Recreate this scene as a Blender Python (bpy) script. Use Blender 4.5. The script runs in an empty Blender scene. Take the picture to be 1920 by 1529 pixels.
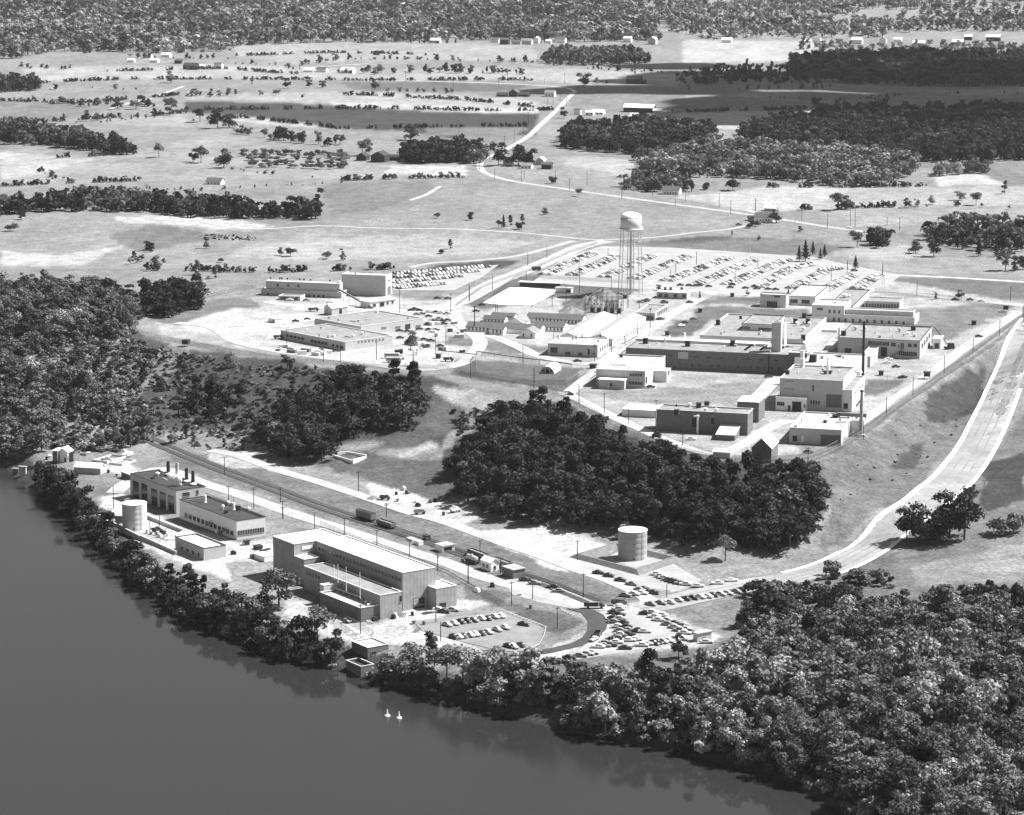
import bpy, math, random
import numpy as np
from mathutils import Vector, Matrix
from mathutils.geometry import delaunay_2d_cdt
random.seed(7); rng = np.random.default_rng(7)
S = bpy.context.scene
COL = S.collection

# ------------------------------------------------------------------ camera
CX, CY, F = 960.0, 764.5, 5150.0           # principal point and focal length in photo pixels
CH = 296.0                                 # camera height above the river
PITCH = math.atan(964.5 / F)
cp, sp = math.cos(PITCH), math.sin(PITCH)
cam_d = bpy.data.cameras.new('camera'); cam = bpy.data.objects.new('camera', cam_d); COL.objects.link(cam)
cam.location = (0, 0, CH); cam.rotation_euler = (math.pi / 2 - PITCH, 0, 0)
cam_d.sensor_width = 36; cam_d.lens = F / 1920 * 36; cam_d.clip_start = 5; cam_d.clip_end = 120000
S.camera = cam

# ------------------------------------------------------------------ world, sun, exposure (neutral: the place was seen on black and white film)
SUN_AZ = math.atan2(.96, .27)              # clockwise from +Y
SUN_EL = math.radians(50)
W = bpy.data.worlds.new('World'); S.world = W; W.use_nodes = True
nt = W.node_tree; bg = nt.nodes['Background']
sky = nt.nodes.new('ShaderNodeTexSky'); sky.sky_type = 'NISHITA'; sky.sun_disc = False
sky.sun_elevation = SUN_EL; sky.sun_rotation = SUN_AZ; sky.altitude = 300; sky.dust_density = 2.0
bw = nt.nodes.new('ShaderNodeRGBToBW')
nt.links.new(sky.outputs[0], bw.inputs[0]); nt.links.new(bw.outputs[0], bg.inputs[0])
bg.inputs[1].default_value = 0.052
sd = bpy.data.lights.new('sun', 'SUN'); so = bpy.data.objects.new('sun', sd); COL.objects.link(so)
sd.energy = 5.0; sd.angle = math.radians(.5); sd.color = (1, 1, 1)
sdir = Vector((math.sin(SUN_AZ) * math.cos(SUN_EL), math.cos(SUN_AZ) * math.cos(SUN_EL), math.sin(SUN_EL)))
so.rotation_euler = (-sdir).to_track_quat('-Z', 'Y').to_euler(); so.location = sdir * 400 + Vector((0, 1200, 300))
S.view_settings.view_transform = 'Standard'; S.view_settings.look = 'None'
HAZE = 1.4e-5
S.view_settings.exposure = 1.14; S.view_settings.gamma = 1.0; S.view_settings.use_curve_mapping = False
S.render.engine = 'CYCLES'
S.cycles.max_bounces = 4; S.cycles.diffuse_bounces = 2; S.cycles.glossy_bounces = 2; S.cycles.transparent_max_bounces = 12
S.cycles.volume_bounces = 0

# ------------------------------------------------------------------ helpers
def tagp(o, label=None, cat=None, group=None, kind=None):
    if label: o['label'] = label
    if cat: o['category'] = cat
    if group: o['group'] = group
    if kind: o['kind'] = kind
    return o

MATS = {}
def mat(name, tone, rough=.85, var=.12, scale=.35, spec=.2, bump=0, metal=0, fine=0, stripe=None, objrand=0, coords='Object'):
    """neutral procedural material; var = large mottling, fine = small grain, stripe = (pitch m, axis) ribs"""
    if name in MATS: return MATS[name]
    m = bpy.data.materials.new(name); m.use_nodes = True; n = m.node_tree.nodes; l = m.node_tree.links
    b = n['Principled BSDF']; b.inputs['Roughness'].default_value = rough
    b.inputs['Specular IOR Level'].default_value = spec; b.inputs['Metallic'].default_value = metal
    tc = n.new('ShaderNodeTexCoord'); geo = n.new('ShaderNodeNewGeometry')
    src = geo.outputs['Position'] if coords == 'World' else tc.outputs['Object']
    nz = n.new('ShaderNodeTexNoise'); nz.inputs['Scale'].default_value = scale; nz.inputs['Detail'].default_value = 6
    l.new(src, nz.inputs['Vector'])
    mr = n.new('ShaderNodeMapRange'); mr.inputs[1].default_value = .3; mr.inputs[2].default_value = .7
    mr.inputs[3].default_value = tone * (1 - var); mr.inputs[4].default_value = min(.95, tone * (1 + var))
    l.new(nz.outputs[0], mr.inputs[0]); out = mr.outputs[0]
    def mul(a, lo, hi, fac):
        q = n.new('ShaderNodeMapRange'); q.inputs[3].default_value = lo; q.inputs[4].default_value = hi; l.new(fac, q.inputs[0])
        mm = n.new('ShaderNodeMath'); mm.operation = 'MULTIPLY'; l.new(a, mm.inputs[0]); l.new(q.outputs[0], mm.inputs[1]); return mm.outputs[0]
    if fine:
        n2 = n.new('ShaderNodeTexNoise'); n2.inputs['Scale'].default_value = scale * 9; n2.inputs['Detail'].default_value = 3
        l.new(src, n2.inputs['Vector'])
        out = mul(out, 1 - fine * 1.6, 1 + fine * 1.6, n2.outputs[0])
    if objrand:
        oi = n.new('ShaderNodeObjectInfo'); out = mul(out, 1 - objrand, 1 + objrand, oi.outputs['Random'])
    if stripe:
        wv = n.new('ShaderNodeTexWave'); wv.wave_type = 'BANDS'; wv.bands_direction = 'DIAGONAL'
        wv.inputs['Scale'].default_value = .628 / stripe[0]; wv.inputs['Distortion'].default_value = 0
        mpz = n.new('ShaderNodeMapping'); mpz.inputs['Scale'].default_value = (1,1,0); l.new(tc.outputs['Object'], mpz.inputs[0]); l.new(mpz.outputs[0], wv.inputs['Vector']); out = mul(out, 1 - stripe[2], 1, wv.outputs[0])
    cb = n.new('ShaderNodeCombineColor')
    for i in range(3): l.new(out, cb.inputs[i])
    l.new(cb.outputs[0], b.inputs['Base Color'])
    if bump:
        bp = n.new('ShaderNodeBump'); bp.inputs['Strength'].default_value = bump; bp.inputs['Distance'].default_value = .3
        l.new(nz.outputs[0], bp.inputs['Height']); l.new(bp.outputs[0], b.inputs['Normal'])
    MATS[name] = m
    return m

def mesh_obj(name, verts, faces, mats, parent=None, fmat=None, smooth=False, link=True):
    me = bpy.data.meshes.new(name); me.from_pydata([tuple(v) for v in verts], [], faces)
    for m in (mats if isinstance(mats, (list, tuple)) else [mats]): me.materials.append(m)
    if fmat is not None: me.polygons.foreach_set('material_index', fmat)
    if smooth: me.polygons.foreach_set('use_smooth', [True] * len(me.polygons))
    me.update()
    o = bpy.data.objects.new(name, me)
    if link: COL.objects.link(o)
    if parent is not None: o.parent = parent
    return o

def empty(name, loc, rz=0, **kw):
    o = bpy.data.objects.new(name, None); o.empty_display_size = .5
    o.location = loc; o.rotation_euler = (0, 0, rz); COL.objects.link(o)
    return tagp(o, **kw)

class MB:
    def __init__(s): s.v = []; s.f = []; s.m = []
    def add(s, vs, fs, mi=0):
        k = len(s.v); s.v += [tuple(v) for v in vs]; s.f += [tuple(i + k for i in f) for f in fs]; s.m += [mi] * len(fs); return s
    def box(s, x0, x1, y0, y1, z0, z1, mi=0):
        return s.add([(x0,y0,z0),(x1,y0,z0),(x1,y1,z0),(x0,y1,z0),(x0,y0,z1),(x1,y0,z1),(x1,y1,z1),(x0,y1,z1)],
            [(0,3,2,1),(4,5,6,7),(0,1,5,4),(1,2,6,5),(2,3,7,6),(3,0,4,7)], mi)
    def beam(s, a, b, w=.15, mi=0, n=4, w2=None):
        a = Vector(a); b = Vector(b); d = (b - a).normalized(); w2 = w if w2 is None else w2
        x = d.cross(Vector((0,0,1))); x = Vector((1,0,0)) if x.length < 1e-3 else x.normalized(); y = d.cross(x)
        vs = [a + (x*math.cos(t) + y*math.sin(t))*w*.7 for t in [2*math.pi*(i+.5)/n for i in range(n)]] + \
             [b + (x*math.cos(t) + y*math.sin(t))*w2*.7 for t in [2*math.pi*(i+.5)/n for i in range(n)]]
        return s.add(vs, [(i,(i+1)%n,n+(i+1)%n,n+i) for i in range(n)] + [tuple(range(n))[::-1], tuple(range(n,2*n))], mi)
    def lathe(s, prof, n=24, mi=0, c=(0,0)):
        vs = []; fs = []
        for r, z in prof: vs += [(c[0]+r*math.cos(2*math.pi*i/n), c[1]+r*math.sin(2*math.pi*i/n), z) for i in range(n)]
        for k in range(len(prof)-1): fs += [(k*n+i, k*n+(i+1)%n, (k+1)*n+(i+1)%n, (k+1)*n+i) for i in range(n)]
        if prof[-1][0] > .01: fs.append(tuple((len(prof)-1)*n+i for i in range(n)))
        return s.add(vs, fs, mi)
    def obj(s, name, mats, parent=None, smooth=False, link=True):
        return mesh_obj(name, s.v, s.f, mats, parent, s.m, smooth, link)

# ------------------------------------------------------------------ from a pixel of the photograph to a point of the place
def ray(px, py):
    dx = px - CX; dy = CY - py
    return dx, F * cp + dy * sp, -F * sp + dy * cp
def atz(px, py, z):
    X, Y, Z = ray(px, py); t = (z - CH) / Z
    return Vector((X * t, Y * t, z))
def proj(p):
    x, y, z = p[0], p[1], p[2] - CH
    f = y * cp - z * sp; u = y * sp + z * cp
    return CX + F * x / f, CY - F * u / f

# ------------------------------------------------------------------ terrain: contours drawn once, triangulated, sampled on a polar grid
def shore_pts():
    return [(-260,800),(-120,835),(0,862),(25,895),(60,916),(100,948),(150,988),(180,1018),(215,1058),(250,1092),(290,1122),(330,1152),(400,1187),(470,1212),(530,1240),(600,1250),(650,1262),(720,1284),(790,1300),(850,1316),(950,1343),(1050,1368),(1150,1388),(1250,1408),(1400,1444),(1500,1480),(1600,1535),(1720,1640),(1900,1800),(2200,2150)]
CT = []
def ct(z, pts): CT.append([(p[0], p[1], (p[2] if len(p) > 2 else z)) for p in pts])
sh = [atz(x, y, 0) for x, y in shore_pts()]
def offset_line(pl, d):
    out = []
    for i, p in enumerate(pl):
        a = pl[max(0, i-1)]; b = pl[min(len(pl)-1, i+1)]; t = (b - a); t.z = 0; t.normalize()
        out.append(Vector((p.x - t.y * d, p.y + t.x * d, 0)))
    return out
WCT = []   # world-space contour lines (x,y,z)
WCT.append([(p.x, p.y, 0.0) for p in sh])
WCT.append([(p.x, p.y, -4.0) for p in offset_line(sh, -12)])
WCT.append([(p.x, p.y, 4.6) for p in offset_line(sh, 9)])
WCT.append([(p.x, p.y, 6.5) for p in offset_line(sh, 17)])
ct(8.5, [(-260,770),(-60,812),(60,835),(150,838),(290,832),(400,836),(440,842),(560,872),(650,893),(700,905),(760,922),(840,945),(900,968),(980,990),(1060,1004),(1160,1012),(1250,1022),(1320,1052),(1400,1060),(1480,1045),(1560,1025)])
ct(21, [(-260,640),(-60,690),(60,715),(160,735),(240,725),(330,725),(420,745),(500,760),(560,765),(700,790),(790,790),(850,790),(900,812),(980,840),(1100,890),(1250,925),(1380,945),(1500,960),(1570,940),(1640,905),(1720,850),(1780,795),(1830,740),(1875,680)])
ct(31, [(-260,480),(-60,500),(60,505),(150,512),(230,530),(275,575),(258,612),(265,632),(330,652),(450,674),(560,688),(640,692),(740,700),(810,712),(870,722),(930,740),(1000,752),(1060,762),(1150,808),(1240,838),(1330,866),(1400,876),(1450,876),(1530,868),(1620,822),(1700,760),(1800,693),(1900,622),(1990,560),(2200,470)])
ct(8, [(1180,1140),(1280,1120),(1400,1098,7.5),(1480,1084,8.5),(1570,1064,9.8),(1640,1028,11.5),(1705,980,14),(1770,930,17),(1825,865,20),(1868,780,23.5),(1898,700,26.5),(1925,640,29),(1960,590,30.5)])
ct(8, [(1600,1080,9.5),(1680,1040,11.5),(1750,990,14.5),(1840,900,18.5),(1900,800,22.5),(1960,740,25)])
ct(13, [(1720,1100,11),(1800,1050,13),(1900,1010,15),(2040,960,18),(2200,860,25)])
ct(7.5, [(1300,1200),(1500,1180),(1700,1190,8.5),(1900,1200,9),(2150,1150,14)])
ct(6.8, [(1500,1400),(1700,1430),(1900,1440),(2200,1400)])
ct(7, [(560,1150),(700,1190),(800,1210),(1000,1240),(1150,1225)])
ct(7.5, [(620,1000),(800,1060),(900,1100),(1040,1150)])
for y, z in ((470,31),(425,32),(380,34),(330,35),(280,37),(230,39),(180,41),(130,44),(90,48),(60,54),(30,63),(5,74)):
    ct(z, [(x, y) for x in (-1400,-700,-260,0,250,500,750,1000,1250,1500,1750,2000,2200,2700,3400)])
ct(31, [(900,600),(1300,700),(1500,800),(1700,650),(600,600),(1400,560),(1800,560)])
WCT.append([(x, 25000, 240) for x in (-60000,-30000,-12000,0,12000,30000,60000)])
WCT.append([(x, 11000, 130) for x in (-44000,-20000,-6000,0,6000,20000,44000)])
WCT.append([(-2400,500,-4),(-900,500,-4),(0,500,-4),(300,500,-4)])
WCT.append([(700,500,10),(2400,500,40)])
WCT.append([(-3500,1500,20),(-9000,3000,45)]); WCT.append([(3500,1500,60),(9000,3000,70)])

NU, NV = 640, 640
u_in = np.linspace(-.24, .24, NU)
u_out = .24 + np.cumsum(.02 * 1.25 ** np.arange(14))
U = np.concatenate([-u_out[::-1], u_in, u_out])
ys = np.linspace(1700, -60, NV)
gflat = (F * sp - (CY - ys) * cp) / (F * cp + (CY - ys) * sp)
hfl = np.interp(ys, [-60, 400, 870, 1100, 1700], [60, 32, 20, 7, 3])
Yin = (CH - hfl) / gflat
Yin = np.maximum.accumulate(Yin)
Y = np.concatenate([[500, 560, 620, 680], Yin[Yin > 700], Yin[-1] * 1.12 ** np.arange(1, 12)])
Y = Y[Y < 16500]
nu, nv = len(U), len(Y)

pts = []; zs = []; edges = []
def addline(w):
    k = len(pts); 
    for x, y, z in w: pts.append(Vector((x / y, math.log(y)))); zs.append(z)
    for i in range(len(w) - 1): edges.append((k + i, k + i + 1))
for w in WCT: addline(w)
for c in CT: addline([(atz(x, y, z).x, atz(x, y, z).y, z) for x, y, z in c])
umax = U[-1] * 1.02
for y_, z_ in ((500, -4), (1000, 5), (2000, 35), (6000, 80), (12000, 140), (27000, 250)):
    for s_ in (-1, 1): pts.append(Vector((s_ * umax, math.log(y_)))); zs.append(z_)
pts += [Vector((-.3, math.log(490))), Vector((.1, math.log(490))), Vector((0, math.log(27000)))]; zs += [-4, -4, 250]
vo, eo, fo, ov, oe, of = delaunay_2d_cdt(pts, edges, [], 0, 1e-7)
zo = [np.mean([zs[i] for i in g]) if g else None for g in ov]
vo = np.array([(v.x, v.y) for v in vo])
zin = [i for i, z in enumerate(zo) if z is not None]
for i, z in enumerate(zo):
    if z is None:
        d = ((vo[zin] - vo[i]) ** 2).sum(1); zo[i] = zo[zin[int(d.argmin())]]
zo = np.array(zo, float)
H = np.full((nv, nu), np.nan); LY = np.log(Y)
UU, VV = np.meshgrid(U, LY)
for a, b, c in fo:
    x = vo[[a, b, c], 0]; y = vo[[a, b, c], 1]
    i0, i1 = np.searchsorted(U, [x.min() - 1e-9, x.max() + 1e-9]); j0, j1 = np.searchsorted(LY, [y.min() - 1e-9, y.max() + 1e-9])
    if i1 <= i0 or j1 <= j0: continue
    uu = UU[j0:j1, i0:i1]; vv = VV[j0:j1, i0:i1]
    den = (y[1]-y[2])*(x[0]-x[2]) + (x[2]-x[1])*(y[0]-y[2])
    if abs(den) < 1e-14: continue
    w0 = ((y[1]-y[2])*(uu-x[2]) + (x[2]-x[1])*(vv-y[2])) / den
    w1 = ((y[2]-y[0])*(uu-x[2]) + (x[0]-x[2])*(vv-y[2])) / den
    w2 = 1 - w0 - w1; ok = (w0 > -1e-6) & (w1 > -1e-6) & (w2 > -1e-6)
    hz = w0*zo[a] + w1*zo[b] + w2*zo[c]
    sub = H[j0:j1, i0:i1]; sub[ok] = hz[ok]
for it in range(60):
    if not np.isnan(H).any(): break
    P_ = np.pad(H, 1, mode='edge'); st = np.stack([P_[:-2,1:-1], P_[2:,1:-1], P_[1:-1,:-2], P_[1:-1,2:]])
    with np.errstate(all='ignore'):
        import warnings; warnings.simplefilter('ignore'); fill = np.nanmean(st, 0)
    H = np.where(np.isnan(H), fill, H)
H = np.nan_to_num(H, nan=30.0)
def blur(A, n):
    for _ in range(n):
        A = (np.roll(A, 1, 0) + A + np.roll(A, -1, 0)) / 3 if False else A
        P_ = np.pad(A, 1, mode='edge')
        A = (P_[:-2,1:-1] + P_[2:,1:-1] + P_[1:-1,:-2] + P_[1:-1,2:] + 2*P_[1:-1,1:-1]) / 6
    return A
H0 = H.copy(); Hb = blur(H, 10)
# keep the terraces and shore crisp, smooth the rest
XX = UU * np.exp(VV); YY = np.exp(VV)
H = Hb

def vnoise(X, Yv, sc, seed=0, oct=4):
    """value noise, numpy"""
    out = np.zeros_like(X); amp = 1; tot = 0
    for o in range(oct):
        x = X / sc * 2**o + 17.3*o + seed*7.7; y = Yv / sc * 2**o + 5.1*o + seed*3.1
        xi = np.floor(x); yi = np.floor(y); fx = x-xi; fy = y-yi; fx = fx*fx*(3-2*fx); fy = fy*fy*(3-2*fy)
        def h(i, j):
            v = np.sin(i*127.1 + j*311.7 + seed*13.7) * 43758.5453; return v - np.floor(v)
        v = (h(xi,yi)*(1-fx)+h(xi+1,yi)*fx)*(1-fy) + (h(xi,yi+1)*(1-fx)+h(xi+1,yi+1)*fx)*fy
        out += v*amp; tot += amp; amp *= .5
    return out / tot
# rolling farmland beyond the plateau, rough bluff, quiet built areas
far = np.clip((YY - 2350) / 1200, 0, 1)
H = H + far * (vnoise(XX, YY, 420, 1, 3) - .5) * 14
slope = np.hypot(np.gradient(H, axis=0), np.gradient(H, axis=1))
rough = np.clip((slope - .05) / .3, 0, 1) * (YY < 2200)
H = H + rough * (vnoise(XX, YY, 14, 2, 3) - .5) * 2.2 * (H > 2)

def hgt(x, y):
    """height of the ground at a world point"""
    u = x / y
    i = np.interp(u, U, np.arange(nu)); j = np.interp(y, Y, np.arange(nv))
    i0 = min(int(i), nu-2); j0 = min(int(j), nv-2); a = i-i0; b = j-j0
    return float((H[j0,i0]*(1-a)+H[j0,i0+1]*a)*(1-b) + (H[j0+1,i0]*(1-a)+H[j0+1,i0+1]*a)*b)
def hgtv(x, y):
    i = np.interp(x / y, U, np.arange(nu)); j = np.interp(y, Y, np.arange(nv))
    i0 = np.minimum(i.astype(int), nu-2); j0 = np.minimum(j.astype(int), nv-2); a = i-i0; b = j-j0
    return (H[j0,i0]*(1-a)+H[j0,i0+1]*a)*(1-b) + (H[j0+1,i0]*(1-a)+H[j0+1,i0+1]*a)*b
def P(px, py, dz=0):
    """first ground point seen through a photo pixel"""
    X, Yr, Z = ray(px, py); u = X / Yr; s = Z / Yr
    i = np.interp(u, U, np.arange(nu)); i0 = min(int(i), nu-2); a = i - i0
    prof = H[:, i0]*(1-a) + H[:, i0+1]*a
    d = (CH + s * Y) - prof
    k = int(np.argmax(d < 0))
    if d[k] >= 0: k = nv - 1
    if k == 0: k = 1
    t = d[k-1] / (d[k-1] - d[k]) if d[k-1] != d[k] else 0
    yy = Y[k-1] + (Y[k] - Y[k-1]) * min(max(t, 0), 1)
    x = u * yy
    return Vector((x, yy, hgt(x, yy) + dz))
def scale_at(p): return F / (p[1]*cp - (p[2]-CH)*sp)
def inpoly(xs, ys_, poly):
    ins = np.zeros(xs.shape, bool); n = len(poly); j = n - 1
    for i in range(n):
        xi, yi = poly[i][0], poly[i][1]; xj, yj = poly[j][0], poly[j][1]
        c = ((yi > ys_) != (yj > ys_)) & (xs < (xj-xi)*(ys_-yi)/((yj-yi) if yj != yi else 1e-9) + xi)
        ins ^= c; j = i
    return ins

# ------------------------------------------------------------------ the air
hz = bpy.data.materials.new('haze_air'); hz.use_nodes = True; n = hz.node_tree.nodes; n.remove(n['Principled BSDF'])
pv = n.new('ShaderNodeVolumePrincipled'); pv.inputs['Color'].default_value = (.9,.9,.9,1); pv.inputs['Density'].default_value = HAZE; pv.inputs['Anisotropy'].default_value = .2
hz.node_tree.links.new(pv.outputs[0], n['Material Output'].inputs['Volume'])
X1 = float(U[-1]*Y[-1])+500; Y1 = float(Y[-1])+500
_m = MB(); _m.box(-X1, X1, -3200, Y1, -8, 320); _h = _m.obj('haze', hz); _h['kind'] = 'stuff'; _h.display_type = 'WIRE'
# ------------------------------------------------------------------ the ground: one sheet, its surface kinds (grass, hay, bare soil, plough) and some painted shade as a tone attribute
GP = []                                     # (world polygon, tone, edge noise, keep)
def field(tone, pts): GP.append(([tuple(P(x, y))[:2] for x, y in pts], tone))
def strip(tone, pts, w):
    q = [P(x, y) for x, y in pts]; l = offset_line(q, w/2); r = offset_line(q, -w/2)
    GP.append(([(p.x, p.y) for p in l] + [(p.x, p.y) for p in r][::-1], tone))
BASE = .30
field(.36, [(690,0),(960,0),(960,18),(700,20)]); field(.33, [(1240,0),(1930,0),(1930,72),(1280,70),(1260,40)])
# far farmland
field(.36, [(440,82),(640,78),(1000,85),(1010,112),(700,112),(560,120),(440,105)])
field(.42, [(1280,75),(1560,78),(1480,115),(1280,120)])
field(.38, [(40,128),(360,122),(700,130),(1010,128),(1330,140),(1260,160),(1000,152),(560,150),(250,148),(60,155)])
field(.27, [(0,190),(130,192),(190,205),(120,225),(0,225)])
field(.34, [(180,225),(350,210),(360,240),(250,235)])
field(.22, [(640,155),(800,152),(1000,160),(960,172),(820,172),(660,168)])
field(.38, [(340,180),(620,172),(960,182),(1040,200),(1010,208),(840,205),(640,197),(345,186)])
field(.50, [(620,192),(800,200),(1010,206),(1008,212),(800,207),(620,197)])
field(.165, [(340,190),(600,196),(800,210),(1010,214),(1000,255),(900,250),(860,262),(760,245),(600,240),(460,222),(350,210)])  # dark crop, with cloud shade painted into the same ground tone
field(.26, [(800,238),(990,240),(960,258),(800,254)])
field(.42, [(420,215),(560,228),(640,245),(560,238),(440,228)])
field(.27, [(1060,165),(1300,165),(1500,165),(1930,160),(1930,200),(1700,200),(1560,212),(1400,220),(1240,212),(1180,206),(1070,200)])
field(.32, [(1280,180),(1500,172),(1500,180),(1290,188)])
field(.33, [(1740,170),(1930,165),(1930,175),(1800,180)])
field(.42, [(1240,214),(1540,205),(1500,222),(1370,245),(1340,240)])
field(.33, [(60,300),(250,285),(420,250),(560,295),(700,305),(860,312),(700,335),(400,335),(60,350),(0,350),(0,300)])
field(.40, [(0,285),(180,300),(60,330),(0,335)])
field(.55, [(735,311),(870,310),(872,330),(720,327)])
field(.30, [(440,345),(700,335),(900,330),(1080,365),(1400,405),(1150,440),(1000,430),(620,415),(600,380)])
field(.26, [(600,345),(800,340),(830,355),(700,395),(620,400)])
field(.31, [(920,315),(1050,290),(1200,300),(1180,350),(1040,345)])
field(.40, [(1200,300),(1050,292),(1060,312),(1180,330)])
field(.42, [(1260,370),(1450,350),(1600,352),(1750,370),(1560,380),(1480,395),(1400,395)])
field(.46, [(1750,330),(1850,326),(1880,345),(1760,348)])
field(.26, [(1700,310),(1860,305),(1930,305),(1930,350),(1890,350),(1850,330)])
field(.36, [(1600,352),(1930,350),(1930,385),(1700,385),(1650,400),(1500,395)])
field(.33, [(1560,395),(1930,390),(1930,425),(1760,412),(1600,425)])
field(.31, [(0,405),(250,395),(420,440),(700,430),(1060,450),(900,490),(740,500),(500,512),(360,500),(240,500),(0,500)])
field(.42, [(0,470),(120,480),(230,460),(150,500),(0,500)])
field(.24, [(200,440),(300,420),(420,445),(330,460),(260,475)])
field(.37, [(460,460),(760,440),(1000,455),(900,480),(600,490),(440,480)])
field(.62, [(290,405),(330,402),(420,412),(520,425),(460,432),(350,425),(290,420)])
field(.50, [(200,410),(290,405),(300,420),(240,418)])
field(.15, [(760,512),(820,496),(960,487),(985,488),(940,505),(850,520),(760,520)])
field(.18, [(1200,455),(1330,442),(1500,452),(1560,475),(1480,478),(1260,465)])
field(.24, [(1180,455),(1500,448),(1620,470),(1500,480),(1240,466)])
field(.40, [(1560,470),(1700,460),(1760,475),(1690,490),(1560,480)])
field(.33, [(1620,490),(1930,480),(1930,520),(1660,508)])
field(.22, [(1650,520),(1800,524),(1930,530),(1930,562),(1620,558)])
# plateau
field(.40, [(290,600),(460,560),(740,540),(880,560),(1000,520),(1660,525),(1930,570),(1870,610),(1520,850),(1420,855),(1300,840),(1140,770),(1060,740),(940,720),(820,690),(640,680),(450,655),(300,630)])
field(.25, [(270,600),(400,560),(480,560),(490,575),(400,590),(330,610)])
field(.26, [(740,540),(840,545),(830,562),(740,560)])
field(.46, [(440,578),(560,568),(740,575),(860,580),(870,650),(820,690),(640,675),(520,655),(400,625),(330,610)])
field(.21, [(852,566),(905,535),(985,518),(1190,530),(1230,535),(1180,548),(1060,555),(960,575),(905,582),(880,575)])
field(.2, [(1055,572),(1100,545),(1170,550),(1150,590),(1050,585)])
field(.24, [(835,630),(880,632),(905,645),(870,652),(835,648)])
field(.22, [(850,675),(1100,690),(1060,735),(960,722),(860,705)])
field(.25, [(900,640),(1060,650),(1000,665),(920,660)])
field(.30, [(1250,727),(1480,715),(1450,745),(1390,760),(1180,755),(1100,735)])
field(.22, [(1310,578),(1370,575),(1520,582),(1520,600),(1300,600)])
field(.20, [(1260,600),(1330,600),(1300,630),(1250,635)])
field(.24, [(1300,560),(1430,556),(1440,570),(1300,572)])
field(.26, [(1700,580),(1900,568),(1880,590),(1750,650),(1720,620)])
field(.22, [(1620,715),(1700,710),(1640,745),(1615,740)])
field(.28, [(1520,800),(1600,790),(1580,850),(1510,858),(1490,830)])
# slopes
field(.17, [(250,620),(330,655),(640,692),(820,705),(880,740),(860,800),(830,840),(640,830),(420,810),(230,800),(180,730)])
field(.25, [(185,690),(330,650),(360,660),(300,720),(220,770),(190,730)])
field(.19, [(800,745),(870,760),(880,800),(790,830),(700,845),(800,790)])
field(.42, [(805,722),(870,735),(945,750),(930,765),(880,768),(820,745)])
field(.40, [(730,855),(815,828),(830,835),(745,860)])
field(.20, [(560,860),(700,850),(830,860),(870,920),(800,945),(700,905)])
field(.17, [(1060,752),(1150,808),(1330,870),(1530,872),(1560,900),(1540,1000),(1400,1030),(900,960),(830,900),(840,840),(940,770)])
field(.235, [(1530,868),(1620,822),(1800,693),(1910,618),(1890,680),(1850,760),(1800,840),(1700,930),(1600,1010),(1540,1040),(1560,960)])
field(.15, [(1730,750),(1800,700),(1850,690),(1840,760),(1790,790),(1740,790)])
field(.17, [(1680,850),(1740,830),(1720,880),(1680,880)])
field(.24, [(1540,1070),(1700,990),(1830,900),(1930,760),(1930,1100),(1700,1110),(1640,1100),(1500,1110)])
field(.30, [(1700,1060),(1930,1020),(1930,1080),(1720,1100)])
field(.15, [(1850,870),(1930,850),(1930,940),(1840,960)])
# terrace
field(.30, [(100,900),(300,830),(430,840),(700,905),(900,970),(1060,1000),(1250,1030),(1400,1060),(1560,1040),(1400,1100),(1260,1140),(1350,1200),(1300,1215),(1000,1245),(700,1230),(560,1190),(330,1090),(180,980),(130,940)])
field(.24, [(320,850),(440,855),(700,940),(900,1010),(1100,1080),(1200,1120),(1120,1125),(900,1070),(700,1000),(500,930),(330,880)])
field(.24, [(180,915),(240,905),(240,930),(190,940)])
field(.60, [(190,860),(240,858),(260,880),(240,895),(190,885),(160,875)])
field(.64, [(185,935),(230,925),(250,950),(330,985),(450,1015),(520,1010),(515,1050),(420,1060),(440,1090),(330,1055),(220,1000),(190,960)])
field(.60, [(520,1110),(600,1140),(700,1170),(830,1130),(900,1120),(930,1130),(780,1170),(900,1215),(830,1225),(690,1205),(620,1195),(540,1150)])
field(.66, [(900,1000),(1000,985),(1110,1005),(1150,1030),(1090,1040),(1180,1095),(1060,1070),(950,1030)])
field(.60, [(700,905),(760,920),(860,950),(900,965),(860,985),(760,955),(690,935)])
field(.5, [(400,845),(470,850),(480,865),(560,885),(450,875),(400,865)])
field(.52, [(1090,1070),(1200,1060),(1260,1070),(1310,1085),(1280,1110),(1190,1110)])
field(.20, [(955,1135),(1040,1145),(1090,1165),(1060,1190),(980,1180)])
field(.22, [(860,1095),(950,1120),(930,1140),(870,1120)])
field(.55, [(1130,1130),(1190,1130),(1300,1175),(1345,1190),(1330,1215),(1180,1225),(1000,1240),(950,1235),(1100,1190)])
field(.34, [(1010,1090),(1090,1110),(1110,1130),(1040,1120)])
field(.23, [(1400,1100),(1640,1100),(1930,1100),(1930,1529),(1620,1529),(1400,1436),(1050,1360),(850,1308),(760,1275),(900,1240),(1250,1230),(1340,1215),(1380,1180)])
field(.27, [(1200,1140),(1400,1110),(1420,1170),(1360,1190)])
field(.24, [(1560,1140),(1700,1120),(1700,1150),(1580,1170)])
field(.24, [(1660,1230),(1790,1240),(1780,1290),(1680,1280)])
TONE = np.full((nv, nu), BASE)
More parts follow.
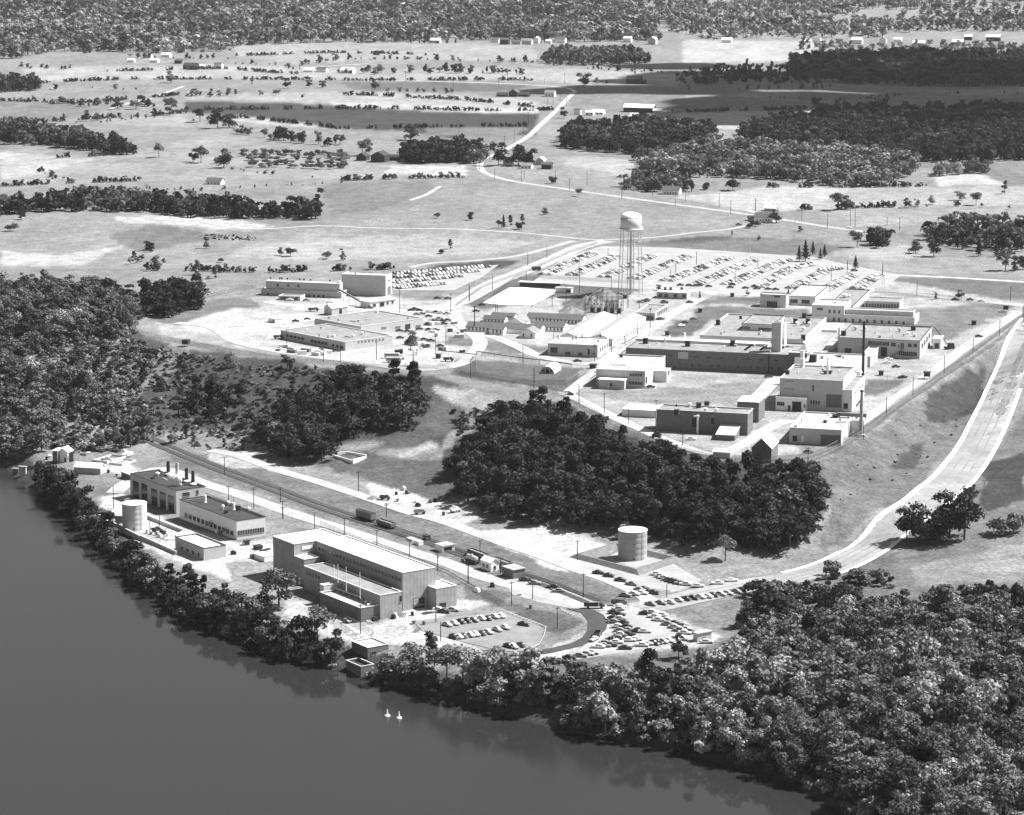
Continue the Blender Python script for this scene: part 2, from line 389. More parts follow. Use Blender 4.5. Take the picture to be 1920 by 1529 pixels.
# jitter the lookup so that field edges are ragged as mown or grazed edges are
jx = (vnoise(XX, YY, 18, 5, 3) - .5) * 9; jy = (vnoise(XX, YY, 18, 6, 3) - .5) * 16
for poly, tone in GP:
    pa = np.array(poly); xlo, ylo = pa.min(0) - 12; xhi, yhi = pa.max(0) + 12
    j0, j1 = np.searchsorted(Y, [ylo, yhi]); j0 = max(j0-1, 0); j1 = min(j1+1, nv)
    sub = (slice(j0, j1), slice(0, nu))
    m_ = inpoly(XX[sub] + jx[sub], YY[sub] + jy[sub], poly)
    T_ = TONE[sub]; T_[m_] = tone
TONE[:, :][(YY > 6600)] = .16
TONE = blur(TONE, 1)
mot = vnoise(XX, YY, 60, 8, 5); mot2 = vnoise(XX, YY * .35, 25, 9, 4); mot3 = vnoise(XX, YY, 9, 10, 3)
TONE = np.where(TONE < .5, np.maximum(.30 + (TONE-.30)*1.6, .08), TONE) * .60
TONE = TONE * (1 + (mot - .5) * .35 + (mot2 - .5) * .3 + (mot3 - .5) * .3)
TONE = np.where(H < .7, .04, TONE); TONE = np.where((H < 5.6) & (YY < 1700), np.minimum(TONE, .06), TONE)  # waterside bank painted near black, the shade under its trees put into the tone
TONE = np.clip(TONE, .04, .75)

g = bpy.data.materials.new('ground'); g.use_nodes = True; n = g.node_tree.nodes; l = g.node_tree.links
b = n['Principled BSDF']; b.inputs['Roughness'].default_value = 1; b.inputs['Specular IOR Level'].default_value = .05
at = n.new('ShaderNodeAttribute'); at.attribute_name = 'tone'; geo = n.new('ShaderNodeNewGeometry')
n1 = n.new('ShaderNodeTexNoise'); n1.inputs['Scale'].default_value = .55; n1.inputs['Detail'].default_value = 5; n1.inputs['Roughness'].default_value = .7
n2 = n.new('ShaderNodeTexNoise'); n2.inputs['Scale'].default_value = .09; n2.inputs['Detail'].default_value = 5; n2.inputs['Roughness'].default_value = .65
l.new(geo.outputs['Position'], n1.inputs['Vector']); l.new(geo.outputs['Position'], n2.inputs['Vector'])
def mr_(fac, a, c, lo, hi):
    q = n.new('ShaderNodeMapRange'); q.inputs[1].default_value = a; q.inputs[2].default_value = c; q.inputs[3].default_value = lo; q.inputs[4].default_value = hi; l.new(fac, q.inputs[0]); return q.outputs[0]
def mm_(a, c):
    q = n.new('ShaderNodeMath'); q.operation = 'MULTIPLY'; l.new(a, q.inputs[0]); l.new(c, q.inputs[1]); return q.outputs[0]
t = mm_(mm_(at.outputs['Fac'], mr_(n1.outputs[0], .3, .7, .5, 1.45)), mr_(n2.outputs[0], .3, .7, .72, 1.22))
cb = n.new('ShaderNodeCombineColor')
for i in range(3): l.new(t, cb.inputs[i])
l.new(cb.outputs[0], b.inputs['Base Color'])
bp = n.new('ShaderNodeBump'); bp.inputs['Strength'].default_value = .5; bp.inputs['Distance'].default_value = .6
l.new(n1.outputs[0], bp.inputs['Height']); l.new(bp.outputs[0], b.inputs['Normal'])
MATS['ground'] = g

def grid_mesh(name, Xg, Yg, Zg, m):
    r, c = Xg.shape; me = bpy.data.meshes.new(name)
    co = np.stack([Xg, Yg, Zg], -1).reshape(-1).astype(np.float32)
    me.vertices.add(r*c); me.vertices.foreach_set('co', co)
    idx = np.arange(r*c).reshape(r, c)
    q = np.stack([idx[:-1,:-1], idx[:-1,1:], idx[1:,1:], idx[1:,:-1]], -1).reshape(-1).astype(np.int32)
    nf = (r-1)*(c-1)
    me.loops.add(nf*4); me.loops.foreach_set('vertex_index', q)
    me.polygons.add(nf); me.polygons.foreach_set('loop_start', np.arange(0, nf*4, 4, dtype=np.int32))
    me.polygons.foreach_set('use_smooth', np.ones(nf, bool))
    me.update(calc_edges=True); me.materials.append(m)
    o = bpy.data.objects.new(name, me); COL.objects.link(o); return o
ground = grid_mesh('ground', XX, YY, H, g)
at_ = ground.data.attributes.new('tone', 'FLOAT', 'POINT'); at_.data.foreach_set('value', TONE.reshape(-1).astype(np.float32))
tagp(ground, kind='structure')

# ------------------------------------------------------------------ the river
w_ = bpy.data.materials.new('river_water'); w_.use_nodes = True; n = w_.node_tree.nodes; l = w_.node_tree.links; b = n['Principled BSDF']
b.inputs['Base Color'].default_value = (.022, .022, .022, 1); b.inputs['Roughness'].default_value = .05; b.inputs['IOR'].default_value = 1.33
geo = n.new('ShaderNodeNewGeometry'); mp = n.new('ShaderNodeMapping'); mp.inputs['Scale'].default_value = (1, .4, 1); b.inputs['Specular IOR Level'].default_value = .5
n1 = n.new('ShaderNodeTexNoise'); n1.inputs['Scale'].default_value = .9; n1.inputs['Detail'].default_value = 5
n3 = n.new('ShaderNodeTexNoise'); n3.inputs['Scale'].default_value = .011; n3.inputs['Detail'].default_value = 4; l.new(mp.outputs[0], n3.inputs['Vector'])
q = n.new('ShaderNodeMapRange'); q.inputs[1].default_value = .35; q.inputs[2].default_value = .7; q.inputs[3].default_value = .03; q.inputs[4].default_value = .3; l.new(n3.outputs[0], q.inputs[0]); l.new(q.outputs[0], b.inputs['Roughness'])
l.new(geo.outputs['Position'], mp.inputs[0]); l.new(mp.outputs[0], n1.inputs['Vector'])
bp = n.new('ShaderNodeBump'); q2 = n.new('ShaderNodeMapRange'); q2.inputs[1].default_value = .38; q2.inputs[2].default_value = .66; q2.inputs[3].default_value = .04; q2.inputs[4].default_value = .75; l.new(n3.outputs[0], q2.inputs[0]); l.new(q2.outputs[0], bp.inputs['Strength']); bp.inputs['Distance'].default_value = .12
l.new(n1.outputs[0], bp.inputs['Height']); l.new(bp.outputs[0], b.inputs['Normal'])
river = mesh_obj('river_water', [(-9000,-3000,0),(2600,-3000,0),(2600,1200,0),(800,1700,0),(-9000,2400,0)], [(0,1,2,3,4)], w_)
tagp(river, kind='structure')

# ------------------------------------------------------------------ surfaces laid on the ground: roads, lots, yards
def drape(name, outer, m, dz=.06, step=None, structure=True, parent=None):
    """outer: world xy polygon, laid over the terrain with every grid vertex inside it"""
    pl = []
    for i in range(len(outer)):
        a = Vector(outer[i][:2]); c = Vector(outer[(i+1) % len(outer)][:2]); L = (c-a).length; k = max(1, int(L / max(2.0, a.y*.0022)))
        pl += [a + (c-a)*t/k for t in range(k)]
    pa = np.array([tuple(p) for p in pl]); lo = pa.min(0); hi = pa.max(0)
    j0, j1 = np.searchsorted(Y, [lo[1], hi[1]]); uu = pa[:,0]/pa[:,1]; i0, i1 = np.searchsorted(U, [uu.min(), uu.max()])
    gx = XX[j0:j1, i0:i1].ravel(); gy = YY[j0:j1, i0:i1].ravel()
    if len(gx):
        k = inpoly(gx, gy, pl); gx = gx[k]; gy = gy[k]
    # in scaled space so that triangles stay even
    cy_ = pa[:,1].mean()
    ptsl = [Vector((p[0], p[1])) for p in pa]
    nb = len(ptsl); ptsl += [Vector((x, y)) for x, y in zip(gx, gy)]
    v2, e2, f2, *_ = delaunay_2d_cdt(ptsl, [(i, (i+1) % nb) for i in range(nb)], [tuple(range(nb))], 1, 1e-4)
    va = np.array([(v.x, v.y) for v in v2]); z = hgtv(va[:,0], va[:,1]) + dz
    o = mesh_obj(name, np.column_stack([va, z]), f2, m, parent)
    if structure and parent is None: o['kind'] = 'structure'
    return o
def smooth_line(q, n=6):
    if len(q) < 3: return q
    out = []
    for i in range(len(q)-1):
        p0 = q[max(0,i-1)]; p1 = q[i]; p2 = q[i+1]; p3 = q[min(len(q)-1,i+2)]
        for k in range(n):
            t = k/n; out.append(.5*((2*p1)+(p2-p0)*t+(2*p0-5*p1+4*p2-p3)*t*t+(3*p1-p0-3*p2+p3)*t**3))
    return out + [q[-1]]
def wline(pts): return smooth_line([P(x, y) for x, y in pts])
def ribbon(name, line, w, m, dz=.06, off=0, parent=None, structure=True):
    """strip of constant width that follows a world line and the ground under it"""
    dense = [line[0]]
    for p in line[1:]:
        L = (p-dense[-1]).length; k = max(1, int(L/max(3, p.y*.004))); a = dense[-1].copy()
        dense += [a + (p-a)*t/k for t in range(1, k+1)]
    nacross = 3 if w > 3 else 2
    vs = []; fs = []
    rows = [offset_line(dense, off + w*(.5 - j/(nacross-1))) for j in range(nacross)]
    for i in range(len(dense)):
        for j in range(nacross): p = rows[j][i]; vs.append((p.x, p.y, hgt(p.x, p.y) + dz))
    for i in range(len(dense)-1):
        for j in range(nacross-1):
            a = i*nacross+j; fs.append((a, a+1, a+nacross+1, a+nacross))
    o = mesh_obj(name, vs, fs, m, parent)
    if structure and parent is None: o['kind'] = 'structure'
    return o
M_conc = mat('pale_concrete_road', .33, .9, .16, .12, coords='World', fine=.2)
M_dirt = mat('packed_gravel', .43, .95, .2, .1, coords='World', fine=.25)
M_gray = mat('worn_oiled_road', .2, .9, .18, .12, coords='World', fine=.2)
M_climb = mat('rolled_gravel_road', .25, .95, .22, .05, coords='World', fine=.25)
M_asph = mat('fresh_asphalt', .055, .9, .25, .3, coords='World', fine=.2)
M_lot = mat('gravel_car_park', .29, .95, .15, .1, coords='World', fine=.2)
M_gut = mat('concrete_gutter', .80, .8, .08, .3, coords='World')
def road(pts, w, m, name='road', dz=.12): return ribbon(name, wline(pts), w, m, dz)
def lot(pts, m, name='car_park', dz=.07): return drape(name, [P(x, y) for x, y in pts], m, dz)
# climbing road on the right with its concrete gutters
climb = wline([(1200,1142),(1300,1120),(1400,1099),(1480,1085),(1560,1062),(1620,1032),(1680,985),(1745,935),(1800,885),(1845,810),(1880,730),(1910,660),(1945,600)])
ribbon('climbing_road', climb, 17.5, M_climb, .16)
for o_ in (-4.5, -.5, 3.6): ribbon('wheel_rut', climb, .7, M_gray, .2, off=o_)
k0 = [p for p in climb if proj(p)[0] > 1480]
ribbon('gutter', k0, 2.4, M_gut, .2, off=9.4)
k1 = [p for p in climb if 1500 < proj(p)[0] < 1880]
ribbon('gutter', k1, 2.0, M_gut, .2, off=-9.8)
# terrace roads
road([(215,925),(240,905),(300,880),(385,908),(450,928),(560,967),(640,992),(700,1012),(780,1038),(830,1053),(900,1080),(960,1098),(1040,1120),(1110,1138),(1200,1142)], 9, M_conc)
road([(395,845),(450,856),(520,882),(600,905),(700,938),(770,962),(830,978),(900,1003),(960,1025),(1020,1045),(1080,1068),(1140,1088),(1210,1120),(1215,1138)], 7.5, M_conc, dz=.16)
lot([(940,1082),(1000,1088),(1060,1105),(1105,1125),(1130,1135),(1090,1145),(1010,1130),(960,1115)], M_lot, 'forecourt', .09)
lot([(775,1165),(830,1160),(950,1148),(1000,1166),(1022,1180),(1010,1210),(985,1222),(940,1222),(850,1200),(790,1183)], M_gray, 'riverside_car_park', .16)
lot([(1140,1145),(1185,1135),(1300,1178),(1305,1200),(1240,1212),(1130,1230),(1060,1240),(1110,1200),(1150,1180)], M_lot, 'triangular_car_park', .1)
def zz(pts, o=(820,960), s=3.2): return [(o[0]+x/s, o[1]+y/s) for x, y in pts]
lot(zz([(770,582),(860,583),(940,592),(1000,622),(1024,665),(1010,712),(950,762),(870,805),(700,845),(530,872),(520,852),(690,818),(800,792),(870,757),(903,705),(903,655),(865,608)]), M_asph, 'fresh_asphalt_curve', .22)
lot([(1085,1065),(1170,1052),(1250,1050),(1315,1090),(1250,1108),(1190,1098)], M_lot, 'tank_car_park', .1)
# plateau roads
road([(1078,172),(1060,190),(1035,215),(1010,238),(985,260),(940,285),(905,300),(902,318),(930,333),(990,345),(1060,355),(1150,368),(1260,383),(1340,394),(1440,408),(1540,424),(1620,435)], 7, M_conc, 'highway')
road([(1440,412),(1380,428),(1300,437),(1220,446),(1130,450),(1085,448),(1020,441),(960,436),(850,430),(700,428),(600,424),(470,430),(380,417),(290,412)], 5, M_conc)
road([(1140,452),(1090,463),(1040,485),(980,510),(930,530),(875,560),(845,572),(780,582)], 16, M_conc, dz=.16)
road([(1075,452),(1020,468),(960,482),(880,490),(810,494),(770,502)], 6, M_conc)
road([(1240,540),(1450,556),(1640,545),(1780,560),(1930,575)], 9, M_conc)
road([(1640,515),(1780,521),(1930,530)], 6, M_dirt)
lot([(1000,528),(1060,482),(1130,462),(1260,465),(1400,474),(1520,482),(1690,517),(1650,545),(1580,560),(1440,556),(1240,545),(1100,537)], M_lot, 'great_car_park', .1)
lot([(737,512),(800,508),(935,497),(905,520),(850,545),(737,545)], M_lot, 'lower_car_park', .1)
road([(860,574),(800,585),(740,582),(640,580),(540,572),(500,566)], 9, M_dirt, dz=.14)
road([(330,606),(400,615),(440,640),(500,655),(580,668),(660,678),(760,692),(820,692),(865,682),(890,662),(900,640),(880,622),(860,605),(850,585)], 9, M_conc, dz=.16)
road([(880,622),(930,634),(975,652),(1010,668),(1080,682),(1130,678),(1165,655),(1215,620),(1260,590),(1310,562),(1345,548)], 9, M_conc, dz=.18)
road([(1060,742),(1120,695),(1160,668),(1185,640)], 8, M_conc, dz=.14)
road([(1055,735),(1130,772),(1190,800),(1260,830),(1340,852),(1400,830),(1450,798),(1490,790)], 7, M_dirt, dz=.14)
road([(1600,800),(1640,775),(1700,735),(1760,690),(1820,645),(1900,592),(1960,556)], 8, M_conc, dz=.14)
road([(1390,760),(1420,745),(1450,715),(1465,706)], 9, M_conc, dz=.14)
road([(1440,410),(1420,400),(1400,395)], 6, M_dirt)
road([(690,120),(560,128),(500,125),(640,108)][:2], 5, M_dirt)
road([(205,205),(260,190),(310,175),(345,162)], 5, M_dirt)
road([(640,150),(760,152),(880,155),(1000,160),(1060,165),(1078,172)], 6, M_dirt)
road([(825,350),(800,365),(770,376)], 4, M_dirt)
lot([(905,568),(955,540),(975,539),(1050,545),(1000,572),(940,572)], M_gut, 'concrete_yard', .1)
lot([(500,597),(520,592),(585,588),(600,600),(560,603),(510,603)], M_gut, 'concrete_yard', .1)
# ------------------------------------------------------------------ buildings
AXP = math.radians(15.4)                    # plateau grid
AX = {'P': Vector((math.cos(AXP), -math.sin(AXP), 0)), 'R': Vector((.572, -.82, 0)).normalized(), 'N': Vector((.677, -.736, 0)).normalized()}
M_brick = mat('dark_brick', .16, .9, .15, .5, fine=.2)
M_block = mat('grey_block', .15, .9, .12, .6, fine=.15)
M_mid = mat('grey_stucco', .44, .9, .08, .5, fine=.08)
M_pale = mat('pale_concrete', .6, .85, .08, .5, fine=.07)
M_white = mat('white_paint', .80, .7, .06, .5, fine=.04)
M_panel = mat('ribbed_asbestos_panel', .33, .8, .12, .4, fine=.05, stripe=(1.7, 'X', .14))
M_pdark = mat('ribbed_shaded_panel', .24, .8, .12, .4, fine=.05)
M_tar = mat('tar_roof', .045, .95, .2, .25, fine=.15)
M_grav = mat('gravel_roof', .22, .95, .24, .25, fine=.12)
M_grav2 = mat('pale_gravel_roof', .33, .95, .2, .25, fine=.1)
M_wroof = mat('white_roof', .86, .7, .05, .25, fine=.03)
M_shed = mat('galvanised_shed_roof', .38, .6, .08, .3, fine=.04)
M_shing = mat('grey_shingle', .10, .95, .14, .6, fine=.2)
M_dark = mat('dark_metal', .04, .6, .2, 1.0)
M_steel = mat('galvanised_steel', .45, .5, .1, 1.0)
M_alum = mat('aluminium_paint', .80, .45, .07, .25, fine=.05)
M_wood = mat('creosoted_wood', .05, .95, .3, 2.0)
M_glass = mat('window_glass', .015, .12, .3, 1.0, spec=.5)
M_cop = mat('pale_coping', .62, .8, .08, .8)
M_barn = mat('weathered_barn_board', .05, .95, .2, .6)
ALLB = []
def zm(zf, p): return (zf[0] + p[0]/zf[2], zf[1] + p[1]/zf[2])
Z1=(60,820,3.84); Z2=(480,960,4.571); Z3=(820,960,3.2); Z4=(1080,660,3.310); Z5=(1140,530,2.909); Z6=(480,490,4.571)
Z7=(850,500,4.683); Z8=(980,380,2.824); Z9=(1560,560,4.497); Z10=(1380,500,3.556); Z11=(640,660,4.174); Z12=(0,820,6.4); ZF=(0,0,1)
def along(p, d, tgt, lo, hi, xonly=False):
    best = None
    for it in range(4):
        ts = np.linspace(lo, hi, 41); e = []
        for t in ts:
            q = proj(p + d*float(t)); dx = q[0]-tgt[0]; dy = q[1]-tgt[1]; e.append(abs(dx) if xonly else dx*dx+dy*dy)
        k = int(np.argmin(e)); best = float(ts[k]); st = (hi-lo)/40; lo = best-st; hi = best+st
    return best
UNIT_WIN = None
class Bld:
    def __init__(s, name, label, cat='building', group=None, axis='P', zf=ZF):
        s.name = name; s.ax = AX[axis]; s.rz = math.atan2(s.ax.y, s.ax.x); s.zf = zf; s.root = None
        s.meta = (label, cat, group); s.blocks = []
    def toloc(s, w):
        d = Vector(w) - s.org; return Vector((d.dot(s.ax), d.dot(s.vx), d.z))
    @property
    def vx(s): return Vector((-s.ax.y, s.ax.x, 0))
    def block(s, B, yb, A, C, wall=None, roof=None, cop=None, par=.6, shape='flat', rise=2.5, zbase=None, h=None, basez=None, over=.35, nm=('wall','roof'), ztop=None, plane=None):
        """B near corner (roof), yb pixel row of its foot, A roof corner along the front, C roof corner along the side"""
        wall = wall or M_pale; roof = roof or M_grav
        B_ = zm(s.zf, B); A_ = zm(s.zf, A); C_ = zm(s.zf, C)
        if basez is None:
            g_ = P(B_[0], zm(s.zf, (0, yb))[1])
        else:
            g_ = atz(B_[0], zm(s.zf, (0, yb))[1], basez)
        if ztop is not None: g_ = atz(B_[0], B_[1], s.org.z + ztop); zt0 = g_.z; g_.z = s.org.z
        if plane is not None:
            q_ = s.hit('F', B[0], B[1], plane); g_ = s.org + s.ax*q_.x + s.vx*q_.y; zt0 = s.org.z + q_.z; g_.z = s.org.z
        X, Yr, Zr = ray(*B_); zt = (CH + Zr/Yr*g_.y if h is None else g_.z + h) if (ztop is None and plane is None) else zt0
        if not s.blocks and basez is None: zb = g_.z
        else: zb = g_.z
        top = Vector((g_.x, g_.y, zt))
        L = along(top, -s.ax, A_, .5, 220, xonly=True)
        Wd = along(top, s.vx, C_, .5, 200)
        O = top - s.ax*L; O.z = zb
        if s.root is None:
            s.org = O.copy(); s.root = empty(s.name, O, s.rz, label=s.meta[0], cat=s.meta[1], group=s.meta[2]); ALLB.append((s.meta[0], s.root))
        o = s.toloc(O); x0, x1 = o.x, o.x+L; y0, y1 = o.y, o.y+Wd; z0, z1 = o.z, o.z+(zt-zb)
        zlow = z0 - (2.5 if basez is None else 0.0)
        b = dict(x0=x0, x1=x1, y0=y0, y1=y1, z0=z0, z1=z1, L=L, W=Wd, h=zt-zb); s.blocks.append(b)
        m = MB(); t = .3
        if shape == 'flat':
            zr = z1 - par
            # walls with a parapet
            for (a0,a1,b0,b1) in ((x0,x1,y0,y0+t),(x0,x1,y1-t,y1),(x0,x0+t,y0+t,y1-t),(x1-t,x1,y0+t,y1-t)): m.box(a0,a1,b0,b1,zlow,z1)
            m.obj(nm[0], wall, s.root)
            r = MB(); r.add([(x0+t,y0+t,zr),(x1-t,y0+t,zr),(x1-t,y1-t,zr),(x0+t,y1-t,zr)], [(0,1,2,3)])
            ro = r.obj(nm[1], roof, s.root)
            c = MB(); q = .12
            for (a0,a1,b0,b1) in ((x0-q,x1+q,y0-q,y0+t+q),(x0-q,x1+q,y1-t-q,y1+q),(x0-q,x0+t+q,y0+t+q,y1-t-q),(x1-t-q,x1+q,y0+t+q,y1-t-q)): c.box(a0,a1,b0,b1,z1+.01,z1+.25)
            c.obj('coping', cop or M_cop, ro)
        elif shape == 'slab':
            m.box(x0,x1,y0,y1,zlow,z1-.02); m.obj(nm[0], wall, s.root)
            r = MB(); r.box(x0-over,x1+over,y0-over,y1+over,z1,z1+.35); r.obj(nm[1], roof, s.root)
        elif shape in ('gu', 'gv'):          # gable, ridge along the front (u) or along the side (v)
            r = MB(); o_ = over
            if shape == 'gu':
                ym = (y0+y1)/2; zr = z1+rise; k = rise/((y1-y0)/2)
                m.add([(x0,y0,zlow),(x1,y0,zlow),(x1,y1,zlow),(x0,y1,zlow),(x0,y0,z1),(x1,y0,z1),(x1,y1,z1),(x0,y1,z1),(x0,ym,zr),(x1,ym,zr)],
                      [(0,1,5,4),(2,3,7,6),(1,2,6,9,5),(3,0,4,8,7)])
                for sgn, ye in ((-1,y0-o_),(1,y1+o_)):
                    ze = z1 - k*o_; a = [(x0-o_,ye,ze),(x1+o_,ye,ze),(x1+o_,ym,zr),(x0-o_,ym,zr)]
                    vs = a + [(p[0],p[1],p[2]+.25) for p in a]; r.add(vs, [(0,1,2,3),(4,5,6,7),(0,1,5,4),(1,2,6,5),(2,3,7,6),(3,0,4,7)])
            else:
                xm = (x0+x1)/2; zr = z1+rise; k = rise/((x1-x0)/2)
                m.add([(x0,y0,zlow),(x1,y0,zlow),(x1,y1,zlow),(x0,y1,zlow),(x0,y0,z1),(x1,y0,z1),(x1,y1,z1),(x0,y1,z1),(xm,y0,zr),(xm,y1,zr)],
                      [(0,1,5,8,4),(2,3,7,9,6),(1,2,6,5),(3,0,4,7)])
                for sgn, xe in ((-1,x0-o_),(1,x1+o_)):
                    ze = z1 - k*o_; a = [(xe,y0-o_,ze),(xe,y1+o_,ze),(xm,y1+o_,zr),(xm,y0-o_,zr)]
                    vs = a + [(p[0],p[1],p[2]+.25) for p in a]; r.add(vs, [(0,1,2,3),(4,5,6,7),(0,1,5,4),(1,2,6,5),(2,3,7,6),(3,0,4,7)])
            m.obj(nm[0], wall, s.root); r.obj(nm[1], roof, s.root)
        elif shape == 'mono':                # lean-to falling to the front
            m.add([(x0,y0,zlow),(x1,y0,zlow),(x1,y1,zlow),(x0,y1,zlow),(x0,y0,z1),(x1,y0,z1),(x1,y1,z1+rise),(x0,y1,z1+rise)], [(0,1,5,4),(1,2,6,5),(2,3,7,6),(3,0,4,7)])
            m.obj(nm[0], wall, s.root); r = MB(); a = [(x0-.3,y0-.4,z1-.1),(x1+.3,y0-.4,z1-.1),(x1+.3,y1+.1,z1+rise+.05),(x0-.3,y1+.1,z1+rise+.05)]
            r.add(a+[(p[0],p[1],p[2]+.25) for p in a], [(0,1,2,3),(4,5,6,7),(0,1,5,4),(1,2,6,5),(2,3,7,6),(3,0,4,7)]); r.obj(nm[1], roof, s.root)
        return b
    def hit(s, face, x, y, b):
        """pixel ray against a wall plane, root-local coords"""
        px = zm(s.zf, (x, y)); r = Vector(ray(*px)); o = Vector((0,0,CH)) - s.org
        ol = Vector((o.dot(s.ax), o.dot(s.vx), o.z)); rl = Vector((r.dot(s.ax), r.dot(s.vx), r.z))
        if face == 'F': t = (b['y0']-ol.y)/rl.y
        elif face == 'S': t = (b['x1']-ol.x)/rl.x
        else: t = (b['z1']-.6-ol.z)/rl.z
        return ol + rl*t
    def win(s, face, x, y, w, h, b=None, name='window', m=None, nx=2, nz=2, bar=.09):
        """window/door centred at a pixel, size in pixels of the zoom frame"""
        b = b or s.blocks[-1]
        c = s.hit(face, x, y, b); a1 = s.hit(face, x-w/2, y, b); a2 = s.hit(face, x+w/2, y, b)
        zt = s.hit(face, x, y-h/2, b).z; zb = s.hit(face, x, y+h/2, b).z
        wd = abs(a2.x-a1.x) if face == 'F' else abs(a2.y-a1.y)
        return s.winm(face, c, wd, zt-zb, b, name, m, nx, nz, bar)
    def winm(s, face, c, wd, ht, b, name='window', m=None, nx=2, nz=2, bar=.09):
        key = (name, round(wd,1), round(ht,1), nx, nz, (m or M_glass).name)
        if key not in WIN:
            q = MB(); W2 = wd/2; H2 = ht/2; f = .12
            q.add([(-W2,-.03,-H2),(W2,-.03,-H2),(W2,-.03,H2),(-W2,-.03,H2)], [(0,1,2,3)], 0)
            for (x0,x1,z0,z1) in ((-W2,W2,-H2,-H2+f),(-W2,W2,H2-f,H2),(-W2,-W2+f,-H2+f,H2-f),(W2-f,W2,-H2+f,H2-f)): q.box(x0,x1,-.12,.02,z0,z1,1)
            q.box(-W2-.1,W2+.1,-.22,.02,-H2-.14,-H2-.002,1)
            for i in range(1,nx): xx = -W2+wd*i/nx; q.box(xx-bar/2,xx+bar/2,-.09,-.02,-H2+f,H2-f,1)
            for i in range(1,nz): zz_ = -H2+ht*i/nz; q.box(-W2+f,W2-f,-.08,-.02,zz_-bar/2,zz_+bar/2,1)
            o = q.obj(name, [m or M_glass, M_frame], link=False); WIN[key] = o.data; bpy.data.objects.remove(o)
        o = bpy.data.objects.new(name, WIN[key]); COL.objects.link(o); o.parent = s.root
        if face == 'F': o.location = (c.x, b['y0'], c.z)
        else: o.location = (b['x1'], c.y, c.z); o.rotation_euler = (0,0,math.pi/2)
        return o
    def wrow(s, face, p0, p1, n, w, h, b=None, name='window', **k):
        for i in range(n):
            t = i/(n-1) if n > 1 else 0; s.win(face, p0[0]+(p1[0]-p0[0])*t, p0[1]+(p1[1]-p0[1])*t, w, h, b, name=name, **k)
    def roofpt(s, x, y, b=None):
        return s.hit('T', x, y, b or s.blocks[-1])
    def put(s, mb, name, mats, smooth=False): return mb.obj(name, mats, s.root, smooth)
    def vent(s, x, y, kind='box', r=.9, h=1.6, m=None, b=None, name='roof_vent'):
        p = s.roofpt(x, y, b); q = MB()
        if kind == 'box': q.box(p.x-r, p.x+r, p.y-r, p.y+r, p.z-.1, p.z+h); q.box(p.x-r-.15, p.x+r+.15, p.y-r-.15, p.y+r+.15, p.z+h, p.z+h+.2)
        elif kind == 'mush': q.lathe([(r*.45,p.z-.1),(r*.45,p.z+h*.55),(r,p.z+h*.6),(r*.9,p.z+h*.85),(r*.3,p.z+h),(0,p.z+h)], 12, 0, (p.x,p.y))
        elif kind == 'stack': q.lathe([(r*1.3,p.z-.1),(r,p.z+.5),(r*.9,p.z+h),(r*.7,p.z+h),(r*.7,p.z+h-.6),(0,p.z+h-.6)], 14, 0, (p.x,p.y))
        return q.obj(name, m or M_steel, s.root, smooth=False)
WIN = {}
M_frame = mat('window_frame', .2, .7, .1, 1.0)

# --- power house
b = Bld('power_house', 'long brick power house with black flat roof and tall dark bays near the river tank', 'power house', axis='R', zf=Z1)
b1 = b.block((1040,385), 552, (705,260), (1250,357), wall=M_mid, roof=M_tar, cop=M_dark, par=.5)
for x, y in ((750,378),(810,396),(882,433),(943,456),(1003,480)): b.win('F', x, y, 42, 118, b1, 'bay_window', nx=4, nz=7)
b.win('S', 1110, 411, 50, 28, b1, nx=3); b.win('S', 1190, 395, 18, 30, b1)
for x, y in ((905,280),(940,262)): b.vent(x, y, 'mush', 1.2, 2, M_white, b1)
for x, y, m_ in ((982,272,M_dark),(1046,280,M_steel),(1114,322,M_dark),(1160,342,M_dark)):
    b.vent(x, y, 'stack', .9, 6.6, m_, b1, 'chimney_stack'); b.vent(x+2, y+6, 'mush', 1.7, 1.2, M_white, b1, 'stack_collar')
b2 = b.block((1475,605), 742, (1062,440), (1680,578), wall=M_pale, roof=M_tar, cop=M_dark, par=.5)
b.wrow('S', (1488,690), (1664,666), 11, 13, 34, b2, nx=1, nz=2)
b.wrow('F', (1110,560), (1440,690), 12, 20, 30, b2, nx=2, nz=1)
for x, y in ((1295,618),(1405,668)):
    p = b.hit('F', x, y, b2); q = MB(); q.box(p.x-2.2,p.x+2.2,b2['y0']-2.4,b2['y0']-.02,p.z-.12,p.z+.12); q.box(p.x-2.1,p.x-1.95,b2['y0']-2.3,b2['y0']-2.15,b2['z0']-1,p.z-.12); q.box(p.x+1.95,p.x+2.1,b2['y0']-2.3,b2['y0']-2.15,b2['z0']-1,p.z-.12); q.obj('door_canopy', M_grav, b.root)
for x, y, k_ in ((1245,470,'stack'),(1375,520,'mush'),(1415,492,'mush'),(1450,525,'stack'),(1485,530,'box'),(1560,535,'mush')): b.vent(x, y, k_, .8, 2.2 if k_ != 'stack' else 3.5, M_white if k_ != 'box' else M_dark, b2)
b = Bld('pump_annex', 'low pale flat roofed block between the power house and the river trees', 'outbuilding', axis='R', zf=Z1)
b1 = b.block((1238,802), 890, (1030,725), (1395,775), wall=M_mid, roof=M_wroof, cop=M_dark, par=.4)
b.wrow('F', (1080,800), (1200,845), 4, 14, 22, b1)
b = Bld('storage_shed', 'small dark shed with a pale roof behind the black roofed power house', 'shed', axis='R', zf=Z12)
b1 = b.block((1560,455), 520, (1455,408), (1640,430), wall=M_block, roof=M_pale, shape='slab')
b = Bld('boat_shed', 'white roofed long shed beside the river trees and the laydown yard', 'shed', axis='P', zf=Z12)
b1 = b.block((1207,375), 450, (890,408), (1240,320), wall=M_mid, roof=M_wroof, shape='gu', rise=2.0)
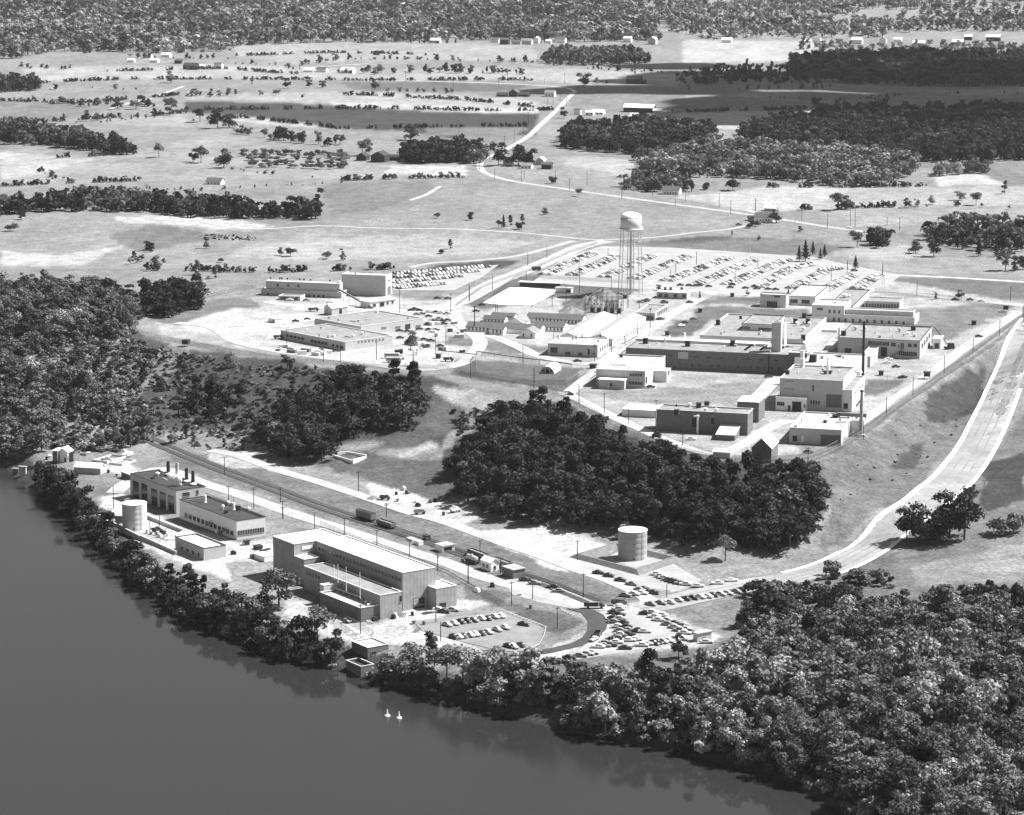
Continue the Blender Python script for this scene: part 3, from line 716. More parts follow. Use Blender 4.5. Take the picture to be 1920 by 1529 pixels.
b = Bld('frame_house', 'tall gabled timber pump house with a pale front at the far left of the yard', 'shed', axis='P', zf=Z12)
b1 = b.block((815,185), 303, (690,190), (870,150), wall=M_white, roof=M_wroof, shape='gv', rise=2.2)
b.win('F', 782, 272, 22, 50, b1, 'door', nx=1, nz=1)
b2 = b.block((880,190), 295, (822,185), (900,165), wall=M_block, roof=M_barn, shape='slab')
b3 = b.block((692,170), 320, (630,165), (760,140), wall=M_block, roof=M_white, shape='slab')
for (x, y, yb, xl, xr, yr, mm, lab) in ((310,362,448,225,318,355,M_mid,'tiny square hut standing at the water edge'),(222,385,430,150,228,375,M_block,'low flat hut on the landing beside the square hut'),(655,375,445,572,672,360,M_barn,'dark timber hut between the landing and the white roofed shed')):
    b = Bld('landing_hut', lab, 'hut', axis='P', zf=Z12); b.block((x,y), yb, (xl,y), (xr,yr), wall=mm, roof=M_grav2, shape='slab')
b = Bld('valve_house', 'small pale roofed valve house tucked behind the riverside tank', 'shed', axis='P', zf=Z12)
b.block((1480,955), 1030, (1380,958), (1540,930), wall=M_block, roof=M_grav2, shape='slab')

# --- the big pump house hall
b = Bld('boiler_hall', 'largest ribbed panel hall with a long white roof beside the riverside car park', 'hall', axis='R', zf=Z2)
b1 = b.block((1258,525), 852, (505,248), (1538,490), wall=M_panel, roof=M_wroof, cop=M_cop, par=.25, nm=('hall_wall','hall_roof'))
b.wrow('F', (545,318), (1235,580), 24, 20, 26, b1, nx=2, nz=1)
b.win('S', 1372, 764, 46, 60, b1, 'upper_door', nx=2, nz=2, m=M_mid); b.win('S', 1396, 835, 96, 56, b1, 'door', nx=1, nz=1, m=M_dark); b.win('S', 1420, 760, 48, 58, b1, 'upper_door', nx=2, nz=2, m=M_dark)
b2 = b.block((325,280), 690, (145,208), (758,212), ztop=b1['z1']-.03, wall=M_panel, roof=M_wroof, par=.25, nm=('end_block_wall','end_block_roof'))
b.win('S', 440, 300, 100, 40, b2, 'hood', nx=1, nz=1, m=M_white)
b3 = b.block((412,412), 690, (326,378), (545,388), plane=b2, wall=M_panel, roof=M_wroof, par=.25, nm=('stair_block_wall','stair_block_roof'))
b.win('S', 500, 458, 14, 50, b3, 'door', nx=1, nz=1)
b4 = b.block((1065,718), 925, (412,470), (1250,690), wall=M_panel, roof=M_grav, par=.25, nm=('wing_wall','wing_roof'))
b.wrow('F', (440,525), (540,560), 5, 12, 26, b4, nx=1, nz=2); b.wrow('F', (735,630), (850,672), 6, 12, 26, b4, nx=1, nz=2)
b.win('S', 1240, 745, 20, 55, b4, 'door', nx=1, nz=1)
b5 = b.block((895,828), 950, (548,690), (1058,808), wall=M_block, roof=M_grav2, par=.4, nm=('annex_wall','annex_roof'))
b.wrow('F', (590,745), (860,855), 6, 14, 40, b5, nx=1, nz=2)
b6 = b.block((582,635), 690, (548,585), (715,600), wall=M_pale, roof=M_wroof, par=.2, basez=b.org.z + b5['z1'] - .6, nm=('penthouse_wall','penthouse_roof'))
b7 = b.block((1545,662), 840, (1420,622), (1715,606), wall=M_panel, roof=M_wroof, par=.3, nm=('loading_wing_wall','loading_wing_roof'))
b.win('S', 1600, 800, 60, 45, b7, 'door', nx=1, nz=1, m=M_dark)
for x, yt, yb in ((670,455,580),(703,455,610),(774,480,680),(892,530,740)):
    p = b.roofpt(x, yb, b4); ht = (yb-yt)/4.571/4.35
    q = MB(); q.lathe([(.17,p.z),(.12,p.z+ht),(0,p.z+ht+.3)], 8, 0, (p.x,p.y)); q.obj('mast', M_white, b.root)
pa = b.roofpt(610, 655, b5); pb = b.roofpt(905, 765, b5); q = MB(); q.beam((pa.x,pa.y,pa.z+1.4), (pb.x,pb.y,pb.z+1.4), .45, n=10); q.beam((pb.x,pb.y,pb.z+1.4), (pb.x+.6,pb.y,pb.z-.2), .45, n=10)
for k in range(7): c = pa.lerp(pb, k/6); q.box(c.x-.15,c.x+.15,c.y-.5,c.y+.5,c.z,c.z+1.3)
q.obj('roof_pipe', M_steel, b.root)
for k in range(16):
    p = b.roofpt(560+k*43, 268+k*15.6, b1)
for x, y in ((940,790),(985,800),(960,815)): b.vent(x, y, 'mush', .6, 1.4, M_white, b5)
# railing on the annex front
b = Bld('intake_house', 'flat roofed intake house standing on the bank above the river', 'intake house', axis='R', zf=Z2)
b1 = b.block((958,1168), 1262, (820,1118), (1140,1158), wall=M_block, roof=M_grav2, cop=M_cop, par=.2)
b.wrow('S', (1010,1212), (1090,1205), 2, 46, 32, b1); b.wrow('F', (850,1160), (930,1190), 3, 14, 20, b1)
p0 = P(*zm(Z2,(800,1285))); 
b = Bld('intake_basin', 'square concrete intake basin at the waterline below the intake house', 'basin', axis='R', zf=Z2)
b1 = b.block((900,1330), 1420, (770,1250), (1010,1300), wall=M_brick, roof=M_tar, cop=M_mid, par=1.0)

# --- sheds along the railway
b = Bld('yard_cottage', 'small white gabled yard office beside the railway siding', 'shed', axis='R', zf=Z3)
b1 = b.block((322,308), 362, (262,285), (370,298), wall=M_white, roof=M_wroof, shape='gu', rise=1.6)
b.wrow('F', (278,318), (300,326), 2, 12, 18, b1); b.win('S', 345, 335, 12, 22, b1, 'door', nx=1, nz=1)
b = Bld('yard_store', 'square grey flat roofed store next to the white yard office', 'shed', axis='R', zf=Z3)
b1 = b.block((455,352), 405, (390,332), (525,340), wall=M_block, roof=M_grav2, shape='slab'); b.wrow('F', (405,358), (440,372), 3, 8, 14, b1)
b = Bld('loading_shed', 'open fronted loading shed with a pale roof by the siding fence', 'shed', axis='R', zf=Z2)
b1 = b.block((1600,300), 350, (1535,282), (1700,272), wall=M_white, roof=M_grav2, shape='slab'); b.win('S', 1645, 318, 70, 30, b1, 'open_bay', nx=2, nz=1)
b = Bld('sentry_shack', 'small shack at the far corner of the triangular car park', 'shed', axis='R', zf=Z3)
b1 = b.block((1560,735), 782, (1535,722), (1650,738), wall=M_mid, roof=M_grav2, shape='slab'); b.win('S', 1600, 762, 18, 20, b1)

# --- plateau laboratories
G_ = None
b = Bld('laboratory_annex', 'two storey pale laboratory block with white rear roof at the plateau edge', 'laboratory', zf=Z4)
b1 = b.block((428,122), 228, (125,108), (560,35), wall=M_mid, roof=M_grav2, cop=M_pale)
b.wrow('F', (340,142), (405,143), 5, 12, 16, b1, nx=2); b.wrow('F', (336,192), (406,196), 5, 15, 17, b1, nx=2); b.win('S', 436, 175, 8, 40, b1, 'door', nx=1, nz=1)
b2 = b.block((563,122), 190, (483,115), (585,98), wall=M_pale, roof=M_wroof, par=.3)
b.win('S', 575, 130, 10, 25, b2)
b3 = b.block((300,180), 236, (140,173), (318,155), wall=M_mid, roof=M_wroof, shape='slab')
b.win('F', 218, 204, 14, 20, b3, 'door', nx=1, nz=1); b.win('F', 200, 220, 12, 24, b3, 'door', nx=1, nz=1, m=M_white)
b4 = b.block((552,40), 75, (245,30), (575,22), wall=M_white, roof=M_wroof, par=.3, nm=('rear_wall','rear_roof'))

b = Bld('long_laboratory', 'long two storey dark brick laboratory with rows of small windows and a tall hood tower', 'laboratory', zf=Z5)
b1 = b.block((1010,398), 503, (98,345), (1075,330), wall=M_brick, roof=M_grav, cop=M_brick, par=.4)
for x in (270,340,480,550,620,692,765,837,918,988): b.win('F', x, 383+x*.047, 26, 9, b1, nx=3, nz=1)
for x in (395,425,460,497,567,602,638,710,745,780,817,852,897,932): b.win('F', x, 430+x*.042, 15, 17 if (x//35)%3 else 9, b1)
b.win('F', 410, 398, 56, 38, b1, 'patched_panel', nx=1, nz=1, m=M_mid)
q = MB(); p = b.hit('F', 877, 440, b1); q.box(p.x-.25,p.x+.25,b1['y0']-.5,b1['y0']-.01,b1['z0'],b1['z1']-.3); q.obj('downpipe', M_dark, b.root)
for x, y, k_ in ((205,335,'box'),(435,350,'box'),(680,348,'box'),(230,318,'stack'),(418,325,'stack'),(335,320,'mush'),(310,330,'mush')): b.vent(x, y, k_, 1.3 if k_ == 'box' else .7, 3.2 if k_ != 'stack' else 5.5, M_dark if k_ == 'box' else M_white, b1)
for x in (750,835):
    pa = b.roofpt(x, 372, b1); pb = b.roofpt(x+30, 350, b1); q = MB()
    for k in range(5): c = pa.lerp(pb, k/4); q.box(c.x-.8,c.x+.8,c.y-.4,c.y+.4,c.z-.1,c.z+1.1)
    q.obj('skylight', M_dark, b.root)
zt = b.org.z + b1['z1'] - .4
b2 = b.block((949,372), 372, (903,365), (985,352), wall=M_mid, roof=M_grav, par=.8, basez=zt, h=16.5, nm=('tower_wall','tower_roof'))
b.win('F', 926, 285, 26, 110, b2, 'louvre', nx=2, nz=9, m=M_dark); b.win('F', 926, 345, 40, 34, b2, 'base_panel', nx=1, nz=1, m=M_brick)
b.win('S', 968, 280, 14, 130, b2, 'louvre', nx=1, nz=9, m=M_pale)
for x, y in ((925,198),(945,192),(962,195)): b.vent(x, y+18, 'mush', .6, 1.6, M_steel, b2)
b3 = b.block((1085,398), 410, (985,392), (1095,372), wall=M_block, roof=M_grav2, par=.2, basez=zt, h=2.4, nm=('fan_room_wall','fan_room_roof'))
b4 = b.block((870,345), 350, (150,322), (880,320), wall=M_pale, roof=M_wroof, par=.1, basez=zt, h=1.2, nm=('roof_curb','white_deck'))
b = Bld('central_laboratory', 'broad single storey laboratory under a wide grey gravel roof in the middle of the grounds', 'laboratory', zf=Z5)
b1 = b.block((1062,352), 366, (500,303), (1210,214), wall=M_pale, roof=M_grav, cop=M_cop, par=.5, h=6.0)
zt = b.org.z + b1['z1'] - .5
b2 = b.block((902,252), 268, (730,240), (970,190), wall=M_pale, roof=M_grav, cop=M_dark, par=.4, basez=zt, h=4, nm=('penthouse_wall','penthouse_roof'))
b.wrow('F', (735,246), (770,247), 4, 9, 12, b2); b.wrow('F', (825,252), (888,255), 7, 9, 12, b2)
for x, y, k_ in ((1022,225,'box'),(1090,225,'box'),(1030,238,'mush'),(1065,268,'mush'),(1065,315,'box'),(880,205,'mush'),(1070,195,'box'),(1098,240,'mush'),(600,232,'box')): b.vent(x, y, k_, 1.2, 3.0, M_dark if k_ == 'box' else M_white, b1)
for k in range(9): b.vent(560+k*55+random.uniform(-10,10), 250+random.uniform(-40,40)*(1 if k%2 else -1), 'mush', .4, 1.0, M_white, b1)
b = Bld('white_canopy_roof', 'bright white low roof between the wide laboratory and the right wing', 'roof', zf=Z5)
b1 = b.block((1250,262), 272, (1168,255), (1290,230), wall=M_pale, roof=M_wroof, par=.1)
b = Bld('right_wing', 'two storey pale wing with ribbon windows and an outside stair facing the perimeter fence', 'laboratory', zf=Z5)
b1 = b.block((1700,320), 418, (1255,300), (1765,242), wall=M_mid, roof=M_grav, cop=M_dark, par=.5)
b.wrow('F', (1424,329), (1528,335), 9, 12, 20, b1, nx=1); b.win('F', 1557, 338, 26, 20, b1); b.win('F', 1585, 347, 8, 14, b1); b.wrow('F', (1600,345), (1611,346), 2, 8, 32, b1, nx=1, nz=3); b.win('F', 1646, 342, 20, 18, b1); b.win('F', 1676, 343, 20, 18, b1)
b.wrow('F', (1590,385), (1680,392), 9, 10, 22, b1, nx=1); b.win('F', 1505, 378, 34, 50, b1, 'open_bay', nx=1, nz=1, m=M_dark)
b.wrow('S', (1714,345), (1752,290), 4, 7, 26, b1); b.win('S', 1750, 355, 12, 26, b1, 'door', nx=1, nz=1, m=M_dark)
for x, y, k_ in ((1665,262,'box'),(1285,290,'box'),(1350,262,'mush'),(1590,270,'mush'),(1400,262,'mush')): b.vent(x, y, k_, 1.3, 2.6, M_dark if k_ == 'box' else M_steel, b1)
pa = b.hit('F', 1545, 400, b1); q = MB()
for k in range(12): q.box(pa.x+k*.55, pa.x+k*.55+.6, b1['y0']-1.6, b1['y0']-.02, pa.z+k*.32-.1, pa.z+k*.32+.02)
q.beam((pa.x,b1['y0']-1.6,pa.z+1), (pa.x+6.5,b1['y0']-1.6,pa.z+4.6), .08); q.beam((pa.x+6.5,b1['y0']-1.6,pa.z+3.5), (pa.x+6.5,b1['y0']-1.6,b1['z0']-1), .1)
q.obj('outside_stair', M_dark, b.root)
b2 = b.block((1735,395), 425, (1600,388), (1750,378), wall=M_brick, roof=M_grav, par=.1, nm=('areaway_wall','areaway_deck'), h=1.6) if False else None
b = Bld('crane_shed', 'white shed standing by the mobile crane at the end of the right wing', 'shed', zf=Z5)
b1 = b.block((1815,310), 362, (1772,305), (1830,295), wall=M_white, roof=M_wroof, shape='slab'); b.win('F', 1793, 345, 24, 28, b1, 'door', nx=1, nz=1)
b = Bld('tall_cell_block', 'grey lean block with a roofed front between the long laboratory and the tall chimney', 'laboratory', zf=Z5)
b1 = b.block((1345,470), 560, (1040,452), (1385,368), wall=M_mid, roof=M_grav2, cop=M_cop, par=.4)
b.vent(1118, 435, 'box', 1.8, 4, M_dark, b1); b.vent(1262, 408, 'box', 1, .8, M_dark, b1); b.vent(1312, 385, 'box', 2, 3, M_dark, b1); b.vent(1058, 468, 'stack', 1.3, 10, M_white, b1, 'white_stack')
b2 = b.block((1378,352), 378, (1190,343), (1415,305), wall=M_mid, roof=M_grav2, cop=M_cop, par=.3, nm=('upper_wall','upper_roof'))
b.wrow('F', (1245,362), (1262,363), 2, 12, 8, b2); b.vent(1259, 325, 'stack', .8, 9, M_white, b2); b.vent(1318, 340, 'stack', .6, 3, M_white, b2); b.vent(1348, 335, 'box', .8, 1.6, M_dark, b2)
b3 = b.block((1430,405), 462, (1378,402), (1484,356), wall=M_mid, roof=M_grav2, par=.2, nm=('side_block_wall','side_block_roof'))
b = Bld('hot_cell_building', 'tallest grey front block with a white truss screen on its roof near the chimneys', 'laboratory', zf=Z4)
b1 = b.block((1652,182), 372, (1266,166), (1735,100), wall=M_mid, roof=M_grav, cop=M_cop, par=.5)
b.wrow('F', (1460,312), (1508,315), 4, 11, 22, b1); b.win('F', 1600, 305, 96, 80, b1, 'grey_panel', nx=1, nz=1, m=M_block); b.win('F', 1472, 225, 10, 36, b1, nx=1); b.win('F', 1325, 182, 50, 3, b1, 'lintel', nx=1, nz=1); b.win('F', 1320, 230, 60, 3, b1, 'lintel', nx=1, nz=1)
b2 = b.block((1712,240), 374, (1654,232), (1790,152), wall=M_pale, roof=M_grav, cop=M_cop, par=.3, nm=('side_wall','side_roof'))
b.win('F', 1674, 336, 28, 34, b2, 'door', nx=1, nz=1, m=M_dark); b.win('S', 1748, 328, 26, 30, b2, 'door', nx=1, nz=1, m=M_dark); b.wrow('S', (1735,250), (1778,205), 4, 8, 10, b2)
# white truss screen
q = MB(); X = b1['x1']+.3; ys_ = np.linspace(b1['y0'], b1['y1']-2, 9); zt, zb_ = b1['z1']+1.2, b1['z1']-2.6
for a_, c_ in zip(ys_[:-1], ys_[1:]): q.beam((X,a_,zb_),(X,c_,zt),.16); q.beam((X,c_,zb_),(X,c_,zt),.16)
q.beam((X,ys_[0],zt),(X,ys_[-1],zt),.22); q.beam((X,ys_[0],zb_),(X,ys_[-1],zb_),.22); q.beam((X,ys_[0],zb_),(X,ys_[0],zt),.22)
q.obj('truss_screen', M_white, b.root)
for x, y, k_ in ((1405,98,'stack'),(1310,140,'box'),(1565,135,'stack'),(1545,140,'mush'),(1580,138,'mush')): b.vent(x, y, k_, 1.1, 5 if k_ == 'stack' else 2, M_white if k_ == 'stack' else M_dark, b1)
b.vent(1752, 150, 'mush', 2.2, 3.2, M_white, b2); b.vent(1560, 140, 'stack', .35, 9, M_white, b1, 'roof_mast')
b = Bld('garage_annex', 'white garage with a big dark door against the front of the tall grey block', 'garage', zf=Z4)
b1 = b.block((1425,292), 372, (1240,284), (1432,268), wall=M_white, roof=M_wroof, cop=M_cop, par=.3)
b.win('F', 1370, 340, 58, 62, b1, 'garage_door', nx=1, nz=1, m=M_dark); b.wrow('F', (1253,321), (1288,323), 4, 12, 22, b1, nx=1); b.win('F', 1323, 350, 18, 34, b1, 'door', nx=1, nz=1); b.win('F', 1418, 335, 10, 20, b1)
b.vent(1305, 276, 'mush', .9, 1.8, M_white, b1); b.vent(1405, 278, 'mush', 1.1, 1.2, M_white, b1)
b = Bld('filter_building', 'low grey building with a pale flat roof and black rear parapet near the embankment corner', 'laboratory', zf=Z4)
b1 = b.block((1645,488), 586, (1325,473), (1725,384), wall=M_mid, roof=M_grav2, cop=M_pale, par=.4)
b.win('F', 1358, 538, 30, 34, b1, 'door', nx=1, nz=1, m=M_dark); b.win('F', 1406, 540, 18, 48, b1, 'door', nx=1, nz=1, m=M_white); b.win('F', 1578, 546, 122, 60, b1, 'dark_panel', nx=1, nz=1, m=M_block)
b.vent(1400, 445, 'stack', .3, 3, M_white, b1); b.vent(1610, 410, 'box', 1.4, 1.4, M_dark, b1)
pa = b.roofpt(1620, 408, b1); pb = b.roofpt(1765, 415, b1); q = MB(); q.box(pa.x,pb.x+3,pa.y-1,pa.y+1,pa.z+1.0,pa.z+2.6); 
for k in range(4): q.box(pa.x+1+k*4.4,pa.x+1.3+k*4.4,pa.y-.9,pa.y+.9,pa.z-.1,pa.z+1.0)
q.obj('exhaust_duct', M_block, b.root)
b2 = b.block((1765,432), 520, (1700,428), (1775,424), wall=M_white, roof=M_wroof, par=.3, nm=('fan_room_wall','fan_room_roof'))
b = Bld('waste_building', 'grey block walled building with stepped roofs and a tall end block nearest the dark wood', 'laboratory', zf=Z4)
b1 = b.block((1064,386), 521, (500,378), (1098,352), wall=M_block, roof=M_grav, cop=M_pale, par=.4)
b2 = b.block((1133,316), 440, (1000,306), (1172,278), wall=M_block, roof=M_wroof, cop=M_white, par=.2, nm=('end_block_wall','end_block_roof'))
b3 = b.block((497,368), 412, (285,350), (540,325), wall=M_pale, roof=M_wroof, par=.2, nm=('low_wing_wall','low_wing_roof'))
for x, y, k_ in ((705,325,'mush'),(762,330,'box'),(812,322,'box'),(870,360,'mush'),(625,372,'box')): b.vent(x, y+20, k_, 1.1, 2.6, M_dark if k_ == 'box' else M_white, b1)
b.win('F', 735, 440, 36, 60, b1, 'door', nx=1, nz=1, m=M_dark); b.win('F', 848, 430, 24, 40, b1, 'door', nx=1, nz=1, m=M_dark)
q = MB(); p = b.hit('F', 758, 520, b1); q.lathe([(.55,b1['z0']-1),(.5,b1['z1']-2.5),(.8,b1['z1']-2.4),(.8,b1['z1']-1.6),(0,b1['z1']-1.4)],12,0,(p.x,b1['y0']-1.6)); q.box(p.x-2,p.x+.2,b1['y0']-1.9,b1['y0']-1.3,b1['z1']-2.4,b1['z1']-1.9); q.obj('white_riser_pipe', M_white, b.root)
b = Bld('sloping_roof_shed', 'small shed with a sloping roof in front of the grey block walled building', 'shed', zf=Z4)
b1 = b.block((985,520), 553, (868,515), (1008,455), wall=M_brick, roof=M_mid, shape='mono', rise=3.0)
b = Bld('white_shed', 'low white shed at the trees edge beside the scaffolded hut', 'shed', zf=Z4)
b1 = b.block((955,628), 662, (850,622), (965,600), wall=M_mid, roof=M_wroof, shape='slab')
b = Bld('scaffolded_hut', 'tall gabled hut wrapped in pipe scaffolding with a stair at the plateau corner', 'hut', zf=Z4)
b1 = b.block((1212,600), 690, (1090,596), (1258,560), wall=M_block, roof=M_wroof, shape='gv', rise=4.5)
q = MB()
for k in range(4):
    x_ = b1['x0'] + (b1['L'])*k/3
    q.beam((x_,b1['y0']-1.4,b1['z0']-2),(x_,b1['y0']-1.4,b1['z1']+4.5),.12)
for zz_ in (.33,.66,1): q.beam((b1['x0'],b1['y0']-1.4,b1['z0']+b1['h']*zz_),(b1['x1'],b1['y0']-1.4,b1['z0']+b1['h']*zz_),.1)
q.beam((b1['x0'],b1['y0']-1.5,b1['z0']),(b1['x1']-2,b1['y0']-1.5,b1['z1']+1.5),.3)
q.beam((b1['x0'],b1['y0']-1.4,b1['z1']+4.5),(b1['x1'],b1['y0']-1.4,b1['z1']+4.5),.1); q.obj('scaffold', M_dark, b.root)

# --- administration building
b = Bld('administration_building', 'white two storey administration building with a long row of square windows', 'office building', zf=Z5)
b1 = b.block((1288,130), 215, (1112,118), (1325,95), wall=M_pale, roof=M_grav2, cop=M_cop, par=.4)
b.wrow('F', (1143,143), (1168,145), 4, 8, 12, b1); b.wrow('F', (1209,157), (1261,161), 3, 11, 17, b1); b.wrow('F', (1232,200), (1260,202), 2, 11, 18, b1)
b2 = b.block((1672,192), 232, (1288,172), (1703,168), wall=M_pale, roof=M_grav2, cop=M_cop, par=.3, nm=('long_wall','lower_roof'))
b.wrow('F', (1296,205), (1612,222), 9, 12, 19, b2)
zt = b.org.z + b2['z1']
b3 = b.block((1665,162), 190, (1298,138), (1675,150), wall=M_mid, roof=M_grav2, cop=M_cop, par=.3, basez=zt-.3, nm=('upper_wall','upper_roof'))
b4 = b.block((1338,128), 150, (1205,95), (1430,42), wall=M_pale, roof=M_grav, cop=M_dark, par=.4, nm=('rear_wing_wall','rear_wing_roof'))
b.vent(1290, 85, 'mush', 2.4, 3, M_white, b4); b.vent(1315, 80, 'mush', 1.0, 1.6, M_white, b4)
b5 = b.block((1590,108), 142, (1400,104), (1608,82), wall=M_mid, roof=M_grav, cop=M_pale, par=.3, nm=('court_wing_wall','court_wing_roof')); b.wrow('F', (1412,124), (1580,128), 12, 10, 18, b5)
b6 = b.block((1130,80), 128, (978,68), (1235,55), wall=M_pale, roof=M_grav2, cop=M_dark, par=.3, nm=('entrance_wing_wall','entrance_wing_roof'))
b.wrow('F', (1000,101), (1028,102), 3, 14, 20, b6); b.wrow('F', (1063,103), (1092,105), 3, 14, 20, b6)
b7 = b.block((970,72), 138, (830,62), (980,50), wall=M_pale, roof=M_grav2, cop=M_dark, par=.3, nm=('pavilion_wall','pavilion_roof'))
b.win('F', 922, 77, 32, 9, b7, nx=3); b.wrow('F', (872,118), (918,121), 5, 10, 30, b7, 'entrance_door', nx=1); b.win('F', 895, 100, 66, 6, b7, 'entrance_hood', nx=1, nz=1, m=M_white)

b = Bld('gate_house', 'small gate office with three roof vents beside the big car park', 'gatehouse', zf=Z5)
b1 = b.block((430,58), 92, (265,48), (450,44), wall=M_mid, roof=M_wroof, cop=M_cop, par=.3)
for x in (285,318,368,415): b.win('F', x, 65+x*.02, 20, 18, b1)
for x in (312,342,402): b.vent(x, 46, 'box', .7, 2.2, M_dark, b1)
b = Bld('telephone_house', 'low office with tall side windows at the corner of the cross street', 'office building', zf=Z5)
b1 = b.block((256,168), 208, (150,155), (328,132), wall=M_mid, roof=M_grav, cop=M_cop, par=.3)
b.wrow('F', (200,190), (240,193), 3, 16, 22, b1); b.wrow('S', (272,170), (318,145), 6, 6, 22, b1)

# --- twin white sheds and their front office
b = Bld('twin_shed', 'left one of the pair of long white roofed sheds', 'shed', 'twin long white roofed sheds', zf=Z7)
b1 = b.block((1120,630), 660, (900,600), (1430,442), wall=M_pale, roof=M_shed, shape='gv', rise=2.6)
b = Bld('twin_shed', 'right one of the pair of long white roofed sheds, beside the pipe rack', 'shed', 'twin long white roofed sheds', zf=Z7)
b1 = b.block((1396,642), 700, (1170,618), (1700,462), wall=M_pale, roof=M_shed, shape='gv', rise=2.6)
b.wrow('S', (1420,665), (1680,505), 14, 8, 14, b1)
b = Bld('shop_office', 'long flat roofed workshop in front of the twin white roofed sheds', 'workshop', zf=Z7)
b1 = b.block((1266,695), 800, (830,686), (1370,640), wall=M_mid, roof=M_grav2, cop=M_cop, par=.3)
b.win('F', 884, 735, 62, 50, b1, nx=4, nz=3); b.win('F', 1190, 750, 20, 50, b1, 'door', nx=1, nz=1); b.win('F', 1005, 762, 44, 26, b1, nx=3); b.win('F', 1115, 768, 34, 24, b1, nx=3); b.win('F', 1232, 768, 16, 20, b1)
b.wrow('S', (1290,730), (1350,690), 4, 7, 30, b1)
for x, y in ((1078,640),(1130,632),(1290,622),(920,640)): b.vent(x, y, 'stack', .35, 2.4, M_dark, b1)

# --- white barracks
def barrack(lab, B, yb, A, C, shape, rise, wins, sw=None, roof=None, wall=None):
    b = Bld('barrack', lab, 'barrack', 'white wooden barracks', zf=Z7)
    b1 = b.block(B, yb, A, C, wall=wall or M_white, roof=roof or M_shing, shape=shape, rise=rise)
    if wins: b.wrow('F', *wins, b1, nx=1, nz=2)
    if sw: b.wrow('S', *sw, b1, nx=1)
    return b
barrack('rear barrack with a long row of windows, white gable next to the substation', (1128,476), 512, (640,438), (1160,425), 'gu', 2.6, ((728,458), (1108,490), 13, 13, 28))
barrack('middle barrack whose right half shows six windows beside the near white shed', (965,540), 578, (700,515), (1005,500), 'gu', 2.4, ((822,546), (948,552), 5, 12, 26))
barrack('short rear left barrack ending behind the cross wing', (530,445), 470, (330,428), (560,425), 'gu', 1.8, ((480,440), (505,442), 2, 12, 16))
barrack('left barrack wing with five windows in the second rank', (450,468), 492, (262,455), (470,440), 'gu', 1.8, ((280,470), (432,480), 6, 12, 18))
barrack('front left barrack with a long grey roof and a chain of small windows', (760,560), 600, (110,528), (805,520), 'gu', 2.4, ((138,543), (300,550), 6, 13, 28))
barrack('cross wing of the barracks with a pale gable facing the yard', (615,505), 530, (455,492), (720,445), 'gv', 3.4, None, roof=M_grav)
barrack('small projecting barrack porch with three windows on the yard side', (438,558), 605, (316,550), (475,535), 'gu', 1.6, ((350,568), (414,574), 3, 12, 26))
barrack('gabled projecting barrack wing with two square windows nearest the workshop', (718,590), 635, (580,582), (765,560), 'gv', 2.6, ((616,602), (685,604), 2, 13, 26), roof=M_grav)
# quonset hut
def quonset():
    g_ = P(*zm(Z7,(825,940))); r = 4.1; Lq = 16
    root = empty('quonset_hut', g_, -AXP, label='round backed white metal hut alone on the fenced grass', cat='hut')
    q = MB(); n_ = 14; vs = []; fs = []
    for y_ in (0, Lq):
        for k in range(n_+1): a = math.pi*k/n_; vs.append((r*math.cos(a), y_, r*math.sin(a)*1.05-.3))
    fs = [(k,k+1,n_+2+k,n_+1+k) for k in range(n_)]
    q.add(vs, fs); q.obj('curved_roof', M_wroof, root, smooth=True)
    w = MB(); w.add([(v[0]*.97, .5, v[2]*.97) for v in vs[:n_+1]], [tuple(range(n_+1))]); w.add([(v[0]*.97, Lq-.4, v[2]*.97) for v in vs[:n_+1]], [tuple(range(n_+1))]); w.obj('end_wall', M_mid, root)
    d = MB(); d.box(-.9,.9,.35,.48,-.2,2.4); d.obj('door', M_dark, root)
    for sx in (-2.4, 2.4): d = MB(); d.box(sx-.6,sx+.6,.38,.48,.9,1.9); d.obj('window', M_glass, root)
quonset()
# --- north west cluster
b = Bld('foundry_building', 'tall square pale block with a long two level workshop to its left', 'workshop', zf=Z6)
b1 = b.block((1112,127), 303, (735,108), (1168,108), wall=M_mid, roof=M_grav2, cop=M_pale, par=.3, nm=('high_block_wall','high_block_roof'))
b.win('S', 1140, 250, 26, 64, b1, 'door', nx=1, nz=1, m=M_block); b.win('S', 1140, 165, 12, 12, b1)
b2 = b.block((733,268), 318, (45,240), (770,225), wall=M_mid, roof=M_grav2, cop=M_pale, par=.2, nm=('lower_wall','lower_roof'))
for x in (102,430,458,497,538,577): b.win('F', x, 282+x*.035, 20, 24, b2)
b3 = b.block((718,195), 268, (85,162), (740,178), wall=M_mid, roof=M_wroof, cop=M_pale, par=.2, basez=b.org.z + b2['z1']-b1['z0']*0-.2, nm=('clerestory_wall','clerestory_roof'))
for x in (185,275,363): b.win('F', x, 200+x*.03, 16, 22, b3)
for x in (125,205,222,268,375,412,468,633): b.vent(x, 152+x*.045, 'mush', .7, 1.8, M_dark, b3)
b4 = b.block((382,305), 340, (192,290), (412,268), wall=M_pale, roof=M_grav, par=.2, nm=('dock_wall','dock_roof')); b.win('F', 285, 318, 150, 20, b4, 'dock_opening', nx=4, nz=1)
b.vent(718, 262, 'stack', .9, 7.5, M_white, b2, 'white_stack')
b = Bld('white_roof_workshop', 'gabled workshop with a brilliant white roof in front of the tall square block', 'workshop', axis='N', zf=Z6)
b1 = b.block((978,352), 408, (895,305), (1195,325), wall=M_pale, roof=M_wroof, shape='slab', over=.6)
for x, y, w_h in ((1015,378,26),(1080,370,40),(1128,360,16),(1170,352,16)): b.win('S', x, y, w_h, 34 if w_h == 40 else 22, b1, 'door' if w_h == 40 else 'window', nx=1, nz=1)
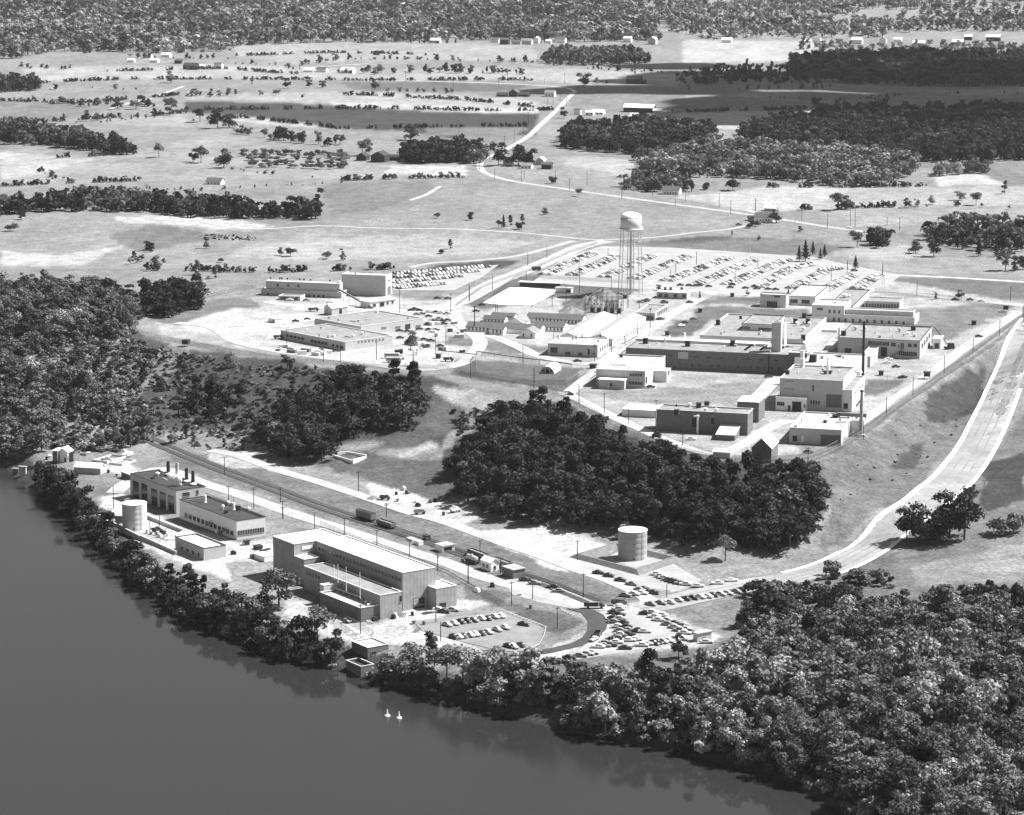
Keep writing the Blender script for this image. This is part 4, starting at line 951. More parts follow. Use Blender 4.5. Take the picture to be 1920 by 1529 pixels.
b = Bld('gabled_store', 'small gabled store with a white roof at the left of the conveyor', 'shed', axis='N', zf=Z6)
b1 = b.block((650,405), 466, (583,380), (785,388), wall=M_mid, roof=M_wroof, shape='gv', rise=2.2); b.win('S', 725, 430, 24, 40, b1, 'door', nx=1, nz=1)
b = Bld('machine_shop', 'wide grey gravel roofed machine shop at the rear of the pair', 'workshop', axis='N', zf=Z6)
b1 = b.block((900,562), 640, (500,495), (1430,490), wall=M_mid, roof=M_grav, cop=M_pale, par=.3)
for x in (1085,1108,1205,1228,1378,1400): b.win('S', x, 640-x*.06-15+12, 18, 12, b1)
b.win('S', 1300, 562, 44, 46, b1, 'door', nx=1, nz=1, m=M_dark)
b = Bld('machine_shop', 'wide grey gravel roofed machine shop nearest the bluff with dark side openings', 'workshop', axis='N', zf=Z6)
b1 = b.block((765,695), 768, (212,592), (1170,637), wall=M_mid, roof=M_grav, cop=M_pale, par=.3)
b.wrow('F', (270,638), (400,664), 5, 24, 22, b1, 'shop_opening', nx=2, nz=1, m=M_dark); b.wrow('F', (480,684), (600,706), 5, 24, 22, b1, 'shop_opening', nx=2, nz=1, m=M_dark); b.wrow('F', (660,722), (735,738), 3, 20, 22, b1, 'shop_opening', nx=2, nz=1, m=M_dark)
b.vent(910, 632, 'mush', 1, 2, M_white, b1); b.vent(830, 655, 'mush', 1, 2, M_white, b1)
b.wrow('S', (880,690), (1090,668), 8, 14, 12, b1)
b = Bld('small_trailer', 'short white trailer hut on the gravel beside the storage yard', 'hut', axis='N', zf=Z6)
b1 = b.block((165,497), 532, (105,485), (235,490), wall=M_white, roof=M_wroof, shape='slab'); b.win('F', 150, 512, 10, 20, b1, 'door', nx=1, nz=1)
b = Bld('open_carport', 'long white topped open shed at the head of the concrete yard', 'shed', zf=Z7)
b1 = b.block((932,150), 190, (582,132), (940,140), wall=M_barn, roof=M_wroof, shape='slab', over=.8); b.wrow('F', (620,160), (900,172), 7, 36, 22, b1, 'open_bay', nx=1, nz=1, m=M_dark)
b = Bld('bus_shelter', 'small stepped shelter at the yard corner next to the open shed', 'shed', zf=Z7)
b1 = b.block((1035,195), 235, (895,190), (1050,182), wall=M_pale, roof=M_grav2, shape='slab'); b.win('F', 1010, 215, 30, 24, b1, 'open_bay', nx=1, nz=1, m=M_dark)
# conveyor gallery
pa = P(*zm(Z6,(1000,412))); pb = P(*zm(Z6,(700,345))); r_ = empty('conveyor_gallery', pa, 0, label='inclined dark conveyor gallery rising left to the long workshop', cat='conveyor')
d_ = Vector((pb.x-pa.x, pb.y-pa.y, 8.5)); q = MB(); q.beam((0,0,.8), d_, 1.0); q.obj('gallery', M_block, r_)
for k in range(1,6): c = d_*k/6; q = MB(); q.beam((c.x,c.y,c.z-.5),(c.x,c.y,-1),.18); q.obj('trestle_leg', M_dark, r_)

# small roof gear on the wide laboratory and workshop roofs
_r = random.Random(44)
for o in list(S.objects):
    if o.get('category') in ('laboratory','workshop','office building','power house') :
        for ch in [c for c in o.children if c.name.startswith(('roof','high_block_roof','rear_wing_roof')) and len(c.data.vertices) == 4]:
            xs = [v.co.x for v in ch.data.vertices]; ys_ = [v.co.y for v in ch.data.vertices]; z = ch.data.vertices[0].co.z; w_, d_ = max(xs)-min(xs), max(ys_)-min(ys_)
            for k in range(int(w_*d_/260)):
                x, y = min(xs)+w_*_r.uniform(.08,.92), min(ys_)+d_*_r.uniform(.08,.92); q = MB(); kk = _r.random()
                if kk < .5: q.lathe([(.25,z-.1),(.25,z+.8),(.55,z+.85),(.3,z+1.3),(0,z+1.35)], 8, 0, (x,y))
                elif kk < .8: h_ = _r.uniform(.7,1.8); q.box(x-.8,x+.8,y-.6,y+.6,z-.1,z+h_); q.box(x-.9,x+.9,y-.7,y+.7,z+h_,z+h_+.12)
                else: L_ = _r.uniform(3,9); q.box(x-L_/2,x+L_/2,y-.15,y+.15,z+.2,z+.5); q.box(x-L_/2,x-L_/2+.2,y-.2,y+.2,z-.1,z+.2); q.box(x+L_/2-.2,x+L_/2,y-.2,y+.2,z-.1,z+.2)
                q.obj('roof_vent' if kk < .8 else 'roof_duct', _r.choice([M_white, M_steel, M_dark]), o)
# --- farm buildings: (x, base y, width px, eave px, kind, wall, roof, label)
FB = [(355,131,24,7,'gu','dark','dark','big dark barn by the far left farm road'),(408,127,14,6,'gu','white','shing','white farmhouse right of the big dark barn'),
(378,129,10,5,'gu','mid','white','low white roofed shed between the barn and the farmhouse'),(310,108,16,5,'gu','white','white','far white house among bushes, right of a second one'),(276,109,14,5,'gu','white','shing','far white house at the left end of the distant hamlet'),(245,117,12,4,'gu','white','white','small bright shed below the distant hamlet'),(288,118,14,5,'gu','white','white','bright gabled shed near the bushes of the distant hamlet'),(333,120,12,6,'gu','dark','shing','small dark shed left of the big dark barn'),
(578,136,18,4,'gu','white','white','pale bungalow by the hedge left of the white gabled one'),(602,136,18,6,'gu','white','shing','pale gabled bungalow by the far hedge'),(650,138,22,6,'gu','white','white','white cottage at the end of the far hedge'),
(400,347,28,6,'gu','white','shing','long low white hen house alone on the left pasture'),(677,302,18,8,'gv','dark','dark','smaller dark barn beside the bare tree'),(708,305,26,12,'gv','dark','dark','larger dark barn at the edge of the grove'),(738,302,18,7,'gu','dark','dark','low dark shed joined to the grove'),
(952,310,18,10,'gu','white','grav','white farmhouse behind the big roadside tree'),(986,317,20,6,'gu','white','grav','low white garage in front of the big roadside tree'),(1012,310,14,9,'gv','mid','white','white roofed barn end by the road bend'),(1024,318,18,9,'gu','dark','shing','dark shed at the right end of the roadside farm'),
(962,182,16,8,'gv','dark','shing','dark gabled barn with a pale end in the middle of the fields'),(940,182,18,4,'gu','dark','dark','long low dark shed left of the middle barn'),(981,182,20,4,'gu','dark','dark','long low dark shed right of the middle barn'),(1030,182,18,8,'gu','white','grav','white two storey house near the straight road'),
(1187,158,26,9,'gu','dark','shing','dark barn against the bright field'),(1204,158,12,5,'gu','dark','dark','dark lean shed right of the dark barn'),
(1183,211,28,9,'gu','dark','white','white roofed long barn, left half'),(1211,212,28,9,'gu','dark','white','white roofed long barn, right half'),(1232,213,16,5,'gu','mid','white','small white roofed shed after the long barn'),(1192,222,22,4,'gu','white','white','low white shed before the long barn'),
(1082,216,12,9,'gu','white','shing','tall white farmhouse beside the straight road'),(1105,217,14,6,'gu','white','white','white cottage right of the tall farmhouse'),(1120,215,22,4,'gu','white','white','long white shed right of the cottage'),
(1257,366,32,8,'gu','white','shing','white bungalow with dark gables along the highway'),(1431,418,34,10,'gu','white','shing','white cottage at the road fork'),(1410,415,16,6,'gu','mid','dark','small dark garage left of the cottage at the fork'),(1443,397,20,6,'gu','mid','white','white roofed shed behind the cottage at the fork'),
(815,81,18,5,'gu','mid','white','long pale barn at the far forest edge'),(928,80,14,6,'gu','white','shing','pale farmhouse left of the far dark barn'),(945,84,16,9,'gu','dark','shing','dark square barn at the far forest edge'),(968,84,16,5,'gu','mid','shing','low shed between two far barns'),(986,84,20,7,'gu','mid','grav','wide grey barn at the far forest edge'),(1005,82,10,9,'gv','white','white','pale gable end right of the wide grey barn'),(1028,82,10,5,'gu','white','white','tiny shed right of the far barns'),(1050,81,18,7,'gu','white','shing','white farmhouse right of the far barns'),
(1176,80,14,8,'gu','white','white','white house where the far field begins'),(1222,84,14,10,'gv','mid','white','tall pale silo barn at the far field edge'),(1362,81,18,6,'gu','white','white','white house on the bright far field'),(1515,81,12,4,'gu','white','white','small white shed by the far round tree'),(1530,80,16,7,'gu','white','grav','pale farmhouse beyond the dark wood'),(1606,83,20,8,'gu','white','white','large white farmhouse beyond the dark wood'),(1655,82,12,8,'gv','white','grav','pale gabled house beyond the dark wood, middle'),(1683,80,14,6,'gu','white','white','pale block house beyond the dark wood'),(1722,86,22,5,'gu','mid','white','white roofed farm shed behind the dark wood'),(1795,84,20,5,'gu','mid','white','white roofed farm shed behind the wood, right'),(1815,76,14,7,'gu','dark','white','small dark barn with white roof beyond the wood'),(1862,78,26,8,'gu','dark','white','largest dark barn with white roof at the right horizon'),
(710,12,18,5,'gu','white','white','far white building left of the forest clearing'),(745,13,26,4,'gu','white','white','long far white building in the forest clearing'),(790,14,26,4,'gu','white','grav','second long far building in the forest clearing'),(930,10,22,5,'gu','white','white','far white building right of the forest clearing'),(880,13,30,3,'gu','white','white','low far building among the distant trees'),
(1887,585,12,12,'x','dark','dark','')]
WM = {'dark':M_barn,'white':M_white,'mid':M_mid}; RM = {'dark':M_barn,'shing':M_shing,'white':M_wroof,'grav':M_grav}
for x, yb, w, hp, kd, wa, ro, lab in FB:
    if kd == 'x': continue
    b = Bld('barn' if 'barn' in lab else ('farmhouse' if ('house' in lab or 'cottage' in lab or 'bungalow' in lab) else ('far_building' if 'far' in lab and 'building' in lab else 'farm_shed')), lab, 'barn' if 'barn' in lab else ('house' if 'house' in lab or 'cottage' in lab or 'bungalow' in lab else 'shed'), axis='P')
    g_ = P(x+w/2, yb); sc = scale_at(g_); wd = min(w*.75/sc, 14) if kd == 'gu' else w/sc*1.3
    top = g_ + Vector((0,0,hp/sc)) + b.vx*wd
    b1 = b.block((x+w/2, yb-hp), yb, (x-w/2, yb-hp), proj(top), wall=WM[wa], roof=RM[ro], shape=kd, rise=max(1.5, min(4, wd*.28)), over=.5)
    if wa == 'white' and w > 13 and yb > 150:
        k = max(2, int(w/6)); b.wrow('F', (x-w*.32, yb-hp*.5), (x+w*.32, yb-hp*.5), k, 2.2, 3, b1, nx=1, nz=1)
# ------------------------------------------------------------------ tanks
def tank(px, pyb, rpx, ytop, label, m, group=None, shellring=True):
    c = P(px, pyb); sc = scale_at(c); r = rpx/sc
    X, Yr, Zr = ray(px, ytop); h = CH + Zr/Yr*c.y - c.z
    root = empty('storage_tank', c, 0, label=label, cat='storage tank')
    n_ = 5
    for k in range(n_):
        q = MB(); z0 = h*k/n_ - (1 if k == 0 else 0); z1 = h*(k+1)/n_-.03
        q.lathe([(r,z0),(r,z1),(r-.02,z1+.03)], 48); q.obj('shell_course', m, root, smooth=False)
        for p_ in root.children[-1].data.polygons: p_.use_smooth = len(p_.vertices) == 4
    q = MB(); q.lathe([(r+.12,h-.15),(r+.12,h+.02),(r-.4,h+.12),(r*.5,h+.45),(0,h+.6)], 48); ro = q.obj('roof', M_wroof, root, smooth=False)
    q = MB()
    a0 = 2.1
    for k in range(8):
        a = a0 + k*.09; q.beam((r*.93*math.cos(a),r*.93*math.sin(a),h+.1),(r*.93*math.cos(a),r*.93*math.sin(a),h+1.2),.05)
        if k: b_ = a0+(k-1)*.09; q.beam((r*.93*math.cos(a),r*.93*math.sin(a),h+1.2),(r*.93*math.cos(b_),r*.93*math.sin(b_),h+1.2),.05)
    q.obj('roof_railing', M_white, ro)
    q = MB(); q.lathe([(.45,0),(.45,.15)],12,0,(0,0)); o_ = q.obj('manhole', M_dark, root); o_.rotation_euler = (math.pi/2,0,0); o_.location = (r*.05,-r-.02,1.0)
    q = MB(); a = math.radians(-50); x_, y_ = (r+.25)*math.cos(a), (r+.25)*math.sin(a); q.beam((x_,y_,0),(x_,y_,h+.8),.07); q.beam((x_+.4,y_+.3,0),(x_+.4,y_+.3,h+.8),.07)
    for k in range(int(h/.8)): q.beam((x_,y_,k*.8),(x_+.4,y_+.3,k*.8),.05)
    q.obj('ladder', M_steel, root)
    return root, c, r
M_tank = mat('weathered_white_tank', .5, .6, .10, .2, fine=.06)
M_tank2 = mat('grey_tank_steel', .30, .6, .12, .25, fine=.08)
tank(253, 991, 23, 943, 'white storage tank inside a low wall beside the river trees', M_tank)
tank(1186, 1047, 27, 993, 'large grey storage tank standing in a square grass dyke at the wood foot', M_tank2)
# dyke round the large tank
def berm(name, pxs, hh, w, m, label=None, cat=None):
    q = [P(x, y) for x, y in pxs]; q = q + [q[0]]; vs = []; fs = []
    ring = []
    cx_ = sum((p.x for p in q[:-1]))/4; cy_ = sum((p.y for p in q[:-1]))/4
    for f, z in ((1,0-.3),(1-w,hh),(1-w*1.35,hh),(1-w*2.3,0-.3)):
        ring.append([(cx_+(p.x-cx_)*f, cy_+(p.y-cy_)*f, hgt(cx_+(p.x-cx_)*f, cy_+(p.y-cy_)*f)+z) for p in q[:-1]])
    for r_ in ring: vs += r_
    for k in range(3):
        for i in range(4): fs.append((k*4+i, k*4+(i+1)%4, (k+1)*4+(i+1)%4, (k+1)*4+i))
    o = mesh_obj(name, vs, fs, m); tagp(o, label, cat); return o
M_turf = mat('mown_turf', .16, 1, .2, .5, fine=.25, spec=.05)
berm('tank_dyke', [(1064,1045),(1150,1020),(1286,1052),(1198,1081)], 1.8, .16, M_turf, 'square grass dyke round the large grey tank', 'dyke')
lot([(1130,1048),(1160,1036),(1246,1053),(1190,1066)], M_lot, 'tank_pad', .2)
def wall_line(name, pxs, h, t, m, label=None, cat='wall', closed=False, cop=None):
    q = [P(x, y) for x, y in pxs]; root = empty(name, q[0], 0, label=label, cat=cat); mb = MB(); k = 0
    pr = list(zip(q, q[1:] + ([q[0]] if closed else [])))
    for a, b_ in pr[:len(q) if closed else len(q)-1]:
        mb = MB(); d = (b_-a); d.z = 0; L = d.length; d.normalize(); n_ = Vector((-d.y, d.x, 0))*t/2
        z0 = min(a.z, b_.z)-1.5; z1 = max(a.z, b_.z)+h; o = root.location
        c4 = [a-n_-d*t/2, a+n_-d*t/2, b_+n_+d*(t/2-.01), b_-n_+d*(t/2-.01)]
        mb.add([(p.x-o.x,p.y-o.y,z0-o.z) for p in c4]+[(p.x-o.x,p.y-o.y,z1-o.z+k*.012) for p in c4], [(0,1,2,3),(4,7,6,5),(0,4,5,1),(1,5,6,2),(2,6,7,3),(3,7,4,0)]); mb.obj('wall_panel', m, root); k += 1
    return root
wall_line('retaining_wall', [(187,976),(212,990),(265,1012),(330,1040)], 1.6, .8, M_mid, 'low concrete retaining wall between the white tank and the river trees')
wall_line('pit_wall', [(275,972),(345,1000),(330,1008)], 1.5, .4, M_mid, 'concrete pit wall behind the white tank')
wall_line('basin_frame', [(627,857),(650,850),(686,859),(662,870)], .9, .5, M_white, 'white rectangular concrete basin frame on the bluff slope', 'basin', True)
# concrete bins and stacks of timber in the laydown yard
for i, (x, y, w_, d_, h_, mm, lab) in enumerate([(205,862,34,16,1.0,M_pale,'square white sided bin behind the white roofed shed'),(230,868,30,12,.9,M_pale,'square pale bin nearest the power house'),(180,846,40,3,1.2,M_dark,'dark stack of pipes at the back of the laydown yard'),(210,846,36,3,1.4,M_dark,'second dark stack of pipes at the back of the laydown yard'),(160,853,14,4,1.2,M_block,'grey crate pile left in the laydown yard'),(240,853,12,5,1.6,M_white,'white crate pile right in the laydown yard')]):
    c = P(x, y); sc = scale_at(c); W2 = w_/sc/2; D2 = d_/2; r_ = empty('storage_bin' if h_ < 1.1 else 'stacked_pile', c, -.5, label=lab, cat='bin' if h_ < 1.1 else 'pile')
    if h_ < 1.1:
        for (a0,a1,b0,b1_) in ((-W2,W2,-D2,-D2+.3),(-W2,W2,D2-.3,D2),(-W2,-W2+.3,-D2+.3,D2-.3),(W2-.3,W2,-D2+.3,D2-.3)): q = MB(); q.box(a0,a1,b0,b1_,-.5,h_); q.obj('side_board', mm, r_)
    else:
        for k in range(5): q = MB(); q.box(-W2+k*W2*.4,-W2+k*W2*.4+W2*.36,-D2,D2,-.5,h_*(.7+.3*math.sin(k*2.3))); q.obj('stack', mm, r_)
# ------------------------------------------------------------------ water tower
def water_tower():
    c = P(1182, 553); sc = scale_at(c); X, Yr, Zr = ray(1182, 398); Ht = CH + Zr/Yr*c.y - c.z; r = 19.5/sc
    root = empty('water_tower', c, 0, label='white elevated water tower on six slender legs above the car park', cat='water tower')
    zc = Ht - 31/sc; zt = Ht - 9/sc
    q = MB(); q.lathe([(.6,zc-r*.35),(r*.45,zc-r*.28),(r*.8,zc-r*.12),(r,zc+.2),(r,zt)], 40); t_ = q.obj('tank', M_tank, root, smooth=True)
    q = MB(); q.lathe([(r+.1,zt),(r*.97,zt+.8),(r*.75,Ht-1.0),(r*.4,Ht-.2),(0,Ht)], 40); q.obj('roof', M_wroof, t_, smooth=True)
    q = MB(); q.lathe([(r+.05,zc-.1),(r+1.2,zc-.1),(r+1.2,zc+.15),(r+.05,zc+.15)], 40); bal = q.obj('balcony', M_alum, root)
    q = MB()
    for k in range(24):
        a = k*math.pi/12; b_ = (k+1)*math.pi/12; q.beam((math.cos(a)*(r+1.1),math.sin(a)*(r+1.1),zc+.1),(math.cos(a)*(r+1.1),math.sin(a)*(r+1.1),zc+1.2),.04); q.beam((math.cos(a)*(r+1.1),math.sin(a)*(r+1.1),zc+1.2),(math.cos(b_)*(r+1.1),math.sin(b_)*(r+1.1),zc+1.2),.05)
    q.obj('railing', M_alum, bal)
    rb = r*1.22; ang = [math.radians(12+60*k) for k in range(6)]
    def at_(k, f, rr=None): R_ = rb + (r*.98-rb)*f; return Vector((R_*math.cos(ang[k%6]), R_*math.sin(ang[k%6]), (zc+.5)*f))
    for k in range(6):
        q = MB(); q.beam(at_(k,0)-Vector((0,0,2)), at_(k,1), .38, n=8); q.obj('leg', M_steel, root, smooth=False)
        f_ = MB(); f_.box(-1,1,-1,1,-2,.5); o_ = f_.obj('footing', M_pale, root.children[-1]); o_.location = at_(k,0)
    q = MB(); q.lathe([(.75,-1),(.75,zc-r*.3)], 16); q.obj('riser_pipe', M_tank, root, smooth=False)
    for f in (.28,.55,.8):
        q = MB()
        for k in range(6): q.beam(at_(k,f), at_(k+1,f), .2)
        q.obj('strut_ring', M_steel, root)
    q = MB()
    for f0, f1 in ((0,.28),(.28,.55),(.55,.8),(.8,1)):
        for k in range(6): q.beam(at_(k,f0), at_(k+1,f1), .07); q.beam(at_(k+1,f0), at_(k,f1), .07)
    q.obj('brace_rod', M_steel, root)
    q = MB()
    a = ang[4]; 
    for s_ in (-.2,.2): q.beam(at_(4,0)+Vector((s_,-.4,0)), at_(4,1)+Vector((s_,-.4,0)), .05)
    q.obj('ladder', M_alum, root)
water_tower()
# ------------------------------------------------------------------ tall chimneys
def chimney(x, yb, yt, r0, r1, label, m):
    c = P(x, yb); X, Yr, Zr = ray(x, yt); h = CH + Zr/Yr*c.y - c.z
    root = empty('chimney', c, 0, label=label, cat='chimney'); q = MB(); q.lathe([(r0,-1),(r0*.95,h*.3),(r1,h-.5)], 16); q.obj('stack_pipe', m, root, smooth=False)
    q = MB(); q.lathe([(r1+.25,h-.8),(r1+.25,h),(r1-.2,h),(r1-.2,h-1),(0,h-1)], 16); q.obj('rim', M_dark, root)
    q = MB(); q.box(-r0*1.8,r0*1.8,-r0*1.8,r0*1.8,-1.5,1.0); q.obj('plinth', M_pale, root)
    return root
chimney(1617, 742, 603, .8, .65, 'tall dark steel chimney rising behind the tall grey front block', M_dark)
chimney(1614, 818, 732, 1.0, .7, 'shorter grey chimney on a wide foot beside the fan duct', M_tank2)
# ------------------------------------------------------------------ utility poles
POLES = {}
def pole_mesh(kind):
    if kind in POLES: return POLES[kind]
    q = MB(); q.lathe([(.2,-1),(.13,1.0),(0,1.0)], 7)
    # stored as unit shaft (height 1) scaled later
    q = MB(); q.v = []; q.lathe([(.22,0),(.15,1.0),(0,1.001)], 7); POLES['shaft'] = q.obj('shaft', M_wood, link=False).data
    q = MB(); q.box(-1.3,1.3,-.09,.09,-.09,.09)
    for x_ in (-1.15,-.6,.6,1.15): q.lathe([(.06,.09),(.09,.22),(.05,.3),(0,.3)], 6, 0, (x_,0))
    POLES['arm'] = q.obj('crossarm', M_wood, link=False).data
    q = MB(); q.lathe([(.3,-.5),(.32,-.45),(.32,.45),(.25,.55),(0,.55)], 10); POLES['can'] = q.obj('transformer', M_steel, link=False).data
    return POLES[kind]
pole_mesh('shaft')
POLL = []
def upole(x, yb, hpx, arms=1, can=0, label=None, cat='utility pole'):
    c = P(x, yb); sc = scale_at(c); h = min(max(hpx/sc, 6), 16)
    if h*sc < hpx*.8 and hpx/sc < 22: h = hpx/sc
    root = empty('utility_pole', c, random.uniform(-.2,.2)+.6, label='', cat=cat, group='wooden utility poles'); POLL.append((root, x, yb, h))
    s = bpy.data.objects.new('shaft', POLES['shaft']); COL.objects.link(s); s.parent = root; s.scale = (1,1,h+1); s.location.z = -1
    for k in range(arms):
        a = bpy.data.objects.new('crossarm', POLES['arm']); COL.objects.link(a); a.parent = root; a.location = (0,-.2,h-.5-k*1.0)
    if can: a = bpy.data.objects.new('transformer', POLES['can']); COL.objects.link(a); a.parent = root; a.location = (.45,.1,h-2.4)
    return root
def zp(zf, l_):
    for t in l_: p = zm(zf, t[:2]); upole(p[0], p[1], t[2]/zf[2], *(t[3:] or (1,)))
zp(Z1, [(588,515,178,0),(1416,465,118),(1598,520,165,2),(1805,585,130),(1388,275,140),(1168,85,90),(1790,470,115),(1452,560,130,0),(918,640,90,0),(850,700,80,0)])
zp(Z2, [(232,60,90),(502,148,150),(760,195,150),(1037,297,150),(1315,395,160,1),(1557,505,170,2,1),(1820,615,200,1),(1542,950,210,0),(897,1045,260,1),(1583,1110,170,0),(1458,1250,240,0),(1118,30,50)])
zp(Z3, [(840,292,125),(876,515,150),(720,698,130),(256,250,85),(380,370,100),(445,560,145),(184,430,120),(1376,515,30,0),(572,525,50,0)])
zp(Z4, [(18,320,120,0),(175,387,135),(326,450,115),(496,460,165,1),(662,580,65),(1440,680,90),(1175,780,220,1),(1783,545,120,0)])
zp(Z9, [(457,995,170,0),(681,820,165,0),(945,630,150,0),(1188,465,140,0),(1412,320,140,0),(1612,205,150,0),(680,300,40,0)])
zp(Z6, [(610,470,125),(1232,440,210),(1670,440,165,1,1),(1830,345,130),(1875,605,220),(1628,720,170),(1540,800,180),(265,750,170),(578,865,140),(725,860,160),(1033,845,160),(1347,895,100),(1840,960,110)])
zp(Z7, [(138,298,130,0),(343,210,130,0),(185,570,230),(386,430,180,0),(370,430,110,0),(690,360,90,0),(640,130,90,0),(1108,235,200,0),(1388,200,130,0),(868,355,120,0),(880,668,100,0),(612,850,160,0),(710,1020,130,0),(1240,840,160,2),(1390,755,110,0),(1507,680,100,0),(1728,540,170,1),(1632,430,130),(1617,600,100,0),(990,300,130,0)])
zp(Z8, [(27,340,75,0),(128,295,70,0),(298,385,85,0),(452,285,45,0),(782,405,50,0),(920,320,60,0),(810,370,60,0),(1478,95,70),(1613,137,75),(1735,122,110),(1760,130,105),(1233,45,60),(1102,60,70),(1720,355,50,0),(1905,375,60,0),(1125,430,60,0),(1245,340,50,0)])
zp((1280,220,3.0), [(17,475,60),(205,508,80),(270,545,75),(408,528,75),(1125,893,65,0),(1317,1002,85,0),(1843,1035,85,0),(1150,610,50),(1220,635,70),(835,925,90,0),(925,880,70,0),(78,830,70,0),(1912,1120,60,0)])
zp((640,220,3.0), [(862,350,60),(777,300,50),(835,245,70),(1030,345,45),(1014,365,60),(1204,360,60),(1284,410,65),(1382,385,75),(1578,460,75),(1750,450,60),(1878,505,70),(1026,85,55),(973,135,60),(918,175,70),(1053,55,60)])
zp((640,0,3.0), [(1052,700,70),(1089,670,60),(1125,640,55),(1158,610,50),(1192,590,45),(1268,600,50),(1230,565,40),(1255,470,55),(1143,475,30),(885,490,45),(936,440,40),(630,500,55),(362,460,60)])
zp(Z11, [(135,1085,155),(1012,205,150,0),(1507,290,170,0),(1860,400,145,0),(630,510,250,0),(352,1290,65),(276,30,40,0),(563,70,60,0)])
# guard huts on posts
def guard_hut(x, yb, wpx, label, posts=True):
    c = P(x, yb); sc = scale_at(c); w = max(wpx/sc, 2.2); r_ = empty('guard_hut', c, -AXP, label=label, cat='guard hut', group='dark guard huts along the fence')
    z0 = 1.6 if posts else 0
    q = MB(); q.box(-w/2,w/2,-w/2,w/2,z0-.3*(not posts),z0+2.3); q.obj('cabin', M_barn, r_)
    q = MB(); q.box(-w/2-.4,w/2+.4,-w/2-.4,w/2+.4,z0+2.3,z0+2.5); q.obj('roof', M_tar, r_)
    for s_ in (-1,1):
        q = MB(); q.box(s_*w*.22-w*.14,s_*w*.22+w*.14,-w/2-.04,-w/2+.02,z0+1.2,z0+1.9); q.obj('window', M_glass, r_)
    if posts:
        for a in (-1,1):
            for b_ in (-1,1): q = MB(); q.beam((a*w*.45,b_*w*.45,-1),(a*w*.45,b_*w*.45,z0),.12); q.obj('leg', M_wood, r_)
guard_hut(1738, 711, 11, 'dark guard hut at the lower gate of the embankment fence'); guard_hut(1886, 585, 9, 'dark guard hut at the top right gate near the embankment road'); guard_hut(349, 650, 12, 'dark guard hut on legs at the bend of the fence above the bluff')
guard_hut(1313, 586, 6, 'small dark hut beside the lawn kerb left of the wide laboratory', False); guard_hut(1373, 557, 6, 'small dark hut on the lawn behind the lawn kerb', False); guard_hut(1251, 629, 6, 'small dark hut at the crossing left of the long laboratory', False)
guard_hut(1652, 704, 8, 'small dark hut beside the lower inner fence', False); guard_hut(1826, 609, 8, 'small dark hut alone on the right lawn', False); guard_hut(1112, 691, 11, 'dark hut beside the pipe rack corner', False); guard_hut(1172, 560, 7, 'dark hut under the water tower legs', False)
guard_hut(199, 975, 15, 'dark timber platform hut between the river trees and the white tank'); guard_hut(822, 672, 8, 'dark box hut beside the overhead pipe', False)
# ------------------------------------------------------------------ fences
fm = bpy.data.materials.new('chain_link'); fm.use_nodes = True; n = fm.node_tree.nodes; l = fm.node_tree.links; b_ = n['Principled BSDF']
b_.inputs['Base Color'].default_value = (.09,.09,.09,1); b_.inputs['Roughness'].default_value = .9; b_.inputs['Alpha'].default_value = .28
def fence(pxs, label, h=2.6, step=4.0, wz=0, name='chain_link_fence', curved=False):
    q = [P(x, y) for x, y in pxs]; q = smooth_line(q) if curved else q; o = q[0].copy(); root = empty(name, o, 0, label=label, cat='fence')
    pts_ = [q[0]]
    for p in q[1:]:
        L = (p-pts_[-1]).length; k = max(1, round(L/step)); a = pts_[-1].copy(); pts_ += [a+(p-a)*t/k for t in range(1,k+1)]
    pts_ = [Vector((p.x,p.y,hgt(p.x,p.y)))-o for p in pts_]
    m = MB()
    for p in pts_: m.beam((p.x,p.y,p.z-.5),(p.x,p.y,p.z+h),.09)
    ob = m.obj('fence_post', M_steel if h > 2 else M_wood, root); ob['kind'] = 'stuff'
    m = MB()
    for a, c in zip(pts_, pts_[1:]): m.beam((a.x,a.y,a.z+h-.05),(c.x,c.y,c.z+h-.05),.05)
    m.obj('top_rail', M_steel if h > 2 else M_wood, root)
    if h > 2:
        m = MB()
        for a, c in zip(pts_, pts_[1:]): m.add([(a.x,a.y,a.z),(c.x,c.y,c.z),(c.x,c.y,c.z+h-.1),(a.x,a.y,a.z+h-.1)], [(0,1,2,3)])
        m.obj('chain_link_mesh', fm, root)
    else:
        m = MB()
        for a, c in zip(pts_, pts_[1:]): m.beam((a.x,a.y,a.z+h*.5),(c.x,c.y,c.z+h*.5),.04)
        m.obj('lower_rail', M_wood, root)
fence([(1150,808),(1240,838),(1330,864),(1400,874),(1450,874),(1528,864),(1620,818),(1700,757),(1800,690),(1900,618),(1985,560)], 'double chain link fence crowning the long right embankment', 3.2, 3.2, curved=True)
fence([(1152,802),(1240,832),(1330,857),(1400,867),(1450,867),(1526,857),(1616,811),(1696,750),(1796,683),(1896,611),(1980,553)], 'inner line of the fence crowning the right embankment', 3.0, 3.2, curved=True)
fence([(820,690),(870,706),(960,724),(1060,744),(1150,802)], 'chain link fence above the bare gully behind the wood', 3, 4, curved=True)
fence([(480,540),(400,556),(330,580),(262,598),(250,612),(262,626),(330,642),(450,665),(560,680),(640,685),(740,694),(820,693)], 'chain link fence curving round the left end of the plateau', 2.8, 4, curved=True)
fence([(892,668),(893,700)], 'short fence return by the overhead pipe', 3)
fence([(893,668),(960,672),(1012,684)], 'fence along the far side of the round hut lawn', 3)
fence([(1105,700),(1062,722),(1000,722),(880,706),(862,703)], 'fence along the near side of the round hut lawn', 3)
fence([(855,575),(905,540),(985,512),(1068,475),(1120,458)], 'fence on the left of the wide entrance road', 2.4, 5)
fence([(905,570),(968,522),(985,520),(1190,533)], 'fence round the concrete yard next to the entrance road', 2.6, 5)
